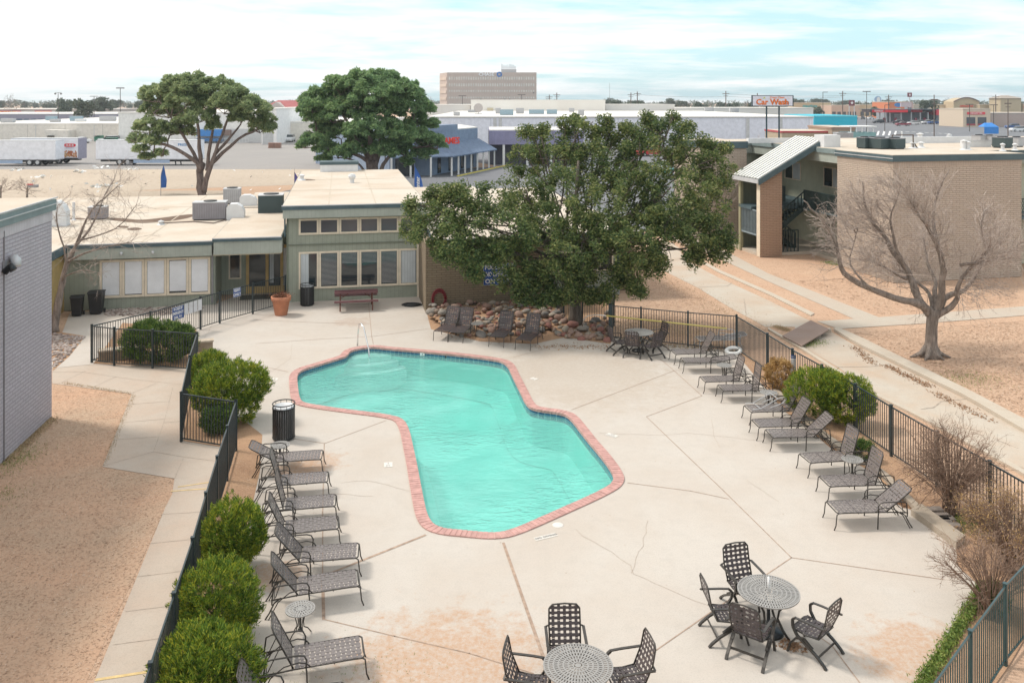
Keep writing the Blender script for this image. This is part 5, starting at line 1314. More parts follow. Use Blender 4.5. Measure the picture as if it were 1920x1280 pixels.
# window rows
for i in range(5):
    x = -8.33+i*.965; w = window(e, x, x+.95, .52, 2.25, .22, pane=GLASS, t=.10)
    MB().box(x+.115, x+.835, .200, .207, .64+(0, .02, .0, .07, .01)[i], 2.14-(0, 0, 0, .03, 0)[i]).build('blind', BLIND, w)
for i in range(6):
    x = .50+i*.945; window(e, x, x+.93, 3.17, 3.93, 0, pane=GLASSG, t=.09)
labs = {0: .5, 5: .95}
for i in range(6):
    x = .50+i*.945
    w = window(e, x, x+.93, .60, 2.36, 0, t=.09, blind=labs.get(i))
    if i in (1, 2, 3, 4):
        mb = MB()
        for k in range(26 if i in (1, 4) else 9): z = 2.24-k*.058; mb.box(x+.11, x+.82, -.0185, -.0135, z-.020, z)
        mb.build('slat_blind', flat('blind_slat', (.30, .31, .32), .6), w)
for i in range(2): window(e, 12.4+i*1.9, 14.0+i*1.6, 1.2, 2.2, -1.4, t=.07, split=True)
window(e, -2.95, -2.35, .75, 2.15, 2.3, t=.07)
# glazed entrance
f = MB(); 
for x in (-2.05, -1.12, -.42, -.03): f.box(x-.07, x+.07, 2.20, 2.30, .02, 2.38)
f.box(-2.1, 0, 2.205, 2.295, 2.22, 2.38); f.box(-2.1, 0, 2.205, 2.295, .02, .35)
f = f.build('entrance_frame', TAN, e); MB().box(-1.98, -1.19, 2.25, 2.28, .35, 2.22).build('door_leaf', GLASS, f); MB().box(-1.05, -.49, 2.25, 2.28, .35, 2.22).build('glass_panel', GLASS, f); MB().box(-.35, -.10, 2.25, 2.28, .35, 2.22).build('glass_panel', flat('bright_pane', (.6, .6, .6), .3), f)
MB().box(-1.0, -.8, 2.235, 2.245, .5, 2.1).build('curtain', CURT, f)
o = MB().box(-2.3, .0, .9, 1.9, 0, .012).build('door_mat', BLACKP, None); o.location = O; o.rotation_euler.z = yawC; tag(o, 'black doormat at the clubhouse entrance', 'doormat')
def club(x, y, z=0): return O+Vector((x*math.cos(yawC)-y*math.sin(yawC), x*math.sin(yawC)+y*math.cos(yawC), z))
for (x, z) in ((-5.95, 2.62), (-7.3, 2.62)):
    o = MB().tube([(0, -.02, 0), (0, -.10, .02), (0, -.12, -.08)], [.05, .07, .05], 8).build('wall_lamp', LGREY, e, True); o.location = (x, -.20, z)
# roof furniture
def unit(name, pos, w, d, h, mat, label, cat='air conditioner', grp='rooftop cooling units', yaw=0, fan=True, louv=True, tp=LGREY):
    e_ = empty(name, pos, yaw, label, cat, grp)
    MB().box(-w/2, w/2, 0, d, .06, h-.04).build('cabinet', mat, e_)
    MB().box(-w/2-.02, w/2+.02, -.02, d+.02, h-.04, h).build('lid', tp, e_)
    MB().box(-w/2+.05, w/2-.05, .05, d-.05, 0, .06).build('feet', BLKMET, e_)
    if fan: MB().lathe([(.001, 0), (min(w, d)*.36, 0), (min(w, d)*.38, .05), (min(w, d)*.30, .06), (.001, .03)], 18, (0, d/2, h)).build('fan_guard', BLKMET, e_, True)
    if louv:
        mb = MB(); n_ = max(5, int(w/.12))
        for i in range(n_): x = -w/2+.06+(w-.12)*i/(n_-1); mb.box(x-.012, x+.012, -.014, -.002, .14, h-.12)
        mb.build('louvres', GREYMET, e_)
    return e_
def roofpt(px, py, z): return P(px, py, z)
ACG = flat('ac_grey', (.26, .245, .265), .55, .1, .1); ACD = groove_mat('ac_coil_dark', (.035, .055, .058), .06, .4, True, .5, 1.8); ACW = flat('duct_white', (.66, .67, .68), .5, 0, .06)
ACP = flat('ac_beige', (.40, .40, .41), .55, 0, .1)
unit('rooftop_unit', roofpt(392, 413, 3.05), 1.72, .95, .98, ACG, 'big grey cooling unit with light lid on the low clubhouse roof', yaw=yawC)
unit('rooftop_unit', roofpt(434, 383, 3.05), 1.0, .9, .98, ACP, 'taller louvred grey cooling unit behind the big one on the low roof', yaw=yawC)
unit('rooftop_unit', roofpt(507, 404, 3.05), 1.35, 1.15, 1.15, ACD, 'dark finned condenser next to the raised clubhouse roof', yaw=yawC, louv=False)
unit('rooftop_unit', roofpt(181, 412, 3.05), .9, .7, .70, ACG, 'small dark cooling unit behind the leaning bare tree', yaw=yawC)
def duct(pos, w, h, label):
    e_ = empty('air_duct', pos, yawC, label, 'duct', 'white rooftop ducts'); mb = MB()
    prof = [(-w/2, 0), (w/2, 0), (w/2, h*.55), (w*.36, h*.82), (w*.1, h), (-w*.3, h), (-w/2, h*.8)]
    mb.extr([(x, 0, z) for x, z in prof], (0, .7, 0)); mb.build('housing', ACW, e_)
    MB().box(-w/2-.03, w/2+.03, -.03, .73, 0, .05).build('flange', LGREY, e_); return e_
duct(roofpt(441, 413, 3.05), .92, .88, 'curved white duct joined to the big grey cooling unit')
duct(roofpt(465, 390, 3.05), 1.0, .78, 'curved white duct behind, beside the taller cooling unit')
duct(roofpt(104, 425, 3.05), 1.0, 1.3, 'white cooler housing half hidden by the lavender building')
def pipe_vent(pos, r, h, label, cap=False, mat=None):
    mb = MB(); mb.cyl(0, 0, 0, h, r, 12); mb.lathe([(r*2.2, 0), (r*1.2, .06)], 12)
    if cap: mb.lathe([(r*1.5, h-.02), (r*1.6, h+.03), (.001, h+.10)], 12)
    o = mb.build('vent_pipe', mat or ACW, None, False); o.location = pos; tag(o, label, 'vent pipe', 'rooftop vent pipes'); return o
pipe_vent(roofpt(138, 413, 3.05), .07, .98, 'tall white vent pipe on the low roof behind the bare tree')
pipe_vent(roofpt(302, 421, 3.05), .10, .14, 'stubby grey vent on the low roof by the dirt streak', True, LGREY)
pipe_vent(roofpt(566, 338, 4.62), .12, .28, 'short white vent at the left corner of the raised roof', True)
mb = MB()
for (x0_, y0_, x1_, y1_) in ((1.9, -.4, 1.9, 20), (4.1, -.4, 4.1, 20), (-.2, 6.5, 6.5, 6.5), (-.2, 13, 6.5, 13)): mb.box(min(x0_, x1_)-.03, max(x0_, x1_)+.03, min(y0_, y1_)-.03, max(y0_, y1_)+.03, 4.622, 4.628)
for (x0_, y0_, x1_, y1_) in ((-6.5, 0, -6.5, 20), (-10, 0, -10, 20), (-16, 7, -3.5, 7), (-16, 13.5, -3.5, 13.5)): mb.box(min(x0_, x1_)-.03, max(x0_, x1_)+.03, min(y0_, y1_)-.03, max(y0_, y1_)+.03, 3.052, 3.058)
mb.build('roof_seam', flat('seam_tan', (.50, .43, .34), .8), CB)
e_ = empty('turbine_vent', roofpt(660, 343, 4.62), 0, 'white turbine ventilator on the raised clubhouse roof', 'roof ventilator')
MB().cyl(0, 0, 0, .24, .13, 14).build('neck', ACW, e_); MB().lathe([(.15, .22), (.22, .32), (.23, .40), (.17, .52), (.001, .56)], 16).build('turbine', ACW, e_)
e_ = empty('roof_upstand', roofpt(636, 322, 4.62), yawC, 'white parapet box with a dark cap at the back of the raised roof', 'parapet box'); MB().box(-1.28, 1.28, 0, 1.6, 0, .48).build('side_panel', ACW, e_); MB().box(-1.32, 1.32, -.04, 1.64, .48, .68).build('cap', TEALF, e_)
BRN = flat('roof_dirt', (.14, .09, .06), .95, 0, .3, 8)
def blot(name, pts, z, mat, lab):
    pp = [roofpt(x, y, z)[:2] for x, y in pts]; pp = [tuple(v) for v in chaikin([Vector(q) for q in pp], 2)]
    o = sheet(name, pp, z+.004, mat); return o
blot('roof_dirt', [(198, 408), (230, 409), (262, 413), (300, 409), (335, 404), (364, 401), (364, 406), (340, 412), (300, 417), (262, 419), (235, 416), (205, 413)], 3.05, BRN, '')
blot('roof_dirt', [(217, 424), (232, 423), (243, 425), (238, 428), (222, 427)], 3.05, BRN, ''); blot('roof_dirt', [(237, 429), (255, 426), (269, 429), (258, 432), (240, 432)], 3.05, BRN, '')
blot('roof_dirt', [(557, 338), (575, 335), (596, 338), (580, 339)], 4.62, BRN, '')
blot('roof_dirt', [(110, 410), (150, 408), (165, 411), (130, 412)], 3.05, BRN, '')
mb = MB(); pts = [roofpt(300, 420, 3.05), roofpt(363, 417, 3.05), roofpt(400, 420, 3.05), roofpt(430, 412, 3.05)]; mb.tube([p+Vector((0, 0, .05)) for p in pts], .03, 5)
pts = [roofpt(363, 413, 3.05)+Vector((0, 0, .5)), roofpt(460, 404, 3.05)+Vector((0, 0, .45)), roofpt(484, 402, 3.05)+Vector((0, 0, .4))]; mb.tube(pts, .025, 5)
o = mb.build('roof_pipe', flat('pipe_brown', (.14, .10, .09), .7), None, True); tag(o, 'thin brown refrigerant pipes running between the roof units', 'pipe')
# sign on the brick wing, wheeled bins, wall items
sp_ = club(9.55, -3.36, 1.62)
sign('pool_hours_sign', sp_, yawC, 1.45, .95, ['POOL HOURS', 'NO LIFEGUARD', 'ON DUTY'], 'large blue sign on the brown brick wall half hidden by oak leaves', (.02, .08, .30))
def wheelie(pos, label, yaw=0):
    e_ = empty('wheeled_bin', pos, yaw, label, 'wheeled bin', 'black wheeled bins by the clubhouse')
    b0_, b1_ = [(-.22, -.24), (.22, -.24), (.22, .24), (-.22, .24)], [(-.29, -.32), (.29, -.32), (.29, .32), (-.29, .32)]
    mb = MB(); vs = [(x, y, .06) for x, y in b0_]+[(x, y, .95) for x, y in b1_]; mb.add(vs, [(3, 2, 1, 0), (4, 5, 6, 7)]+[(i, (i+1) % 4, 4+(i+1) % 4, 4+i) for i in range(4)]); mb.build('body', BLACKP, e_)
    mb = MB(); mb.extr([(-.31, -.36, .95), (-.31, .36, .95), (-.31, .34, 1.0), (-.31, 0, 1.05), (-.31, -.34, 1.02)], (.62, 0, 0)); mb.build('lid', BLACKP, e_)
    for s in (-1, 1): mb = MB(); mb.tube([(s*.25, .24, .1), (s*.31, .24, .1)], .10, 12); mb.build('wheel', BLKMET, e_)
    mb = MB(); mb.tube([(-.2, .36, .95), (-.2, .42, .97), (.2, .42, .97), (.2, .36, .95)], .02, 6); mb.build('handle', BLACKP, e_); return e_
wheelie(P(181, 588), 'taller black wheeled bin beside the white-blind windows', yawC)
wheelie(P(145, 592), 'black wheeled bin nearest the tan wall', yawC+.1).scale = (.85, .85, .88)
e_ = empty('timber_bench', P(228, 672), R(20), 'low weathered timber box behind the fence of the triangular bed', 'planter box'); TB = flat('old_timber', (.30, .235, .17), .85, 0, .2, 6)
MB().box(-.75, .75, -.18, .18, 0, .34).build('side', TB, e_); MB().box(-.78, .78, -.21, .21, .34, .40).build('cap', flat('old_timber_pale', (.45, .38, .30), .85, 0, .2, 6), e_)
e_ = empty('timber_bench', P(368, 658)+Vector((.28, .1, 0)), R(20), 'timber box end beside the two bright bushes', 'planter box'); MB().box(-.3, .3, -.15, .15, 0, .34).build('side', TB, e_); MB().box(-.33, .33, -.18, .18, .34, .40).build('cap', MATS['old_timber_pale'], e_)
# ramp plate over the channel
pa = [P(1467, 629, .12), P(1520, 600, .22), P(1555, 617, .22), P(1503, 648, .12)]
o = MB().extr(pa, (0, 0, -.04)).build('ramp_plate', concrete_mat('rusty_plate', (.31, .235, .20), (.25, .17, .13), .5, 1.2), None); tag(o, 'brown plate bridge laid across the concrete channel', 'ramp')
for (px, py, l) in ((1533, 631, 'concrete block propping the near corner of the plate bridge'), (1553, 622, 'concrete block propping the far corner of the plate bridge')):
    o = MB().box(-.1, .1, -.08, .08, -.02, .14).build('concrete_block', KERB); o.location = P(px, py); tag(o, l, 'block', 'prop blocks under the plate')
# brick steps at the bottom right bed
for (px, py, w_, l) in ((1746, 963, .52, 'grey capping brick at the corner of the edging beam'), (1758, 975, .55, 'second grey brick behind the edging beam'), (1764, 983, .42, 'third loose brick behind the edging beam'), (1776, 980, .3, 'dark loose brick by the bed corner'), (1788, 993, .28, 'pinkish loose brick farthest from the edging corner')):
    o = MB().box(-w_/2, w_/2, -.10, .10, 0, .13).build('loose_brick', flat('brick_loose', (.26, .22, .19), .85, 0, .25, 9)); o.location = P(px, py); o.rotation_euler.z = rnd.uniform(-.3, .3); tag(o, l, 'brick', 'loose bricks by the edging')
# ------------- right-hand brick building
O2 = P(1675, 530); yawR = R(12.0)
e = empty('apartment_building', O2, yawR, 'tan brick two-storey apartment building on the right with a flat roof', 'building', 'apartment blocks round the pool')
Z = 6.68
MB().box(0, 7.85, 0, 5.1, 0, Z-.35).build('brick_wall', BRKT, e); MB().box(-4.3, -1.5, 13.3, 19, 0, Z-.30).build('brick_wall', BRKT, e)
sold = groove_mat('brick_soldier_tan', (.43, .35, .285), .105, .16, False, .85, .7)
MB().box(-.012, 7.86, -.012, 5.1, Z-.62, Z-.35).build('brick_course', sold, e)
mb = MB(); mb.box(2.4, 26, 5.1, 19, 0, Z-.6); mb.box(-1.5, 2.4, 16.6, 19, 0, Z-.6); mb.box(7.85, 26, 3.2, 5.1, 0, Z-.6); mb.build('wall', groove_mat('siding_olive_lightened', (.43, .445, .345), .2, .06, False, .75, .75), e)  # siding colour lightened to make up for the shade in the recess
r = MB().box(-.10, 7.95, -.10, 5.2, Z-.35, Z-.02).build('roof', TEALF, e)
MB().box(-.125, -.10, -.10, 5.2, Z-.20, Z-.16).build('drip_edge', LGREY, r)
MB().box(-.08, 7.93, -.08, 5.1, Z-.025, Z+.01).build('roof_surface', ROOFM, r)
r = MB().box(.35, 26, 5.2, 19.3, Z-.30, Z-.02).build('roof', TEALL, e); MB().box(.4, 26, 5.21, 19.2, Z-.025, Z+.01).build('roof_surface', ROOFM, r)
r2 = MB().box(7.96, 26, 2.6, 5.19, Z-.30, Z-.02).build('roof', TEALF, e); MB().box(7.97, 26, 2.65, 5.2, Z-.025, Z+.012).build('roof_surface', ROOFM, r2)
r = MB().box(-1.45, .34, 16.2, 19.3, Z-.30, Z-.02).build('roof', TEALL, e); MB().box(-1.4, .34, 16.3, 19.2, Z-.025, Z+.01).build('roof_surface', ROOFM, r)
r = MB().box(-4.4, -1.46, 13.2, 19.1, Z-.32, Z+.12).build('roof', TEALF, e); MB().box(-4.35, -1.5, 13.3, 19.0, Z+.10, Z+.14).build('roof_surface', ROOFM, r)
MB().box(.45, .6, 5.12, 16.6, Z-.85, Z-.31).build('fascia_board', BAND, e); MB().box(-1.4, .44, 16.3, 16.5, Z-.85, Z-.31).build('fascia_board', BAND, e); MB().box(.62, 2.4, 5.12, 16.6, Z-.62, Z-.58).build('soffit', TRIM, e)
MB().box(8.0, 26, 2.75, 3.2, Z-.8, Z-.31).build('fascia_board', SIDING, e)
# walkway, soffit, ground slab
MB().box(.1, 2.4, 5.1, 16.6, 2.75, 2.95).build('walkway', TEALF, e); MB().box(-3.2, .1, 9.4, 11.1, 2.75, 2.95).build('walkway', TEALF, e)
MB().box(-3.1, 2.4, 8.7, 14.5, -.02, .16).build('slab', KERB, e); MB().box(.5, 2.4, 5.1, 8.7, -.02, .16).build('slab', KERB, e)
def railing(par, a, b_, z0, z1, mat, pitch=.13, name='railing', w=.05):
    mb = MB(); a = Vector(a); b_ = Vector(b_); n_ = max(2, int((b_-a).length/pitch)); mb.bar(a+Vector((0, 0, z1)), b_+Vector((0, 0, z1)), .07, .06); mb.bar(a+Vector((0, 0, z0)), b_+Vector((0, 0, z0)), .05, .10)
    for i in range(n_+1): q = a.lerp(b_, i/n_); mb.bar(q+Vector((0, 0, z0)), q+Vector((0, 0, z1)), w, .04, (b_-a))
    return mb.build(name, mat, par)
railing(e, (.12, 5.1, 0), (.12, 8.9, 0), 2.9, 3.95, DKGREEN); railing(e, (.12, 11.2, 0), (.12, 14.0, 0), 2.9, 3.95, DKGREEN)
MB().box(2.36, 2.397, 5.12, 16.5, .2, 2.74).build('lower_wall_lightened', groove_mat('lower_siding_lightened', (.62, .62, .47), .2, .05, False, .75, .8), e)  # added panel, coloured lighter to offset the shade under the walkway
# windows on the wall facing left
for (a, b_, z0, z1) in ((8.3, 10.35, 4.0, 5.28), (13.1, 15.2, 4.1, 5.34)): window(e, a, b_, z0, z1, 2.4, side='x', split=True, blind=.5, t=.07)
MB().box(2.34, 2.39, 5.3, 6.1, 3.0, 3.9).build('orange_panel', flat('orange_panel', (.62, .35, .12), .6), e); MB().box(2.32, 2.355, 9.0, 9.9, .16, 2.25).build('door', SIDINGD, e)
MB().box(2.33, 2.385, 5.2, 13.9, .16, .22).build('sill_board', TRIM, e); MB().box(2.34, 2.39, 5.25, 6.6, .95, 2.2).build('window', CURT, e)
# stair tower with ribbed canopy
mb = MB(); mb.box(-3.2, -1.75, 8.24, 8.72, 0, 4.66); mb.extr([(-3.2, 8.24, 4.66), (-1.75, 8.24, 4.66), (-1.75, 8.24, 5.35)], (0, .48, 0)); mb.build('brick_pier', brick_mat('brick_orange', (.40, .27, .19), (.45, .31, .225), (.24, .16, .11), .42, .105, .018, .8), e)
MB().box(-3.2, -3.0, 10.85, 11.1, 0, 4.5).build('pier', flat('olive_post', (.30, .29, .18), .7), e)
MB().box(-3.0, -.2, 11.1, 11.3, 0, 5.2).build('stair_wall', SIDINGD, e)
MB().box(-3.22, -3.2, 8.26, 8.66, 0, 4.6).build('corner_trim', TRIM, e)
railing(e, (-3.1, 8.72, 0), (-3.1, 10.85, 0), 1.25, 2.75, flat('rail_bluegrey', (.23, .29, .32), .5), .19, w=.06)
m, n_, b_ = nt('canopy_sheet'); vec, xyz = objxyz(n_); fr_ = math_(n_, 'FRACT', math_(n_, 'DIVIDE', xyz[1], .245)); g_ = math_(n_, 'LESS_THAN', fr_, .30)
b_.inputs['Base Color'].default_value = (.16, .165, .16, 1); b_.inputs['Roughness'].default_value = .4
cx0, cx1, cy0, cy1, cz0, cz1 = -3.45, .95, 8.0, 11.35, 4.62, 7.05
cn = MB(); cn.add([(cx0, cy0, cz0), (cx1, cy0, cz1), (cx1, cy1, cz1), (cx0, cy1, cz0), (cx0, cy0, cz0+.10), (cx1, cy0, cz1+.10), (cx1, cy1, cz1+.10), (cx0, cy1, cz0+.10)], [(3, 2, 1, 0), (4, 5, 6, 7), (0, 1, 5, 4), (1, 2, 6, 5), (2, 3, 7, 6), (3, 0, 4, 7)])
cano = cn.build('canopy', m, e)
mb = MB()
for i in range(9):
    y = cy0+.16+i*.376; mb.bar((cx0, y, cz0+.175), (cx1, y, cz1+.175), .22, .08)
mb.build('rib', flat('canopy_rib', (.66, .67, .64), .4), cano)
sl = (cz1-cz0)/(cx1-cx0)
mb = MB(); mb.extr([(cx0, cy0-.06, cz0-.22), (cx1, cy0-.06, cz1-.22), (cx1, cy0-.06, cz1+.12), (cx0, cy0-.06, cz0+.12)], (0, .05, 0)); mb.build('canopy_fascia', TEALF, cano)
mb = MB(); mb.box(cx0-.05, cx0-.003, cy0, cy1, cz0-.12, cz0+.12); mb.build('canopy_fascia', LGREY, cano)
MB().box(.65, 1.75, 7.5, 8.6, Z, Z+.75).build('roof_upstand', ACW, e)
# stairs: two dark flights
def flight(x0, x1, z0, z1, y0, y1):
    mb = MB(); k = 9
    for i in range(k): x = x0+(x1-x0)*i/k; z = z0+(z1-z0)*(i+1)/k; mb.box(min(x, x+(x1-x0)/k), max(x, x+(x1-x0)/k), y0, y1, z-.05, z)
    for y in (y0, y1): mb.bar((x0, y, z0), (x1, y, z1), .05, .28)
    st_ = mb.build('stair_flight', DKGREEN, e)
    for y in (y0-.02,):
        mb = MB(); mb.bar((x0, y, z0+1.0), (x1, y, z1+1.0), .06, .07)
        for i in range(9): t = i/8; x = x0+(x1-x0)*t; z = z0+(z1-z0)*t; mb.bar((x, y, z), (x, y, z+1.0), .05, .05)
        mb.build('handrail', DKGREEN, st_)
    return st_
flight(-1.7, .2, 1.45, 2.9, 8.95, 9.95); flight(.2, -1.7, .1, 1.45, 10.05, 10.95)
MB().box(-3.0, -1.7, 8.8, 11.0, 1.38, 1.48).build('landing', DKGREEN, e)
railing(e, (-1.6, 8.78, 0), (-.35, 8.78, 0), .15, 1.5, DKGREEN, .24, 'screen', .07)
# right recess with balcony
MB().box(7.9, 12, 1.4, 3.2, 2.85, 3.05).build('balcony', TEALF, e)
mb = MB()
for i in range(26): x = 7.95+i*.16; mb.bar((x, 1.45, 3.05), (x+.55, 1.45, 3.95), .02, .02); mb.bar((x, 1.45, 3.95), (x+.55, 1.45, 3.05), .02, .02)
mb.bar((7.9, 1.45, 4.0), (12.5, 1.45, 4.0), .06); mb.build('lattice_rail', DKGREEN, e)
MB().box(8.05, 8.35, 1.5, 1.9, 4.05, 5.4).build('yellow_blanket', flat('yellow_cloth', (.62, .42, .03), .8), e)
MB().box(8.0, 9.6, 3.12, 3.19, .2, 2.3).build('sliding_door', GLASS, e)
for (px, py, w_, h_, l, mt) in [(1629, 279, .62, .68, 'leftmost dark green condenser on the brick building roof', ACD), (1643, 277, .55, .62, 'condenser with a red badge half hidden by its neighbour', ACD), (1661, 280, .85, .66, 'widest dark green condenser in the roof group', ACD), (1689, 280, .85, .64, 'rightmost dark condenser of the roof group', ACD),
                       (1844, 272, .62, .62, 'lavender-grey cooling unit at the right part of the brick building roof', ACP), (1863, 272, .58, .6, 'grey cooling unit next to the greenish condenser at the right', ACP), (1892, 278, .8, .66, 'greenish condenser far right on the brick building roof', ACD), (1915, 276, .6, .6, 'pale cooling unit at the right picture edge on the roof', ACP)]:
    unit('rooftop_unit', roofpt(px, py, Z+.01), w_, w_, h_, mt, l, yaw=yawR+.3, louv=False, tp=GREYMET)
for (px, py, r_, h_, l) in [(1725, 262, .16, .40, 'mushroom vent above the condensers'), (1807, 281, .11, .5, 'left one of the paired white vents at the right'), (1815, 281, .11, .42, 'right one of the paired white vents at the right'), (1712, 278, .13, .30, 'low white vent right of the condensers'), (1727, 277, .13, .28, 'second low white vent right of the condensers'),
                         (1880, 283, .09, .35, 'thin white vent beside the greenish condenser'), (1903, 282, .09, .32, 'thin white vent near the right edge'), (1691, 262, .04, .5, 'slim pipe sticking up behind the condensers'), (1780, 256, .12, .12, 'tiny dome vent at the rear roof edge')]:
    pipe_vent(roofpt(px, py, Z+.01), r_, h_, l+' of the brick building roof' if 'roof' not in l else l, True)
e_ = empty('equipment_frame', roofpt(1697, 279, Z+.01)+Vector((.0, .3, 0)), yawR, 'brown pipe frame standing behind the condensers', 'pipe frame'); mb = MB(); mb.bar((-.7, 0, .8), (.7, 0, .8), .05); mb.bar((.7, 0, 0), (.7, 0, .8), .05); mb.bar((-.7, 0, 0), (-.7, 0, .8), .05); mb.bar((.7, 0, .4), (1.0, 0, 0), .05); mb.build('frame', flat('frame_brown', (.12, .08, .06), .6), e_)
e_ = empty('roof_curb', roofpt(1785, 268, Z+.01), yawR, 'long low white parapet upstand on the brick building roof', 'parapet'); MB().box(-5.5, 3.4, 0, .3, 0, .42).build('upstand', ACW, e_)
e_ = empty('roof_curb', roofpt(1470, 268, Z+.01), yawR, 'long white parapet behind the canopy on the brick building', 'parapet'); MB().box(-2.6, 4.2, 0, .3, 0, .32).build('upstand', ACW, e_)
e_ = empty('roof_panel', roofpt(1835, 276, Z+.01), yawR, 'white panel box at the right part of the roof', 'roof box'); MB().box(-.9, .9, 0, .5, 0, .38).build('panel', ACW, e_); MB().box(-.95, .95, -.03, .03, .36, .42).build('trim', LGREY, e_)
# ------------- mid and far background
def block(name, px0, px1, Y, depth, h, wall, roof, label, cat='building', grp=None, yaw=0.0, trim=None, par=.0):
    a, b_ = at(px0, Y), at(px1, Y); w_ = (b_-a).length; e_ = empty(name, a, yaw, label, cat, grp)
    MB().box(0, w_, 0, depth, 0, h-.3).build('wall', wall, e_)
    r_ = MB().box(-.12, w_+.12, -.12, depth+.12, h-.3, h).build('roof', trim or roof, e_)
    MB().box(.1, w_-.1, .1, depth, h-.02, h+.03).build('roof_surface', roof, r_)
    e_['w'] = w_; return e_, w_
WHW = groove_mat('warehouse_wall', (.72, .68, .62), 9.0, .02, False, .8, .75); WHL = groove_mat('warehouse_wall_lavender', (.76, .76, .82), 14.0, .012, False, .8, .8)
e_, w_ = block('warehouse', -90, 221, 207, 95, 4.2, WHW, ROOFW, 'long low white warehouse behind the trailers on the left')
mb = MB()
for x in (6, 20, 34, 46): mb.box(x, x+.12, -.06, -.005, 0, 3.8)
mb.build('pilaster', LGREY, e_); mb = MB(); mb.box(24, 29.5, -3.5, -.01, 0, 2.5); mb.extr([(24, -3.5, 2.5), (29.5, -3.5, 2.5), (29.5, -3.5, 2.62), (24, -3.5, 2.8)], (0, 3.4, 0)); mb.build('annex', WHW, e_)
e_, w_ = block('warehouse', 222, 490, 197, 60, 7.0, groove_mat('wh_wall2', (.80, .79, .76), 11, .01, False, .8, .85), ROOFW, 'tall white warehouse behind the left pine')
MB().box(22, 33, -.06, -.01, 0, 3.2).build('dock_door', LGREY, e_)
DOCKB = flat('dock_blue', (.05, .22, .55), .5)
mb = MB(); mb.box(w_-14.2, w_-8.6, -1.6, -.02, 1.6, 3.1); mb.build('dock_shelter', DOCKB, e_); MB().box(w_-8.5, w_-6.8, -.9, -.02, 1.7, 3.0).build('dock_door', flat('dock_brown', (.22, .16, .14), .7), e_)
mb = MB(); mb.box(w_-14.2, w_-8.6, -1.5, -.02, .4, 1.1); mb.build('dock_plinth', flat('dock_blue_low', (.06, .16, .34), .6), e_); railing(e_, (w_-8.4, -1.6, 0), (w_-2.5, -1.6, 0), .2, 1.1, WHITE, .6)
e_, w_ = block('warehouse', 490, 518, 190, 66, 7.95, groove_mat('wh_wall3', (.84, .82, .80), 13, .01, False, .8, .85), ROOFW, 'tallest white warehouse end with a bright side wall between the pines', yaw=R(4))
MB().box(.3, 2.6, -.07, -.01, 0, 3.1).build('gate', flat('gate_grey', (.5, .5, .5), .6), e_)
e_, w_ = block('warehouse', 536, 700, 207, 60, 4.6, groove_mat('wh_wall4', (.80, .76, .68), 12, .01, False, .8, .85), ROOFW, 'low cream warehouse behind the second pine')
e_, w_ = block('shop_row', 545, 640, 320, 30, 6.2, flat('shop_bluegrey', (.16, .20, .27), .7), ROOFW, 'blue-grey shop row between the pines', trim=flat('shop_trim', (.16, .22, .30), .6))
mb = MB()
for i in range(5): mb.box(.5+i*3.4, 3.2+i*3.4, -.1, -.02, .2, 3.4)
mb.build('shop_window', GLASSG, e_)
e_ = empty('tiled_house', at(492, 380), 0, 'house with a red tiled hip roof and pale gable between the pines', 'house'); MB().box(0, 20, 0, 14, 0, 6.2).build('wall', flat('house_pale', (.55, .48, .44), .8), e_)
REDT = flat('red_tiles', (.36, .10, .10), .8, 0, .15, .8)
mb = MB(); mb.add([(-1, -1, 6.2), (21, -1, 6.2), (21, 15, 6.2), (-1, 15, 6.2), (5, 7, 9.9), (14, 7, 9.9)], [(0, 1, 5, 4), (1, 2, 5), (2, 3, 4, 5), (3, 0, 4), (3, 2, 1, 0)]); mb.build('roof', REDT, e_)
mb = MB(); mb.add([(2, -1.6, 6.25), (11, -1.6, 6.25), (6.5, -1.6, 9.2), (6.5, 5, 9.2)], [(0, 1, 2), (1, 3, 2), (0, 2, 3)]); mb.build('gable', flat('house_gable', (.52, .46, .43), .8), e_)
e_, w_ = block('shop_row', -120, 221, 360, 60, 4.3, flat('shop_purple', (.27, .26, .33), .7), ROOFW, 'long purple-grey shop row behind the white warehouse at the far left', trim=LGREY)
mb = MB()
for i in range(26): mb.box(2+i*2.9, 4.0+i*2.9, -.12, -.02, .2, 2.2)
mb.build('shop_window', flat('window_bluegrey', (.10, .14, .20), .4), e_)
e_, w_ = block('shop_row', -120, 200, 440, 40, 5.6, flat('shop_greige', (.40, .39, .38), .8), ROOFW, 'far shop row with two red sign boards at the left')
REDS = flat('sign_red', (.55, .03, .03), .5, 0, .05); YELT = flat('sign_yellow', (.85, .65, .12), .5, 0, .05)
x0 = at(-120, 440).x
for (pa_, pb_, wd) in ((-60, 40, 'AUTO PARTS'), (66, 97, 'FITNESS')):
    xa, xb = at(pa_, 440).x-x0, at(pb_, 440).x-x0; s_ = MB().box(xa, xb, -.5, -.02, 2.75, 4.6).build('sign_board', REDS, e_); text(wd, 1.5, .03, YELT, 'lettering', s_, ((xa+xb)/2 if pa_ > 0 else xb-9, -.56, 3.6), (R(90), 0, 0), 1.3 if pa_ > 0 else 1.6)
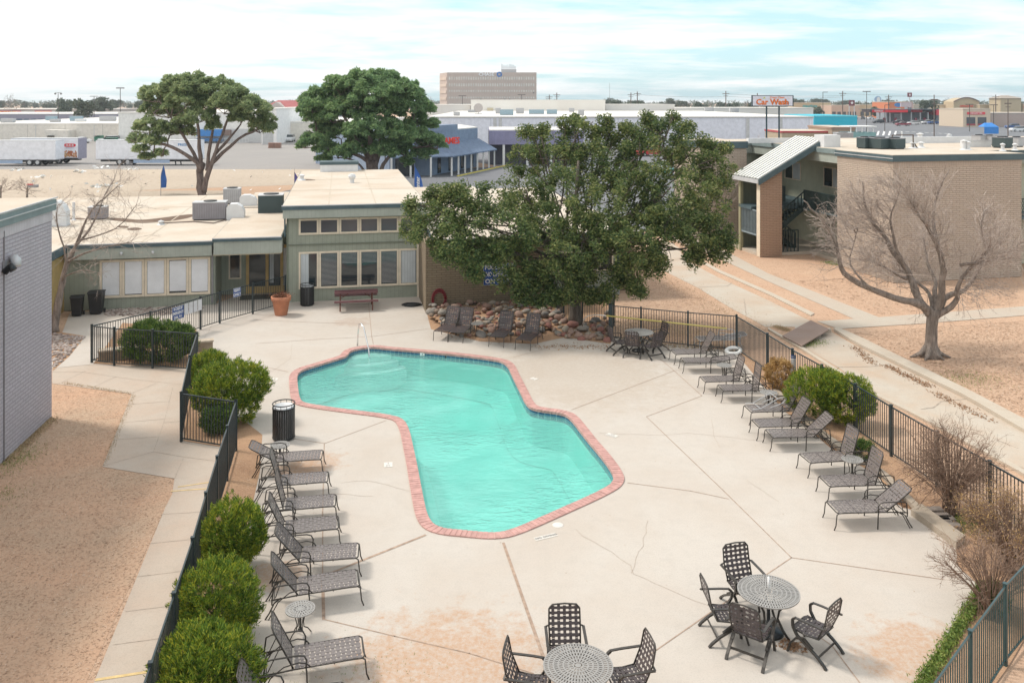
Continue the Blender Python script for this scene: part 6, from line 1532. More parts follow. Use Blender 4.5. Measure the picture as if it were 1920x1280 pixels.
# office tower
Yt = 490; xa, xb = at(838, Yt).x, at(1006, Yt).x; e_ = empty('office_tower', (xa, Yt, 0), R(0), 'beige six-storey office tower with a blue emblem on the skyline', 'building')
OFW = flat('tower_beige', (.52, .435, .385), .8, 0, .06, .3); W_ = xb-xa; Ht = 25.8
mb = MB(); mb.add([(0, 0, 0), (W_, 0, 0), (W_, 18, 0), (-5.6, 18, 0), (0, 0, Ht), (W_, 0, Ht), (W_, 18, Ht), (-5.6, 18, Ht)], [(3, 2, 1, 0), (4, 5, 6, 7), (0, 1, 5, 4), (1, 2, 6, 5), (2, 3, 7, 6), (3, 0, 4, 7)]); mb.build('wall', OFW, e_)
OFD = flat('tower_window', (.62, .60, .56), .35, 0, .2, .4); OFK = flat('tower_window_dark', (.24, .22, .21), .3, 0, .2, .5)
for f_ in range(6):
    z = Ht-4.35-f_*3.78; mb = MB(); mk = MB()
    for i in range(36):
        x = .9+i*(W_-1.8)/36; 
        dk = (f_ >= 4 and rnd.random() < .35) or rnd.random() < .03*f_
        mb.box(x+.20, x+1.02, -.06, -.01, z+(.9 if f_ > 1 else .2), z+1.9)
        if dk: mk.box(x+.18, x+1.04, -.09, -.062, z+.0, z+.75)
    mb.build('window_row', OFD, e_)
    if mk.v: mk.build('window_row', OFK, e_)
    mb = MB(); mb.extr([(-.35, 0.6, z+.1), (-5.3, 16.8, z+.1), (-5.3, 16.8, z+1.7), (-.35, .6, z+1.7)], (-.15, -.05, 0)); mb.build('window_band', flat('tower_band', (.60, .50, .42), .6), e_)
text('CHASE', 2.5, .1, flat('letter_white', (.86, .88, .92), .4), 'lettering', e_, (W_*.44, -.2, Ht-1.15), (R(90), 0, 0), 1.15)
BLUE = flat('emblem_blue', (.03, .18, .52), .4)
oc = MB()
for k in range(4):
    a = math.pi/2*k; pts = [(-.55, 1.45), (.75, 1.45), (1.45, .75), (.55, .62), (-.55, .62)]
    oc.extr([(x*math.cos(a)-z*math.sin(a), 0, x*math.sin(a)+z*math.cos(a)) for x, z in pts], (0, .15, 0))
o = oc.build('emblem', BLUE, e_); o.location = (W_*.585, -.25, Ht-1.1)
MB().box(W_*.605, W_*.775, 3, 12, Ht, Ht+1.9).build('penthouse', flat('penthouse_grey', (.46, .46, .47), .7), e_)
mb = MB()
for i in range(14): x = W_*.61+i*W_*.0122; mb.box(x-.12, x+.12, 3, 3.3, Ht+1.9, Ht+1.9+rnd.uniform(1.6, 3.2)); 
mb.bar((W_*.61, 3.1, Ht+3.0), (W_*.77, 3.1, Ht+3.0), .12); mb.build('antenna', flat('antenna_grey', (.42, .44, .46), .5), e_)
# central white store block
e_, w_ = block('white_store', 800, 1525, 190, 112, 6.1, WHL, ROOFW, 'very long white store building across the middle behind the trees', trim=flat('store_trim', (.50, .48, .47), .7))
mb = MB()
for p_ in (928, 938, 1232, 1402, 1464): x = at(p_, 190).x-at(800, 190).x; mb.box(x-.35, x+.35, -.10, -.01, 0, 5.8)
mb.build('pilaster', flat('store_pilaster', (.56, .55, .54), .7), e_)
for (a_, b_, Yb, z0_, ztop, l) in ((883, 1135, 302, 0, 10.0, 'high white parapet block behind the white store roof'), (800, 882, 306, 0, 8.3, 'lower white block left of the high parapet'), (1136, 1265, 306, 0, 8.4, 'lower white block right of the high parapet'), (1266, 1525, 304, 0, 7.2, 'long cream block behind the right end of the white store')):
    block('white_store', a_, b_, Yb, 30, ztop, ROOFW, ROOFW, l, grp='white blocks behind the store roof')
i_ = 0
ACB = flat('chiller_blue', (.26, .36, .42), .6, 0, .15)
for (px, py, w_, h_, mt, l) in [(856, 217, 1.6, .9, ACP, 'small unit at the left end of the white store roof'), (886, 211, 3.2, .8, ACP, 'low grey unit left of the big dish'), (950, 216, 3.6, 1.4, ACB, 'blue-green chiller with a dark door on the store roof'), (934, 213, 1.6, 1.5, ACP, 'left louvred unit by the blue chillers'), (975, 213, 2.4, 1.5, ACP, 'louvred unit between the blue chillers'),
             (1006, 214, 4.4, 1.2, ACB, 'long blue-green chiller right of centre'), (1035, 214, 3.0, 1.2, ACB, 'shorter blue-green chiller on the right'), (998, 205, 1.4, 1.9, ACP, 'tall grey hood behind the chillers'), (919, 208, 2.2, 1.1, flat('tank_cream', (.55, .48, .33), .6), 'cream tank box right of the big dish'), (1072, 210, 1.8, 1.2, ACP, 'pale unit right of the chillers'),
             (1090, 216, 1.6, 1.3, ACP, 'grey hood above the oak crown'), (1110, 206, 1.6, .8, ACD, 'dark unit in front of the high parapet'), (1120, 206, 1.8, .9, ACP, 'grey unit beside the dark one at the high parapet'), (1243, 207, 2.4, 1.0, ACP, 'wide pale unit in front of the lower right block'), (1330, 209, 3.2, 1.3, ACP, 'pale unit on the right part of the store roof'), (1377, 211, 3.0, 1.4, ACP, 'rightmost grey unit on the store roof')]:
    unit('rooftop_unit', roofpt(px, py, 6.15), w_*.9, 1.2, h_, mt, l, louv=False, fan=False)
for (px, py, w_, h_, mt, l) in [(12, 230, 3.0, 1.0, ACP, 'pale unit on the low warehouse roof at the left edge'), (94, 226, 2.6, 1.2, ACB, 'blue-grey unit on the low warehouse roof left of centre'), (101, 229, 2.2, .7, ACP, 'low pale unit beside the blue-grey one on the warehouse roof'), (141, 227, 3.0, 1.3, ACB, 'second blue-grey unit on the low warehouse roof'), (149, 228, 2.4, .7, ACW, 'white unit beside the second blue-grey one'), (200, 227, 4.0, 1.3, ACP, 'wide unit at the right end of the low warehouse roof')]:
    unit('rooftop_unit', roofpt(px, py, 4.25), w_, 1.4, h_, mt, l, louv=False, fan=False)
e_ = empty('satellite_dish', roofpt(897, 214, 6.15), 0, 'big round mesh dish on the white store roof', 'satellite dish'); o = MB().lathe([(.001, 0), (.5, .04), (.95, .16), (1.2, .30)], 20).build('dish', flat('dish_grey', (.42, .38, .36), .6), e_); o.location = (0, -.1, 1.55); o.rotation_euler = (R(80), 0, 0)
MB().tube([(0, 0, 0), (0, 0, 1.5)], .08, 6).build('mast', GREYMET, e_); MB().box(-1, 1, -.4, .4, 0, .12).build('base', GREYMET, e_)
# blue strip mall
A = P(847, 330); B = P(927, 313); d = (B-A).normalized(); nn2 = Vector((-d.y, d.x, 0)); A2 = A+nn2*2.6; B2 = B+nn2*2.6
e_ = empty('shopping_arcade', A2, 0, 'blue shopping arcade with a white columned porch behind the clubhouse', 'building')
BLW = groove_mat('arcade_blue', (.21, .27, .37), .6, .05, False, .75, .85); BLR = flat('arcade_shingle', (.14, .19, .28), .85, 0, .2, 2); PUR = groove_mat('arcade_purple', (.28, .27, .41), .8, .05, False, .75, .85)
Wl = Vector((-15.6, 110.0, 0))
mb = MB(); mb.prism([tuple(q[:2]) for q in (A2, B2, B2+Vector((-4, 16, 0)), Vector((-30, 132, 0)), Wl)][::1], 0, 5.6); mb.build('wall', BLW, e_, world=True)
mb = MB(); mb.prism([tuple(q[:2]) for q in (A2+Vector((.1, -.1, 0)), A2+d*8.4, A2+d*8.4+nn2*1.2, A2+nn2*1.2+Vector((-3.5, 0, 0)), A2+Vector((-4.5, -.9, 0)))], 5.6, 6.35); mb.build('parapet', BLW, e_, world=True)
mb = MB(); mb.prism([tuple(q[:2]) for q in (A2+d*8.4, B2+Vector((0, 0, 0)), B2+Vector((-4, 16, 0)), Vector((-20, 130, 0)))], 5.6, 5.75); mb.build('roof', ROOFW, e_, world=True)
mb = MB(); Bp = B+d*.3; Af = A-nn2*.3-d*.3; Bf = Bp-nn2*.3
mb.add([Af+Vector((0, 0, 2.55)), Bf+Vector((0, 0, 2.55)), B2+d*.3+Vector((0, 0, 4.1)), A2+Vector((0, 0, 4.1)), Af+Vector((0, 0, 2.4)), Bf+Vector((0, 0, 2.4))], [(0, 1, 2, 3), (4, 5, 1, 0)]); 
Lf = Vector((-15.6, 107.0, 0)); Af2 = Af
mb.add([Lf+Vector((0, 0, 2.55)), Af+Vector((0, 0, 2.55)), A2+Vector((0, 0, 4.1)), Wl+Vector((0, 0, 4.1)), Lf+Vector((0, 0, 2.4)), Af+Vector((0, 0, 2.4))], [(0, 1, 2, 3), (4, 5, 1, 0)])
mb.build('porch_roof', BLR, e_, world=True)
for t in [i/7 for i in range(8)]:
    q = A.lerp(B, t); mb = MB(); mb.bar(q, q+Vector((0, 0, 2.45)), .22); mb.build('column', WHITE, e_, world=True)
for px_ in (734, 770, 808): q = at(px_, A.y-1.8+(px_-808)*.02); mb = MB(); mb.bar(q, q+Vector((0, 0, 2.45)), .22); mb.build('column', WHITE, e_, world=True)
for t in (.12, .35, .62, .85):
    q = A2.lerp(B2, t)-nn2*.05; mb = MB(); mb.bar(q+Vector((0, 0, 1.2))-d*.5, q+Vector((0, 0, 1.2))+d*.5, .06, 2.1); mb.build('shop_window', GLASS, e_, world=True)
for x_ in (-13.6,): mb = MB(); mb.box(x_-1.2, x_+1.2, 109.6, 110.2, .2, 2.3); mb.build('shop_window', GLASS, e_, world=True)
s_ = text('GAMES', 1.15, .06, flat('letter_red', (.75, .05, .03), .4), 'lettering', e_, (0, 0, 0), (0, 0, 0), .8); s_.location = Vector(T(844, 264, A2.y+1.4))-A2-nn2*-.0; s_.location.y -= .8; s_.rotation_euler = (R(90), 0, math.atan2(d.y, d.x)*.45)
e_ = empty('shopping_arcade', at(917, 127.5), R(2), 'purple-grey wing of the arcade behind the oak crown', 'building'); MB().box(0, 14, 2.5, 14, 0, 5.1).build('wall', flat('arcade_dark', (.10, .10, .13), .8), e_); MB().box(0, 14, 0, 14, 3.1, 5.15).build('fascia', PUR, e_); MB().box(.1, 14, .1, 14, 5.15, 5.3).build('roof', ROOFW, e_)
for x_ in (2.0, 5.5, 9.0): MB().box(x_, x_+.35, .1, .45, 0, 3.1).build('column', WHITE, e_)
# car wash board
Yc = 92; cx_ = at(1448.5, Yc).x; wS = 77/F*Yc; e_ = empty('roadside_sign', (cx_, Yc, 0), R(-2), 'white car wash board with orange letters on two tall dark posts', 'sign')
zt, zb = T(0, 179, Yc).z, T(0, 199.5, Yc).z; SGN = flat('sign_frame_teal', (.02, .05, .065), .5)
MB().box(-wS/2, wS/2, -.12, .25, zb, zt).build('frame', SGN, e_); MB().box(-wS/2+.07, wS/2-.12, -.14, -.121, zb+.06, zt-.07).build('face', flat('sign_white_lav', (.72, .72, .80), .4), e_)
for s in (-.62, .70): mb = MB(); mb.tube([(s, .05, 0), (s, .05, zb)], .085, 10); mb.build('post', SGN, e_)
ORG = flat('letter_orange', (.75, .17, .02), .4); ORD = flat('letter_brown', (.30, .06, .02), .5)
hS = zt-zb
text('Car Wash', hS*.72, .006, ORD, 'lettering', e_, (-.04, -.143, zb+hS*.36), (R(90), 0, 0), 1.0); text('Car Wash', hS*.70, .006, ORG, 'lettering', e_, (-.07, -.156, zb+hS*.375), (R(90), 0, 0), 1.0)
text('Crazy Clean', hS*.24, .006, ORG, 'lettering', e_, (.45, -.145, zb+hS*.80), (R(90), 0, 0), 1.1)
MB().extr([(-1.05, -.146, zt-.35), (-.75, -.146, zt-.32), (-.9, -.146, zt-.15)], (0, .004, 0)).build('palm_mark', flat('mark_yellow', (.55, .6, .1), .5), e_)
# teal building etc
TEAL = flat('wall_turquoise', (.02, .46, .60), .6, 0, .05, .5)
block('shop_block', 1526.5, 1607, 240, 26, 5.5, TEAL, TEAL, 'bright turquoise blind-walled shop right of the car wash board', trim=flat('turq_trim', (.16, .60, .68), .5))
block('shop_block', 1560, 1604, 150, 12, 5.0, flat('wall_brown', (.36, .27, .20), .8), ROOFM, 'small brown flat-roofed building with a red corner below the turquoise shop', trim=flat('trim_brown', (.33, .22, .17), .7))
block('shop_block', 1466, 1559, 152, 10, 4.25, flat('wall_tan2', (.45, .36, .25), .8), ROOFM, 'low building with a red roof edge behind the ribbed canopy', trim=flat('trim_red', (.45, .06, .07), .6))
unit('rooftop_unit', T(1585, 262, 86)-Vector((0, 0, .9)), 1.6, 1.2, 1.6, ACP, 'grey louvred unit beyond the brick building roof, left of the kiosk', louv=True)
e_ = empty('drive_through_kiosk', at(1618, 100), 0, 'pale teal kiosk with a glazed top behind the roof condensers', 'kiosk'); TK = flat('kiosk_teal', (.22, .38, .38), .6)
MB().box(-1.6, 1.5, 0, 3, 0, 5.9).build('wall', TK, e_); mb = MB(); 
for i in range(5): mb.box(-1.4+i*.65, -1.3+i*.65, .1, .2, 5.9, 6.5)
mb.build('mullion', WHITE, e_); MB().box(-1.6, 1.6, 0, 3, 6.5, 6.62).build('roof', WHITE, e_)
# petrol station
e_ = empty('petrol_station', at(1628, 385), 0, 'petrol station with a long bright red canopy at the upper right', 'petrol station'); Wg = (1755-1628)/F*385
RED = flat('canopy_red', (.70, .02, .035), .4, 0, .04); DRK = flat('canopy_dark', (.05, .035, .04), .5)
MB().box(0, Wg*.55, -3, 6, 4.55, 5.75).build('canopy', RED, e_); MB().box(-.5, .4, -3.1, 6, 4.6, 5.9).build('canopy_end', DRK, e_); MB().box(Wg*.54, Wg*.585, -3.1, 6, 4.55, 5.9).build('canopy_end', DRK, e_)
MB().box(Wg*.58, Wg*.83, 2, 9, 4.55, 5.7).build('canopy', RED, e_); MB().box(Wg*.83, Wg, 3, 12, 4.7, 6.0).build('canopy_end', DRK, e_); MB().box(-.5, Wg, -3.15, 10, 5.78, 6.0).build('canopy_top', flat('canopy_top', (.10, .13, .16), .5), e_)
text('TEXACO', .95, .03, WHITE, 'lettering', e_, (3.3, -3.06, 5.2), (R(90), 0, 0), 1.0)
for x_ in (5, 9.5, 14.5, 19, 23, 26.5): mb = MB(); mb.box(x_, x_+.45, 0, .45, 0, 4.55); mb.build('column', LGREY, e_)
for x_ in (7, 12, 21, 25): MB().box(x_, x_+1.0, .5, 1.2, .1, 2.1).build('pump', flat('pump_maroon', (.28, .04, .07), .5), e_)
MB().box(12, Wg, 8, 20, 0, 4.5).build('kiosk_wall', flat('kiosk_grey', (.30, .33, .36), .7), e_)
mb = MB()
for i in range(4): mb.box(15.0, 18.6, 7.9, 7.98, .8+i*.8, 1.3+i*.8)
mb.build('shelf_rows', WHITE, e_)
e_ = empty('red_shop', at(1755, 385), 0, 'shop with a wide red fascia and yellow lettering beside the petrol station', 'building'); Wf = (1799-1755)/F*385
MB().box(0, Wf, 0, 10, 0, 3.4).build('wall', flat('front_dark', (.12, .14, .17), .5), e_); MB().box(0, Wf, -.3, 10, 3.3, 5.8).build('fascia', flat('fascia_red', (.75, .06, .09), .4), e_); text('STRIPES', 1.0, .05, YELT, 'lettering', e_, (Wf/2, -.4, 4.8), (R(90), 0, 0), 1.1)
MB().box(Wf, Wf+2.0, -.6, 6, 0, 6.0).build('pillar', flat('pillar_bluegrey', (.42, .50, .56), .6), e_)
for x_ in (2, 4.5, 7): MB().box(x_, x_+1.6, -.1, -.02, .3, 2.9).build('shop_window', GLASSG, e_)
e_, w_ = block('shop_block', 1806, 1857, 318, 18, 6.8, flat('wall_beige', (.60, .50, .39), .8), ROOFM, 'beige shop with a red name strip and two tall windows at the right'); 
MB().box(w_*.14, w_*.80, -.2, -.02, 4.6, 5.5).build('name_strip', flat('strip_red', (.70, .04, .06), .4), e_)
text('DISCOUNT TIRE', .62, .02, WHITE, 'lettering', e_, (w_*.47, -.23, 5.05), (R(90), 0, 0), .95)
for x_ in (.12, .53): MB().box(w_*x_, w_*(x_+.32), -.1, -.02, .6, 3.6).build('shop_window', GLASSG, e_); MB().box(w_*x_, w_*(x_+.32), -.14, -.101, .6, 1.2).build('window_base', flat('window_red', (.35, .05, .06), .5), e_)
block('shop_block', 1857.5, 2040, 322, 20, 5.2, flat('wall_mauve', (.42, .34, .31), .8), ROOFM, 'long mauve-brown shop running out of the right edge', trim=flat('trim_grey2', (.40, .38, .37), .7))
# arched store
e_ = empty('arched_store', at(1788, 520), 0, 'tan store with a dark arched roofline on the right skyline', 'building'); Wq = (1836-1788)/F*520
arc = [(0, 0)]+[(Wq*i/12, 9.2+2.4*math.sin(math.pi*i/12)) for i in range(13)]+[(Wq, 0)]
TANW = flat('store_tan', (.48, .39, .26), .8); mb = MB(); mb.extr([(x, 0, z) for x, z in arc[::-1]], (0, 12, 0)); mb.build('wall', TANW, e_)
mb = MB(); pts = [(Wq*i/12, -.3, 9.3+2.4*math.sin(math.pi*i/12)) for i in range(13)]
for a_, b_ in zip(pts, pts[1:]): mb.bar(a_, b_, .8, .5)
mb.build('arch_trim', flat('arch_brown', (.16, .11, .10), .6), e_); text('OFFICE DEPOT', 1.5, .05, flat('letter_red', (.75, .05, .03), .4), 'lettering', e_, (Wq*.5, -.3, 6.4), (R(90), 0, 0), .8)
for (a_, b_, Yb, h_, mt, l) in ((1837, 1874, 515, 7.6, TANW, 'low tan wing right of the arched store'), (1760, 1787, 530, 7.4, TANW, 'low tan wing left of the arched store'), (1486, 1558, 560, 8.6, TANW, 'tan shopping centre behind the car wash board'), (1559, 1612, 540, 7.0, flat('wall_rose', (.48, .36, .29), .8), 'rose-tan shop row behind the turquoise shop'),
                           (1612, 1664, 545, 7.2, TANW, 'tan shop row above the red canopy left half'), (1667, 1698, 470, 9.2, flat('wall_orange', (.62, .20, .09), .7), 'orange-red shop behind the petrol station'), (1698, 1712, 472, 9.3, flat('wall_pink', (.52, .36, .33), .7), 'pinkish shop beside the orange one'), (1713, 1745, 480, 7.6, flat('wall_sand', (.50, .44, .36), .8), 'sand-coloured shop behind the round dark tree'),
                           (1918, 2040, 500, 8.2, TANW, 'tan store with red sign at the right picture edge'), (1340, 1400, 420, 6.4, flat('wall_sand', (.50, .44, .36), .8), 'sand-coloured low building left of the car wash board')):
    e_, w_ = block('shop_block', a_, b_, Yb, 22, h_, mt, ROOFM, l, grp='far shops along the avenue')
    mb = MB()
    for i in range(int(w_/3.2)): mb.box(.5+i*3.2, 2.6+i*3.2, -.15, -.02, .3, 2.9)
    if mb.v: mb.build('shop_window', GLASSG, e_)
    if a_ == 1486: text('maurices', 2.6, .05, flat('letter_teal', (.05, .35, .38), .5), 'lettering', e_, (w_*.45, -.3, 6.4), (R(90), 0, 0), 1.0)
    if a_ == 1918: MB().box(.5, 9, -.3, -.02, 5.2, 6.8).build('sign_board', REDS, e_)
e_ = empty('hip_roof_store', at(1876, 500), 0, 'tan square tower store with a low hip roof at the far right', 'building'); Wq = 12; MB().box(0, Wq, 0, 12, 0, 11.2).build('wall', TANW, e_)
mb = MB(); mb.add([(-.8, -.8, 11.2), (Wq+.8, -.8, 11.2), (Wq+.8, 13, 11.2), (-.8, 13, 11.2), (Wq/2-2, 6, 12.9), (Wq/2+2, 6, 12.9)], [(0, 1, 5, 4), (1, 2, 5), (2, 3, 4, 5), (3, 0, 4), (3, 2, 1, 0)]); mb.build('roof', flat('roof_greybrown', (.36, .31, .26), .8), e_)
# star signs
def star_sign(px, Y, ytop, size, posts, label):
    e_ = empty('price_sign', at(px, Y), 0, label, 'sign', 'petrol station star signs'); zt = T(0, ytop, Y).z; s = size
    MB().box(-s/2, s/2, 0, .5, zt-s*1.05, zt).build('box', flat('star_box', (.16, .02, .035), .4), e_)
    st_ = MB(); pts = []
    for k in range(10): a = math.pi/2+k*math.pi/5; r_ = s*.36 if k % 2 == 0 else s*.15; pts.append((r_*math.cos(a), -.06, zt-s*.52+r_*math.sin(a)))
    st_.extr(pts, (0, .05, 0)); st_.build('star', flat('star_white', (.85, .80, .80), .4), e_)
    for x_ in posts: MB().box(x_-.15, x_+.15, .1, .4, 0, zt-s*1.05).build('post', LGREY, e_)
    return e_
star_sign(1597.5, 370, 188, 2.3, (-1.1, 1.1), 'square dark sign with a white star on two posts near the turquoise shop'); star_sign(1706, 400, 174, 1.9, (0,), 'tall sign with a white star above the petrol station canopy')
e_ = empty('pylon_sign', at(1699, 395), 0, 'pale pylon sign standing through the red canopy', 'sign'); MB().box(-.5, .5, 0, .5, 0, 7).build('post', LGREY, e_); MB().box(-2.4, 2.4, -.1, .6, 6.9, 8.9).build('panel', flat('panel_pinkish', (.58, .48, .50), .5), e_); MB().box(1.1, 2.4, -.12, .6, 5.4, 6.6).build('lower_panel', flat('panel_dark', (.12, .12, .16), .5), e_)
e_ = empty('shop_emblem', at(1684, 440), 0, 'blue oval emblem sign with white outline in front of the orange shop', 'sign'); mb = MB(); mb.extr([(1.9*math.cos(a), 0, 7.6+1.05*math.sin(a)) for a in [k*math.pi/10 for k in range(20)]], (0, .2, 0)); mb.build('oval', flat('oval_blue', (.06, .22, .50), .4), e_); MB().box(-.12, .12, 0, .2, 0, 6.6).build('post', GREYMET, e_); mb = MB(); mb.box(-1.2, 1.2, -.05, .1, 4.4, 5.9); mb.build('lower_panel', flat('panel_mint', (.30, .62, .56), .5), e_)
e_ = empty('painted_billboard', at(1646, 520), 0, 'blue and white rounded billboard on the skyline left of the petrol station', 'sign'); mb = MB(); mb.extr([(2.1*math.cos(a), 0, 10.6+1.9*math.sin(a)) for a in [k*math.pi/10 for k in range(20)]], (0, .3, 0)); mb.build('disc', flat('billboard_blue', (.30, .44, .62), .5), e_); mb = MB(); mb.extr([(.3+1.1*math.cos(a), -.1, 10.5+1.5*math.sin(a)) for a in [k*math.pi/8 for k in range(16)]], (0, .05, 0)); mb.build('white_patch', WHITE, e_); MB().box(-.2, .2, 0, .3, 0, 8.8).build('post', GREYMET, e_)
e_ = empty('shade_canopy', at(1859, 215), 0, 'bright blue shade canopy behind the brick building roof', 'shade canopy'); mb = MB(); mb.add([(-1.8, 0, 1.9), (1.8, 0, 1.9), (1.8, 3, 1.9), (-1.8, 3, 1.9), (-.9, 1.5, 2.9), (.9, 1.5, 2.9), (-1.8, 0, .2), (1.8, 0, .2)], [(0, 1, 5, 4), (1, 2, 5), (2, 3, 4, 5), (3, 0, 4), (6, 7, 1, 0)]); mb.build('cover', flat('tarp_blue', (.03, .22, .62), .5), e_)
e_.location.z = 1.2
# poles ---------------------------------------------------
POLE = flat('pole_dark', (.09, .075, .07), .6, 0, .1); WOOD = flat('pole_wood', (.17, .13, .11), .8)
def light_pole(px, Y, ytop, label, heads='bar'):
    zt = T(0, ytop, Y).z; e_ = empty('light_pole', at(px, Y), 0, label, 'light pole', 'parking lot light poles'); r_ = .10*max(1, Y/230)
    MB().tube([(0, 0, 0), (0, 0, zt)], [r_, r_*.75], 8).build('pole', POLE, e_)
    s = Y/200
    if heads == 'bar': MB().box(-.9*s, .9*s, -.15, .15, zt-.1, zt+.12).build('lamp_head', POLE, e_)
    elif heads == 'twin':
        MB().box(-.8*s, .8*s, -.1, .1, zt-.05, zt+.08).build('cross_arm', POLE, e_)
        for x_ in (-.65, .65): MB().lathe([(.001, 0), (.28*s, .05), (.2*s, .5), (.001, .55)], 8, (x_*s, 0, zt-.75)).build('lamp_head', POLE, e_)
    else: MB().box(0, 1.1*s, -.12, .12, zt-.1, zt+.08).build('lamp_head', POLE, e_)
    return e_
light_pole(225.5, 200, 165.5, 'tall dark light pole in front of the tall white warehouse'); light_pole(109, 345, 174, 'twin-headed light pole above the long white warehouse', 'twin'); light_pole(176.5, 345, 181, 'thin far light pole right of the twin-headed one')
light_pole(1543, 300, 173, 'light pole above the turquoise shop', 'arm'); light_pole(1625, 250, 172, 'light pole between the turquoise shop and the red canopy'); light_pole(1659, 270, 197, 'short slim light pole in front of the petrol station', 'arm'); light_pole(1818, 270, 196, 'short light pole in front of the beige shop'); light_pole(1863, 260, 197, 'thin light pole before the mauve shop')
light_pole(867, 330, 180, 'light pole in front of the office tower, left one'); light_pole(978, 330, 178, 'light pole in front of the office tower, right one')
def utility(px, Y, ytop, yb, label):
    zt = T(0, ytop, Y).z; e_ = empty('utility_pole', at(px, Y), 0, label, 'utility pole', 'wooden utility poles'); s = Y/300
    MB().tube([(0, 0, 0), (0, 0, zt)], [.2*s, .15*s], 6).build('pole', WOOD, e_); MB().box(-1.2*s, 1.2*s, -.08, .08, zt-1.2, zt-.95).build('cross_arm', WOOD, e_); MB().box(-.8*s, .8*s, -.08, .08, zt-2.0, zt-1.85).build('cross_arm', WOOD, e_); return e_
for (px, Y, yt, l) in [(1030, 420, 178, 'utility pole just right of the office tower'), (1044, 400, 174, 'slim utility pole second right of the office tower'), (1183, 420, 174, 'utility pole near the antenna mast, left'), (1195, 430, 172, 'utility pole near the antenna mast, right'), (1361, 340, 171, 'tall double utility pole left of the car wash board'), (1420, 380, 175, 'utility pole behind the car wash board'),
                    (1580, 380, 171, 'utility pole right of the arm-type light pole'), (1751.5, 190, 178, 'brown utility pole standing in the dark lot right of the red canopy'), (1666, 420, 178, 'far utility pole above the orange shop'), (1890, 210, 186, 'brown utility pole near the right edge'), (1867, 450, 178, 'far utility pole above the mauve shop')]: utility(px, Y, yt, 0, l)
e_ = empty('antenna_mast', at(1143, 700), 0, 'very thin antenna mast on the horizon', 'mast'); MB().tube([(0, 0, 0), (0, 0, 24)], .14, 4).build('mast', GREYMET, e_)
mb = MB()
for za, zb_, pa_, pb_, Y in ((12.6, 11.8, 1361, 1580, 360), (11.5, 11.2, 1361, 1580, 360), (13.0, 12.2, 1580, 1867, 400), (12.0, 12.4, 1666, 1980, 430), (12.5, 11.6, 1195, 1361, 390)):
    a_ = at(pa_, Y); b_ = at(pb_, Y); mb.tube([a_.lerp(b_, t)+Vector((0, 0, za+(zb_-za)*t-1.2*4*t*(1-t)*.5)) for t in [i/10 for i in range(11)]], .045, 3, cap=False)
o = mb.build('power_line', POLE); tag(o, 'thin power lines strung between the far poles on the right', 'power line')
# ------------- vehicles
def tyre(par, x, y, r_, w_=.24):
    t_ = MB(); t_.tube([(x, y-w_/2, r_), (x, y+w_/2, r_)], r_, 16); t_ = t_.build('wheel', BLACKP, par); MB().tube([(x, y-w_/2-.012, r_), (x, y+w_/2+.012, r_)], r_*.55, 12).build('rim', LGREY, t_); return t_
def trailer(px0, px1, Y, label, zb, zt, wheels, skirt=None, rear_door=None):
    a_, b_ = at(px0, Y), at(px1, Y); L = (b_-a_).length; e_ = empty('box_trailer', a_, 0, label, 'trailer', 'white box trailers on the lot')
    TRW = groove_mat('trailer_white', (.80, .81, .86), 1.2, .012, False, .5, .9)
    b0_ = MB().box(0, L, 0, 2.5, zb, zt-.02).build('body', TRW, e_); MB().box(-.02, L+.02, -.02, 2.52, zt-.08, zt).build('top_rail', LGREY, b0_)
    MB().box(0, L, -.015, 2.515, zb-.12, zb).build('floor_rail', GREYMET, e_)
    mb = MB(); mb.box(.3, L-.3, .9, 1.6, zb-.45, zb-.12); mb.build('chassis', BLKMET, e_)
    for x_ in wheels:
        for y_ in (.15, 2.3): tyre(e_, x_, y_, .5, .3)
    if skirt: MB().box(skirt[0], skirt[1], .02, .06, .35, zb-.12).build('skirt', flat('skirt_blue', (.35, .45, .60), .5), e_)
    return e_, L
def X_(px, px0, Y): return (px-px0)/F*Y
e_, L = trailer(-70, 104, 127, 'nearer white trailer cut off by the left edge of the picture', .95, 3.72, [X_(55, -70, 127), X_(70, -70, 127)], skirt=(0, X_(42, -70, 127)))
e_, L = trailer(20, 147, 131, 'trailer with a red oval logo and a food picture on its side', .95, 3.90, [X_(93, 20, 131), X_(110, 20, 131)])
lx = X_(131, 20, 131)+.5; mb = MB(); zc = T(0, 272.5, 131).z; 
REDL = flat('logo_red', (.66, .02, .04), .4, 0, .03)
mb.extr([(.90*(1 if abs(math.cos(a)) > .3 else .8)*math.copysign(abs(math.cos(a))**.55, math.cos(a)), -.03, .26*math.copysign(abs(math.sin(a))**.7, math.sin(a))) for a in [k*math.pi/12 for k in range(24)]], (0, .02, 0)); o = mb.build('logo', REDL, e_); o.location = (lx-.5, 0, zc)
text('H-E-B', .36, .006, WHITE, 'lettering', e_, (lx-.5, -.045, zc), (R(90), 0, 0), 1.35)
text('delivering freshness', .13, .004, flat('letter_blue', (.10, .12, .35), .5), 'lettering', e_, (lx-.5, -.03, zc-.42), (R(90), 0, 0), 1.1)
FOOD = [flat('food_%d' % i, c, .6, 0, .25, 5) for i, c in enumerate([(.55, .22, .09), (.62, .33, .16), (.40, .13, .06), (.60, .42, .25)])]
mb = [MB() for _ in FOOD]
for i in range(70):
    r_ = rnd.uniform(.09, .17); x_ = lx-1.7+rnd.random()*2.2; z_ = 1.0+.12+rnd.random()**1.3*.85; k = rnd.randrange(4); mb[k].extr([(x_+r_*math.cos(a), -.012-.0006*i*.5, z_+r_*math.sin(a)) for a in [q*math.pi/4 for q in range(8)]], (0, .006, 0))
for k, m_ in enumerate(mb): m_.build('food_picture', FOOD[k], e_)
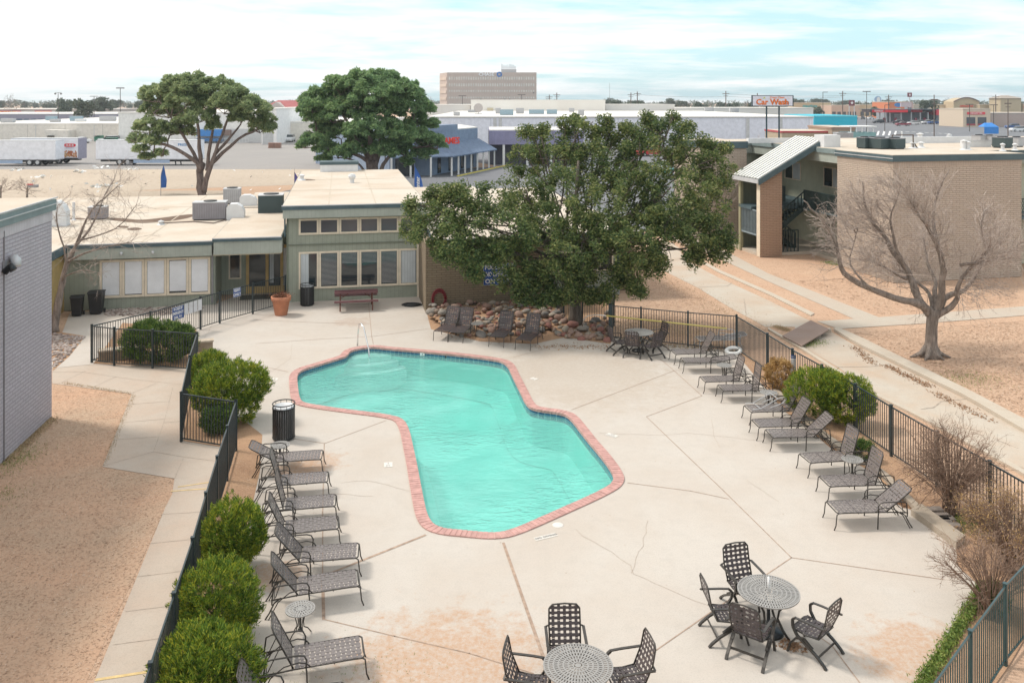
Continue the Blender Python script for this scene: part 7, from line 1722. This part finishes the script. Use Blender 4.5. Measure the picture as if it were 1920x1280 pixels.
MB().box(L-.05, L+.03, -.02, 2.52, .75, 3.9).build('rear_frame', flat('frame_purplegrey', (.30, .28, .36), .5), e_)
e_, L = trailer(179.5, 372, 128, 'long white trailer standing alone beside the left pine', .95, 3.72, [X_(224, 179.5, 128), X_(239, 179.5, 128)], skirt=(X_(250, 179.5, 128), X_(318, 179.5, 128)))
mb = MB(); mb.bar((X_(327, 179.5, 128), .2, .95), (X_(329, 179.5, 128), .2, 0), .14); mb.bar((X_(327, 179.5, 128), 2.2, .95), (X_(329, 179.5, 128), 2.2, 0), .14); mb.build('landing_gear', BLKMET, e_)
text('FRESH', .5, .004, flat('letter_blue2', (.10, .25, .48), .5), 'lettering', e_, (X_(344, 179.5, 128), -.02, 3.05), (R(90), 0, 0), 1.2)
CARC = {'white': flat('car_white', (.72, .73, .74), .3, .1, .03), 'black': flat('car_black', (.03, .035, .045), .25, .2, .1), 'maroon': flat('car_maroon', (.25, .03, .05), .3, .2, .1), 'blue': flat('car_blue', (.04, .10, .28), .3, .2, .1), 'silver': flat('car_silver', (.42, .44, .46), .3, .4, .05), 'red': flat('car_red', (.50, .03, .04), .3, .1, .05), 'teal': flat('car_teal', (.05, .28, .28), .3, .1, .05)}
def car_proto(kind, colr):
    e_ = empty('parked_car'); 
    if kind == 'suv': lo = [(-2.3, .35), (-2.35, .75), (-2.2, 1.05), (-1.0, 1.12), (2.1, 1.15), (2.35, .9), (2.35, .4)]; hi = [(-1.15, 1.1), (-.45, 1.68), (1.9, 1.70), (2.2, 1.13)]; ww = .93
    elif kind == 'pickup': lo = [(-2.7, .4), (-2.75, .8), (-2.6, 1.08), (-1.3, 1.15), (2.7, 1.15), (2.75, .9), (2.75, .45)]; hi = [(-1.4, 1.12), (-.7, 1.75), (.7, 1.75), (.95, 1.13)]; ww = .95
    else: lo = [(-2.2, .3), (-2.25, .62), (-2.0, .82), (-1.0, .92), (1.7, .95), (2.2, .82), (2.25, .35)]; hi = [(-1.1, .9), (-.35, 1.40), (.95, 1.42), (1.7, .93)]; ww = .88
    def loft(prof, w0, w1, z0, z1):
        n_ = len(prof); vs = []
        for s in (-1, 1):
            for x, z in prof: t = (z-z0)/(z1-z0); vs.append((x, s*(w0+(w1-w0)*t), z))
        m_ = MB(); m_.add(vs, [tuple(range(n_)), tuple(range(2*n_-1, n_-1, -1))]+[(i, n_+i, n_+(i+1) % n_, (i+1) % n_) for i in range(n_)]); return m_
    loft(lo, ww, ww*.96, .3, 1.15).build('body', CARC[colr], e_)
    zz0, zz1 = hi[0][1], hi[1][1]; loft(hi, ww*.94, ww*.76, zz0, zz1).build('cabin_glass', GLASS, e_)
    rf = [(hi[1][0]+.02, zz1-.02), (hi[2][0]-.02, zz1-.02), (hi[2][0]-.1, zz1+.03), (hi[1][0]+.12, zz1+.03)]; loft(rf, ww*.78, ww*.74, zz1-.02, zz1+.03).build('roof', CARC[colr], e_)
    wb = 1.45 if kind != 'pickup' else 1.75
    for x_ in (-wb, wb):
        for y_ in (-ww+.08, ww-.08): tyre(e_, x_, y_, .34)
    for y_ in (-.6, .6): MB().box(-2.36 if kind == 'suv' else (-2.77 if kind == 'pickup' else -2.26), -2.2, y_-.16, y_+.16, .66, .80).build('headlight', WHITE, e_)
    return e_
CP = {}
def car(px, Y, kind, colr, yaw, label):
    k = (kind, colr); e_ = copy_tree(CP[k]) if k in CP else car_proto(kind, colr); CP.setdefault(k, e_)
    e_.location = at(px, Y); e_.rotation_euler.z = R(yaw); e_.scale = (1, 1, 1); tag(e_, label, 'car', 'parked and passing cars'); return e_
for a_ in [(543.5, 203, 'suv', 'white', 95, 'white SUV parked by the cream warehouse between the pines'), (1647, 372, 'suv', 'black', 5, 'dark SUV at the left end of the petrol station'), (1684, 362, 'suv', 'black', -10, 'black car under the middle of the red canopy'), (1693, 332, 'pickup', 'maroon', 3, 'maroon pickup in front of the petrol station'),
           (1713, 350, 'suv', 'white', 2, 'white SUV behind the maroon pickup'), (1727, 362, 'pickup', 'black', 20, 'black pickup right of the white SUV at the petrol station'), (1740, 360, 'pickup', 'white', 4, 'white pickup between two dark vehicles'), (1752, 358, 'pickup', 'blue', 8, 'dark blue pickup behind the brown utility pole'), (1766, 372, 'sedan', 'silver', 4, 'silver car in front of the red-fascia shop'),
           (1797, 358, 'sedan', 'white', 6, 'white car in front of the blue-grey pillar'), (1577, 470, 'sedan', 'white', 4, 'white car above the turquoise shop, leftmost'), (1589, 470, 'suv', 'blue', 60, 'dark blue car above the turquoise shop'), (1603, 440, 'suv', 'black', 60, 'black car right under the square star sign'), (1618, 450, 'suv', 'black', 70, 'black SUV left of the red canopy'), (1632, 455, 'sedan', 'white', 30, 'white car touching the left end of the red canopy'),
           (1898, 300, 'suv', 'blue', 4, 'dark blue car at the right edge before the mauve shop'), (1908, 270, 'suv', 'white', 5, 'white SUV at the right edge of the dark lot'), (1196, 152, 'sedan', 'red', 20, 'red car glimpsed through the oak crown, left'), (1218, 150, 'suv', 'red', 20, 'red SUV glimpsed through the oak crown'), (1262, 155, 'sedan', 'white', 15, 'white car glimpsed through the oak crown'),
           (1310, 158, 'sedan', 'red', 15, 'red car glimpsed through the right part of the oak crown'), (1240, 118, 'sedan', 'white', 30, 'white car lower down behind the oak crown'), (1270, 112, 'sedan', 'teal', 30, 'teal car lower down behind the oak crown'), (1300, 106, 'suv', 'silver', 30, 'silver SUV lower down behind the oak crown'), (1333, 84, 'sedan', 'red', 25, 'red car near the brick block behind the oak'), (1322, 79, 'sedan', 'blue', 25, 'blue car near the brick block behind the oak'),
           (150, 196, 'sedan', 'white', 10, 'white car parked behind the logo trailer'), (205, 196, 'suv', 'white', 10, 'white SUV between the trailers by the warehouse'), (12, 345, 'pickup', 'white', 4, 'white pickup on the far roof-high lot at the left edge')]: car(*a_)
def dumpster(px, Y, col, label, w_=1.9):
    e_ = empty('dumpster', at(px, Y), 0, label, 'dumpster', 'dumpsters by the warehouse'); mb = MB(); mb.extr([(-w_/2, 0, .1), (-w_/2, 1.4, .1), (-w_/2, 1.5, 1.5), (-w_/2, -.15, 1.2)][::-1], (w_, 0, 0)); mb.build('tub', col, e_); MB().box(-w_/2-.04, w_/2+.04, -.2, 1.0, 1.35, 1.42).build('lid', BLACKP, e_); return e_
GRD = flat('dumpster_green', (.04, .18, .12), .6, 0, .2)
dumpster(183, 202, GRD, 'green dumpster left of the white SUV by the warehouse', 1.5); dumpster(205, 190, GRD, 'wide green dumpster by the corner of the tall warehouse', 2.6); dumpster(94, 203, flat('dumpster_brown', (.13, .11, .08), .7), 'brown skip behind the nearer trailer', 1.4)
for (px, l) in ((508, 'left stack of brown pallets by the tallest warehouse'), (520, 'right stack of brown pallets by the tallest warehouse')):
    e_ = empty('pallet_stack', at(px, 175), 0, l, 'pallets', 'pallet stacks'); mb = MB()
    for k in range(8): mb.box(-.6, .6, 0, 1.0, k*.14, k*.14+.09)
    mb.build('pallets', flat('pallet_wood', (.38, .22, .17), .8), e_)
# feather flags
def flag(pos, h, w_, colr, wd, label, lean=.0, yaw=0):
    e_ = empty('feather_flag', pos, yaw, label, 'flag', 'feather flags round the clubhouse'); mb = MB(); mb.tube([(0, 0, 0), (0, 0, h*.6), (lean*.3, 0, h)], [.03, .02, .01], 6); mb.build('pole', GREYMET, e_)
    n_ = 12; L_l = []; R_l = []
    for i in range(n_+1):
        t = i/n_; z = h*(.25+.75*t); x0_ = lean*.3*max(0, (t-.6)/.4); wv = w_*(math.sin(min(1, (1.02-t)*1.6)*math.pi/2))
        L_l.append((x0_, .02*math.sin(t*9), z)); R_l.append((x0_+wv, .10*math.sin(t*9+1.5), z-.25*t))
    m_ = MB(); m_.add(L_l+R_l, [(i, i+1, n_+2+i, n_+1+i) for i in range(n_)]); o = m_.build('cloth', colr, e_)
    if wd: text(wd, w_*.62, .004, WHITE, 'lettering', o, (w_*.42, -.12, h*.62), (R(90), R(-90), 0), 1.0)
    return e_
FB = flat('flag_blue', (.04, .13, .42), .7); FV = flat('flag_violet', (.13, .11, .34), .7)
f_ = flag(at(301.5, 87), 3.1, .55, FB, '', 'twisted royal blue feather flag on the dry field', .9); f_.rotation_euler.z = .6
flag(at(552, 65), 4.45, .65, FV, 'Center', 'violet feather flag at the left corner of the raised roof'); flag(at(777, 69), 4.6, .70, FB, 'Center', 'blue feather flag at the right corner of the raised roof')
# litter on the field
LW = flat('litter_white', (.85, .85, .83), .8); C = np.array([P(rnd.uniform(20, 600), rnd.uniform(316, 362)) for _ in range(34)]); C[:, 2] = .06
o = leaves('litter', C, .26, .5, LW); tag(o, kind='stuff')
C = np.array([P(rnd.gauss(px, 8), rnd.gauss(py, 1.2)) for px, py in ((192, 314), (150, 322), (185, 350), (205, 350), (75, 332), (30, 318), (245, 318)) for _ in range(14)]); C[:, 2] = .08
o = leaves('litter', C, .3, .5, LW); tag(o, kind='stuff')
e_ = empty('shopping_cart', P(241, 317.5), R(20), 'abandoned shopping cart on the edge of the dry field', 'cart'); mb = MB()
for z in (.5, .75, 1.0): 
    for a_, b_ in (((-.3, -.25), (.5, -.25)), ((.5, -.25), (.5, .25)), ((.5, .25), (-.3, .25)), ((-.3, .25), (-.3, -.25))): mb.bar(a_+(z,), b_+(z,), .03)
for i in range(8): mb.bar((-.3+i*.11, -.25, .5), (-.3+i*.11, -.25, 1.0), .02); mb.bar((-.3+i*.11, .25, .5), (-.3+i*.11, .25, 1.0), .02)
for x_ in (-.3, .5): mb.bar((x_, -.25, .05), (x_, -.25, .5), .03); mb.bar((x_, .25, .05), (x_, .25, .5), .03)
mb.build('basket', GREYMET, e_)
e_ = empty('shopping_cart', P(18, 365.0)+Vector((0, 4, 0)), R(0), 'overturned cart with red handle behind the lavender building roof', 'cart'); MB().box(-.5, .5, 0, .5, .3, .6).build('basket', GREYMET, e_); MB().box(-.5, .2, -.03, .0, .6, .72).build('handle', RED, e_)
# striped markings on the dark lot
mb = MB()
for i in range(4): px = 1645+i*10.8; a_, b_ = P(px, 254), P(px+2.6, 246); s = Vector((.28, 0, 0)); mb.add([(a_-s)[:2]+(.0,), (a_+s)[:2]+(.0,), (b_+s)[:2]+(.0,), (b_-s)[:2]+(.0,)], [(0, 1, 2, 3)])
for i in range(8): q = P(1689+i*12.2, 246.5+i*.6); mb.box(q.x-.28, q.x+.28, q.y-1.2, q.y+1.2, -.004, .003)
struct(mb.build('lot_marking', WHITE))
# ---------------------------------------------------------------- sky, sun, camera
SUN_AZ, SUN_EL = R(-72), R(52)
w = bpy.data.worlds.new('World'); scene.world = w; w.use_nodes = True
n = w.node_tree; bg = n.nodes['Background']
sky = n.nodes.new('ShaderNodeTexSky'); sky.sky_type = 'NISHITA'; sky.sun_disc = False
sky.sun_elevation = SUN_EL; sky.sun_rotation = SUN_AZ; sky.air_density = 1.0; sky.dust_density = 1.2; sky.ozone_density = 1.5
tc = n.nodes.new('ShaderNodeTexCoord'); sp_n = n.nodes.new('ShaderNodeSeparateXYZ'); n.links.new(tc.outputs['Generated'], sp_n.inputs[0])
zc = math_(n, 'ADD', math_(n, 'MAXIMUM', sp_n.outputs[2], 0.0), .075)
u = math_(n, 'DIVIDE', sp_n.outputs[0], zc); v = math_(n, 'DIVIDE', sp_n.outputs[1], zc)
cv = n.nodes.new('ShaderNodeCombineXYZ'); n.links.new(u, cv.inputs[0]); n.links.new(math_(n, 'MULTIPLY', v, 1.25), cv.inputs[1])
cl = noise(n, .34, 9, .60, cv.outputs[0], .25); cl2 = noise(n, 1.6, 6, .65, cv.outputs[0], .4)
# thicker cloud towards the left of the view
lean = math_(n, 'MULTIPLY', sp_n.outputs[0], -.11)
dens = math_(n, 'ADD', math_(n, 'ADD', cl, math_(n, 'MULTIPLY', math_(n, 'SUBTRACT', cl2, .5), .22)), math_(n, 'ADD', lean, math_(n, 'MULTIPLY', sp_n.outputs[2], .22)))
cov = ramp(n, dens, [(.41, (.05,)*3), (.50, (.55,)*3), (.60, (1,)*3)])
base_sky = mixc(n, .62, sky.outputs[0], (2.3, 4.0, 4.65))
csky = mixc(n, cov, base_sky, (5.15, 5.12, 5.05))
n.links.new(csky, bg.inputs['Color']); bg.inputs['Strength'].default_value = 0.15
su = bpy.data.lights.new('sun', 'SUN'); su.energy = 1.9; su.angle = R(10); su.color = (1.0, .93, .84)
so = bpy.data.objects.new('sun', su); COL.objects.link(so)
sd = Vector((math.sin(SUN_AZ)*math.cos(SUN_EL), math.cos(SUN_AZ)*math.cos(SUN_EL), math.sin(SUN_EL)))
so.rotation_euler = sd.to_track_quat('Z', 'Y').to_euler(); so.location = (0, 0, 60)
cam = bpy.data.cameras.new('camera'); co = bpy.data.objects.new('camera', cam); COL.objects.link(co); scene.camera = co
co.location = (0, 0, H); co.rotation_euler = (R(90), 0, 0); cam.sensor_width = 36; cam.lens = 36*F/1920; cam.shift_x = 0; cam.shift_y = -(640-CY)/1920
cam.clip_start = .1; cam.clip_end = 9000
vs = scene.view_settings; vs.view_transform = 'Standard'; vs.look = 'None'; vs.gamma = 1; vs.exposure = .60
scene.cycles.use_denoising = True
scene.cycles.max_bounces = 8; scene.cycles.transparent_max_bounces = 12
scene.cycles.sample_clamp_indirect = 6
HAZE = True
if HAZE:
    m, n, b = nt('haze_air'); n.nodes.remove(b); pv = n.nodes.new('ShaderNodeVolumePrincipled'); pv.inputs['Color'].default_value = (.86, .93, 1, 1); pv.inputs['Density'].default_value = .00022; pv.inputs['Anisotropy'].default_value = .3
    n.links.new(pv.outputs[0], n.nodes['Material Output'].inputs['Volume'])
    o = MB().box(-1900, 1900, -28, 2000, -3.5, 32).build('haze', m); tag(o, kind='stuff')
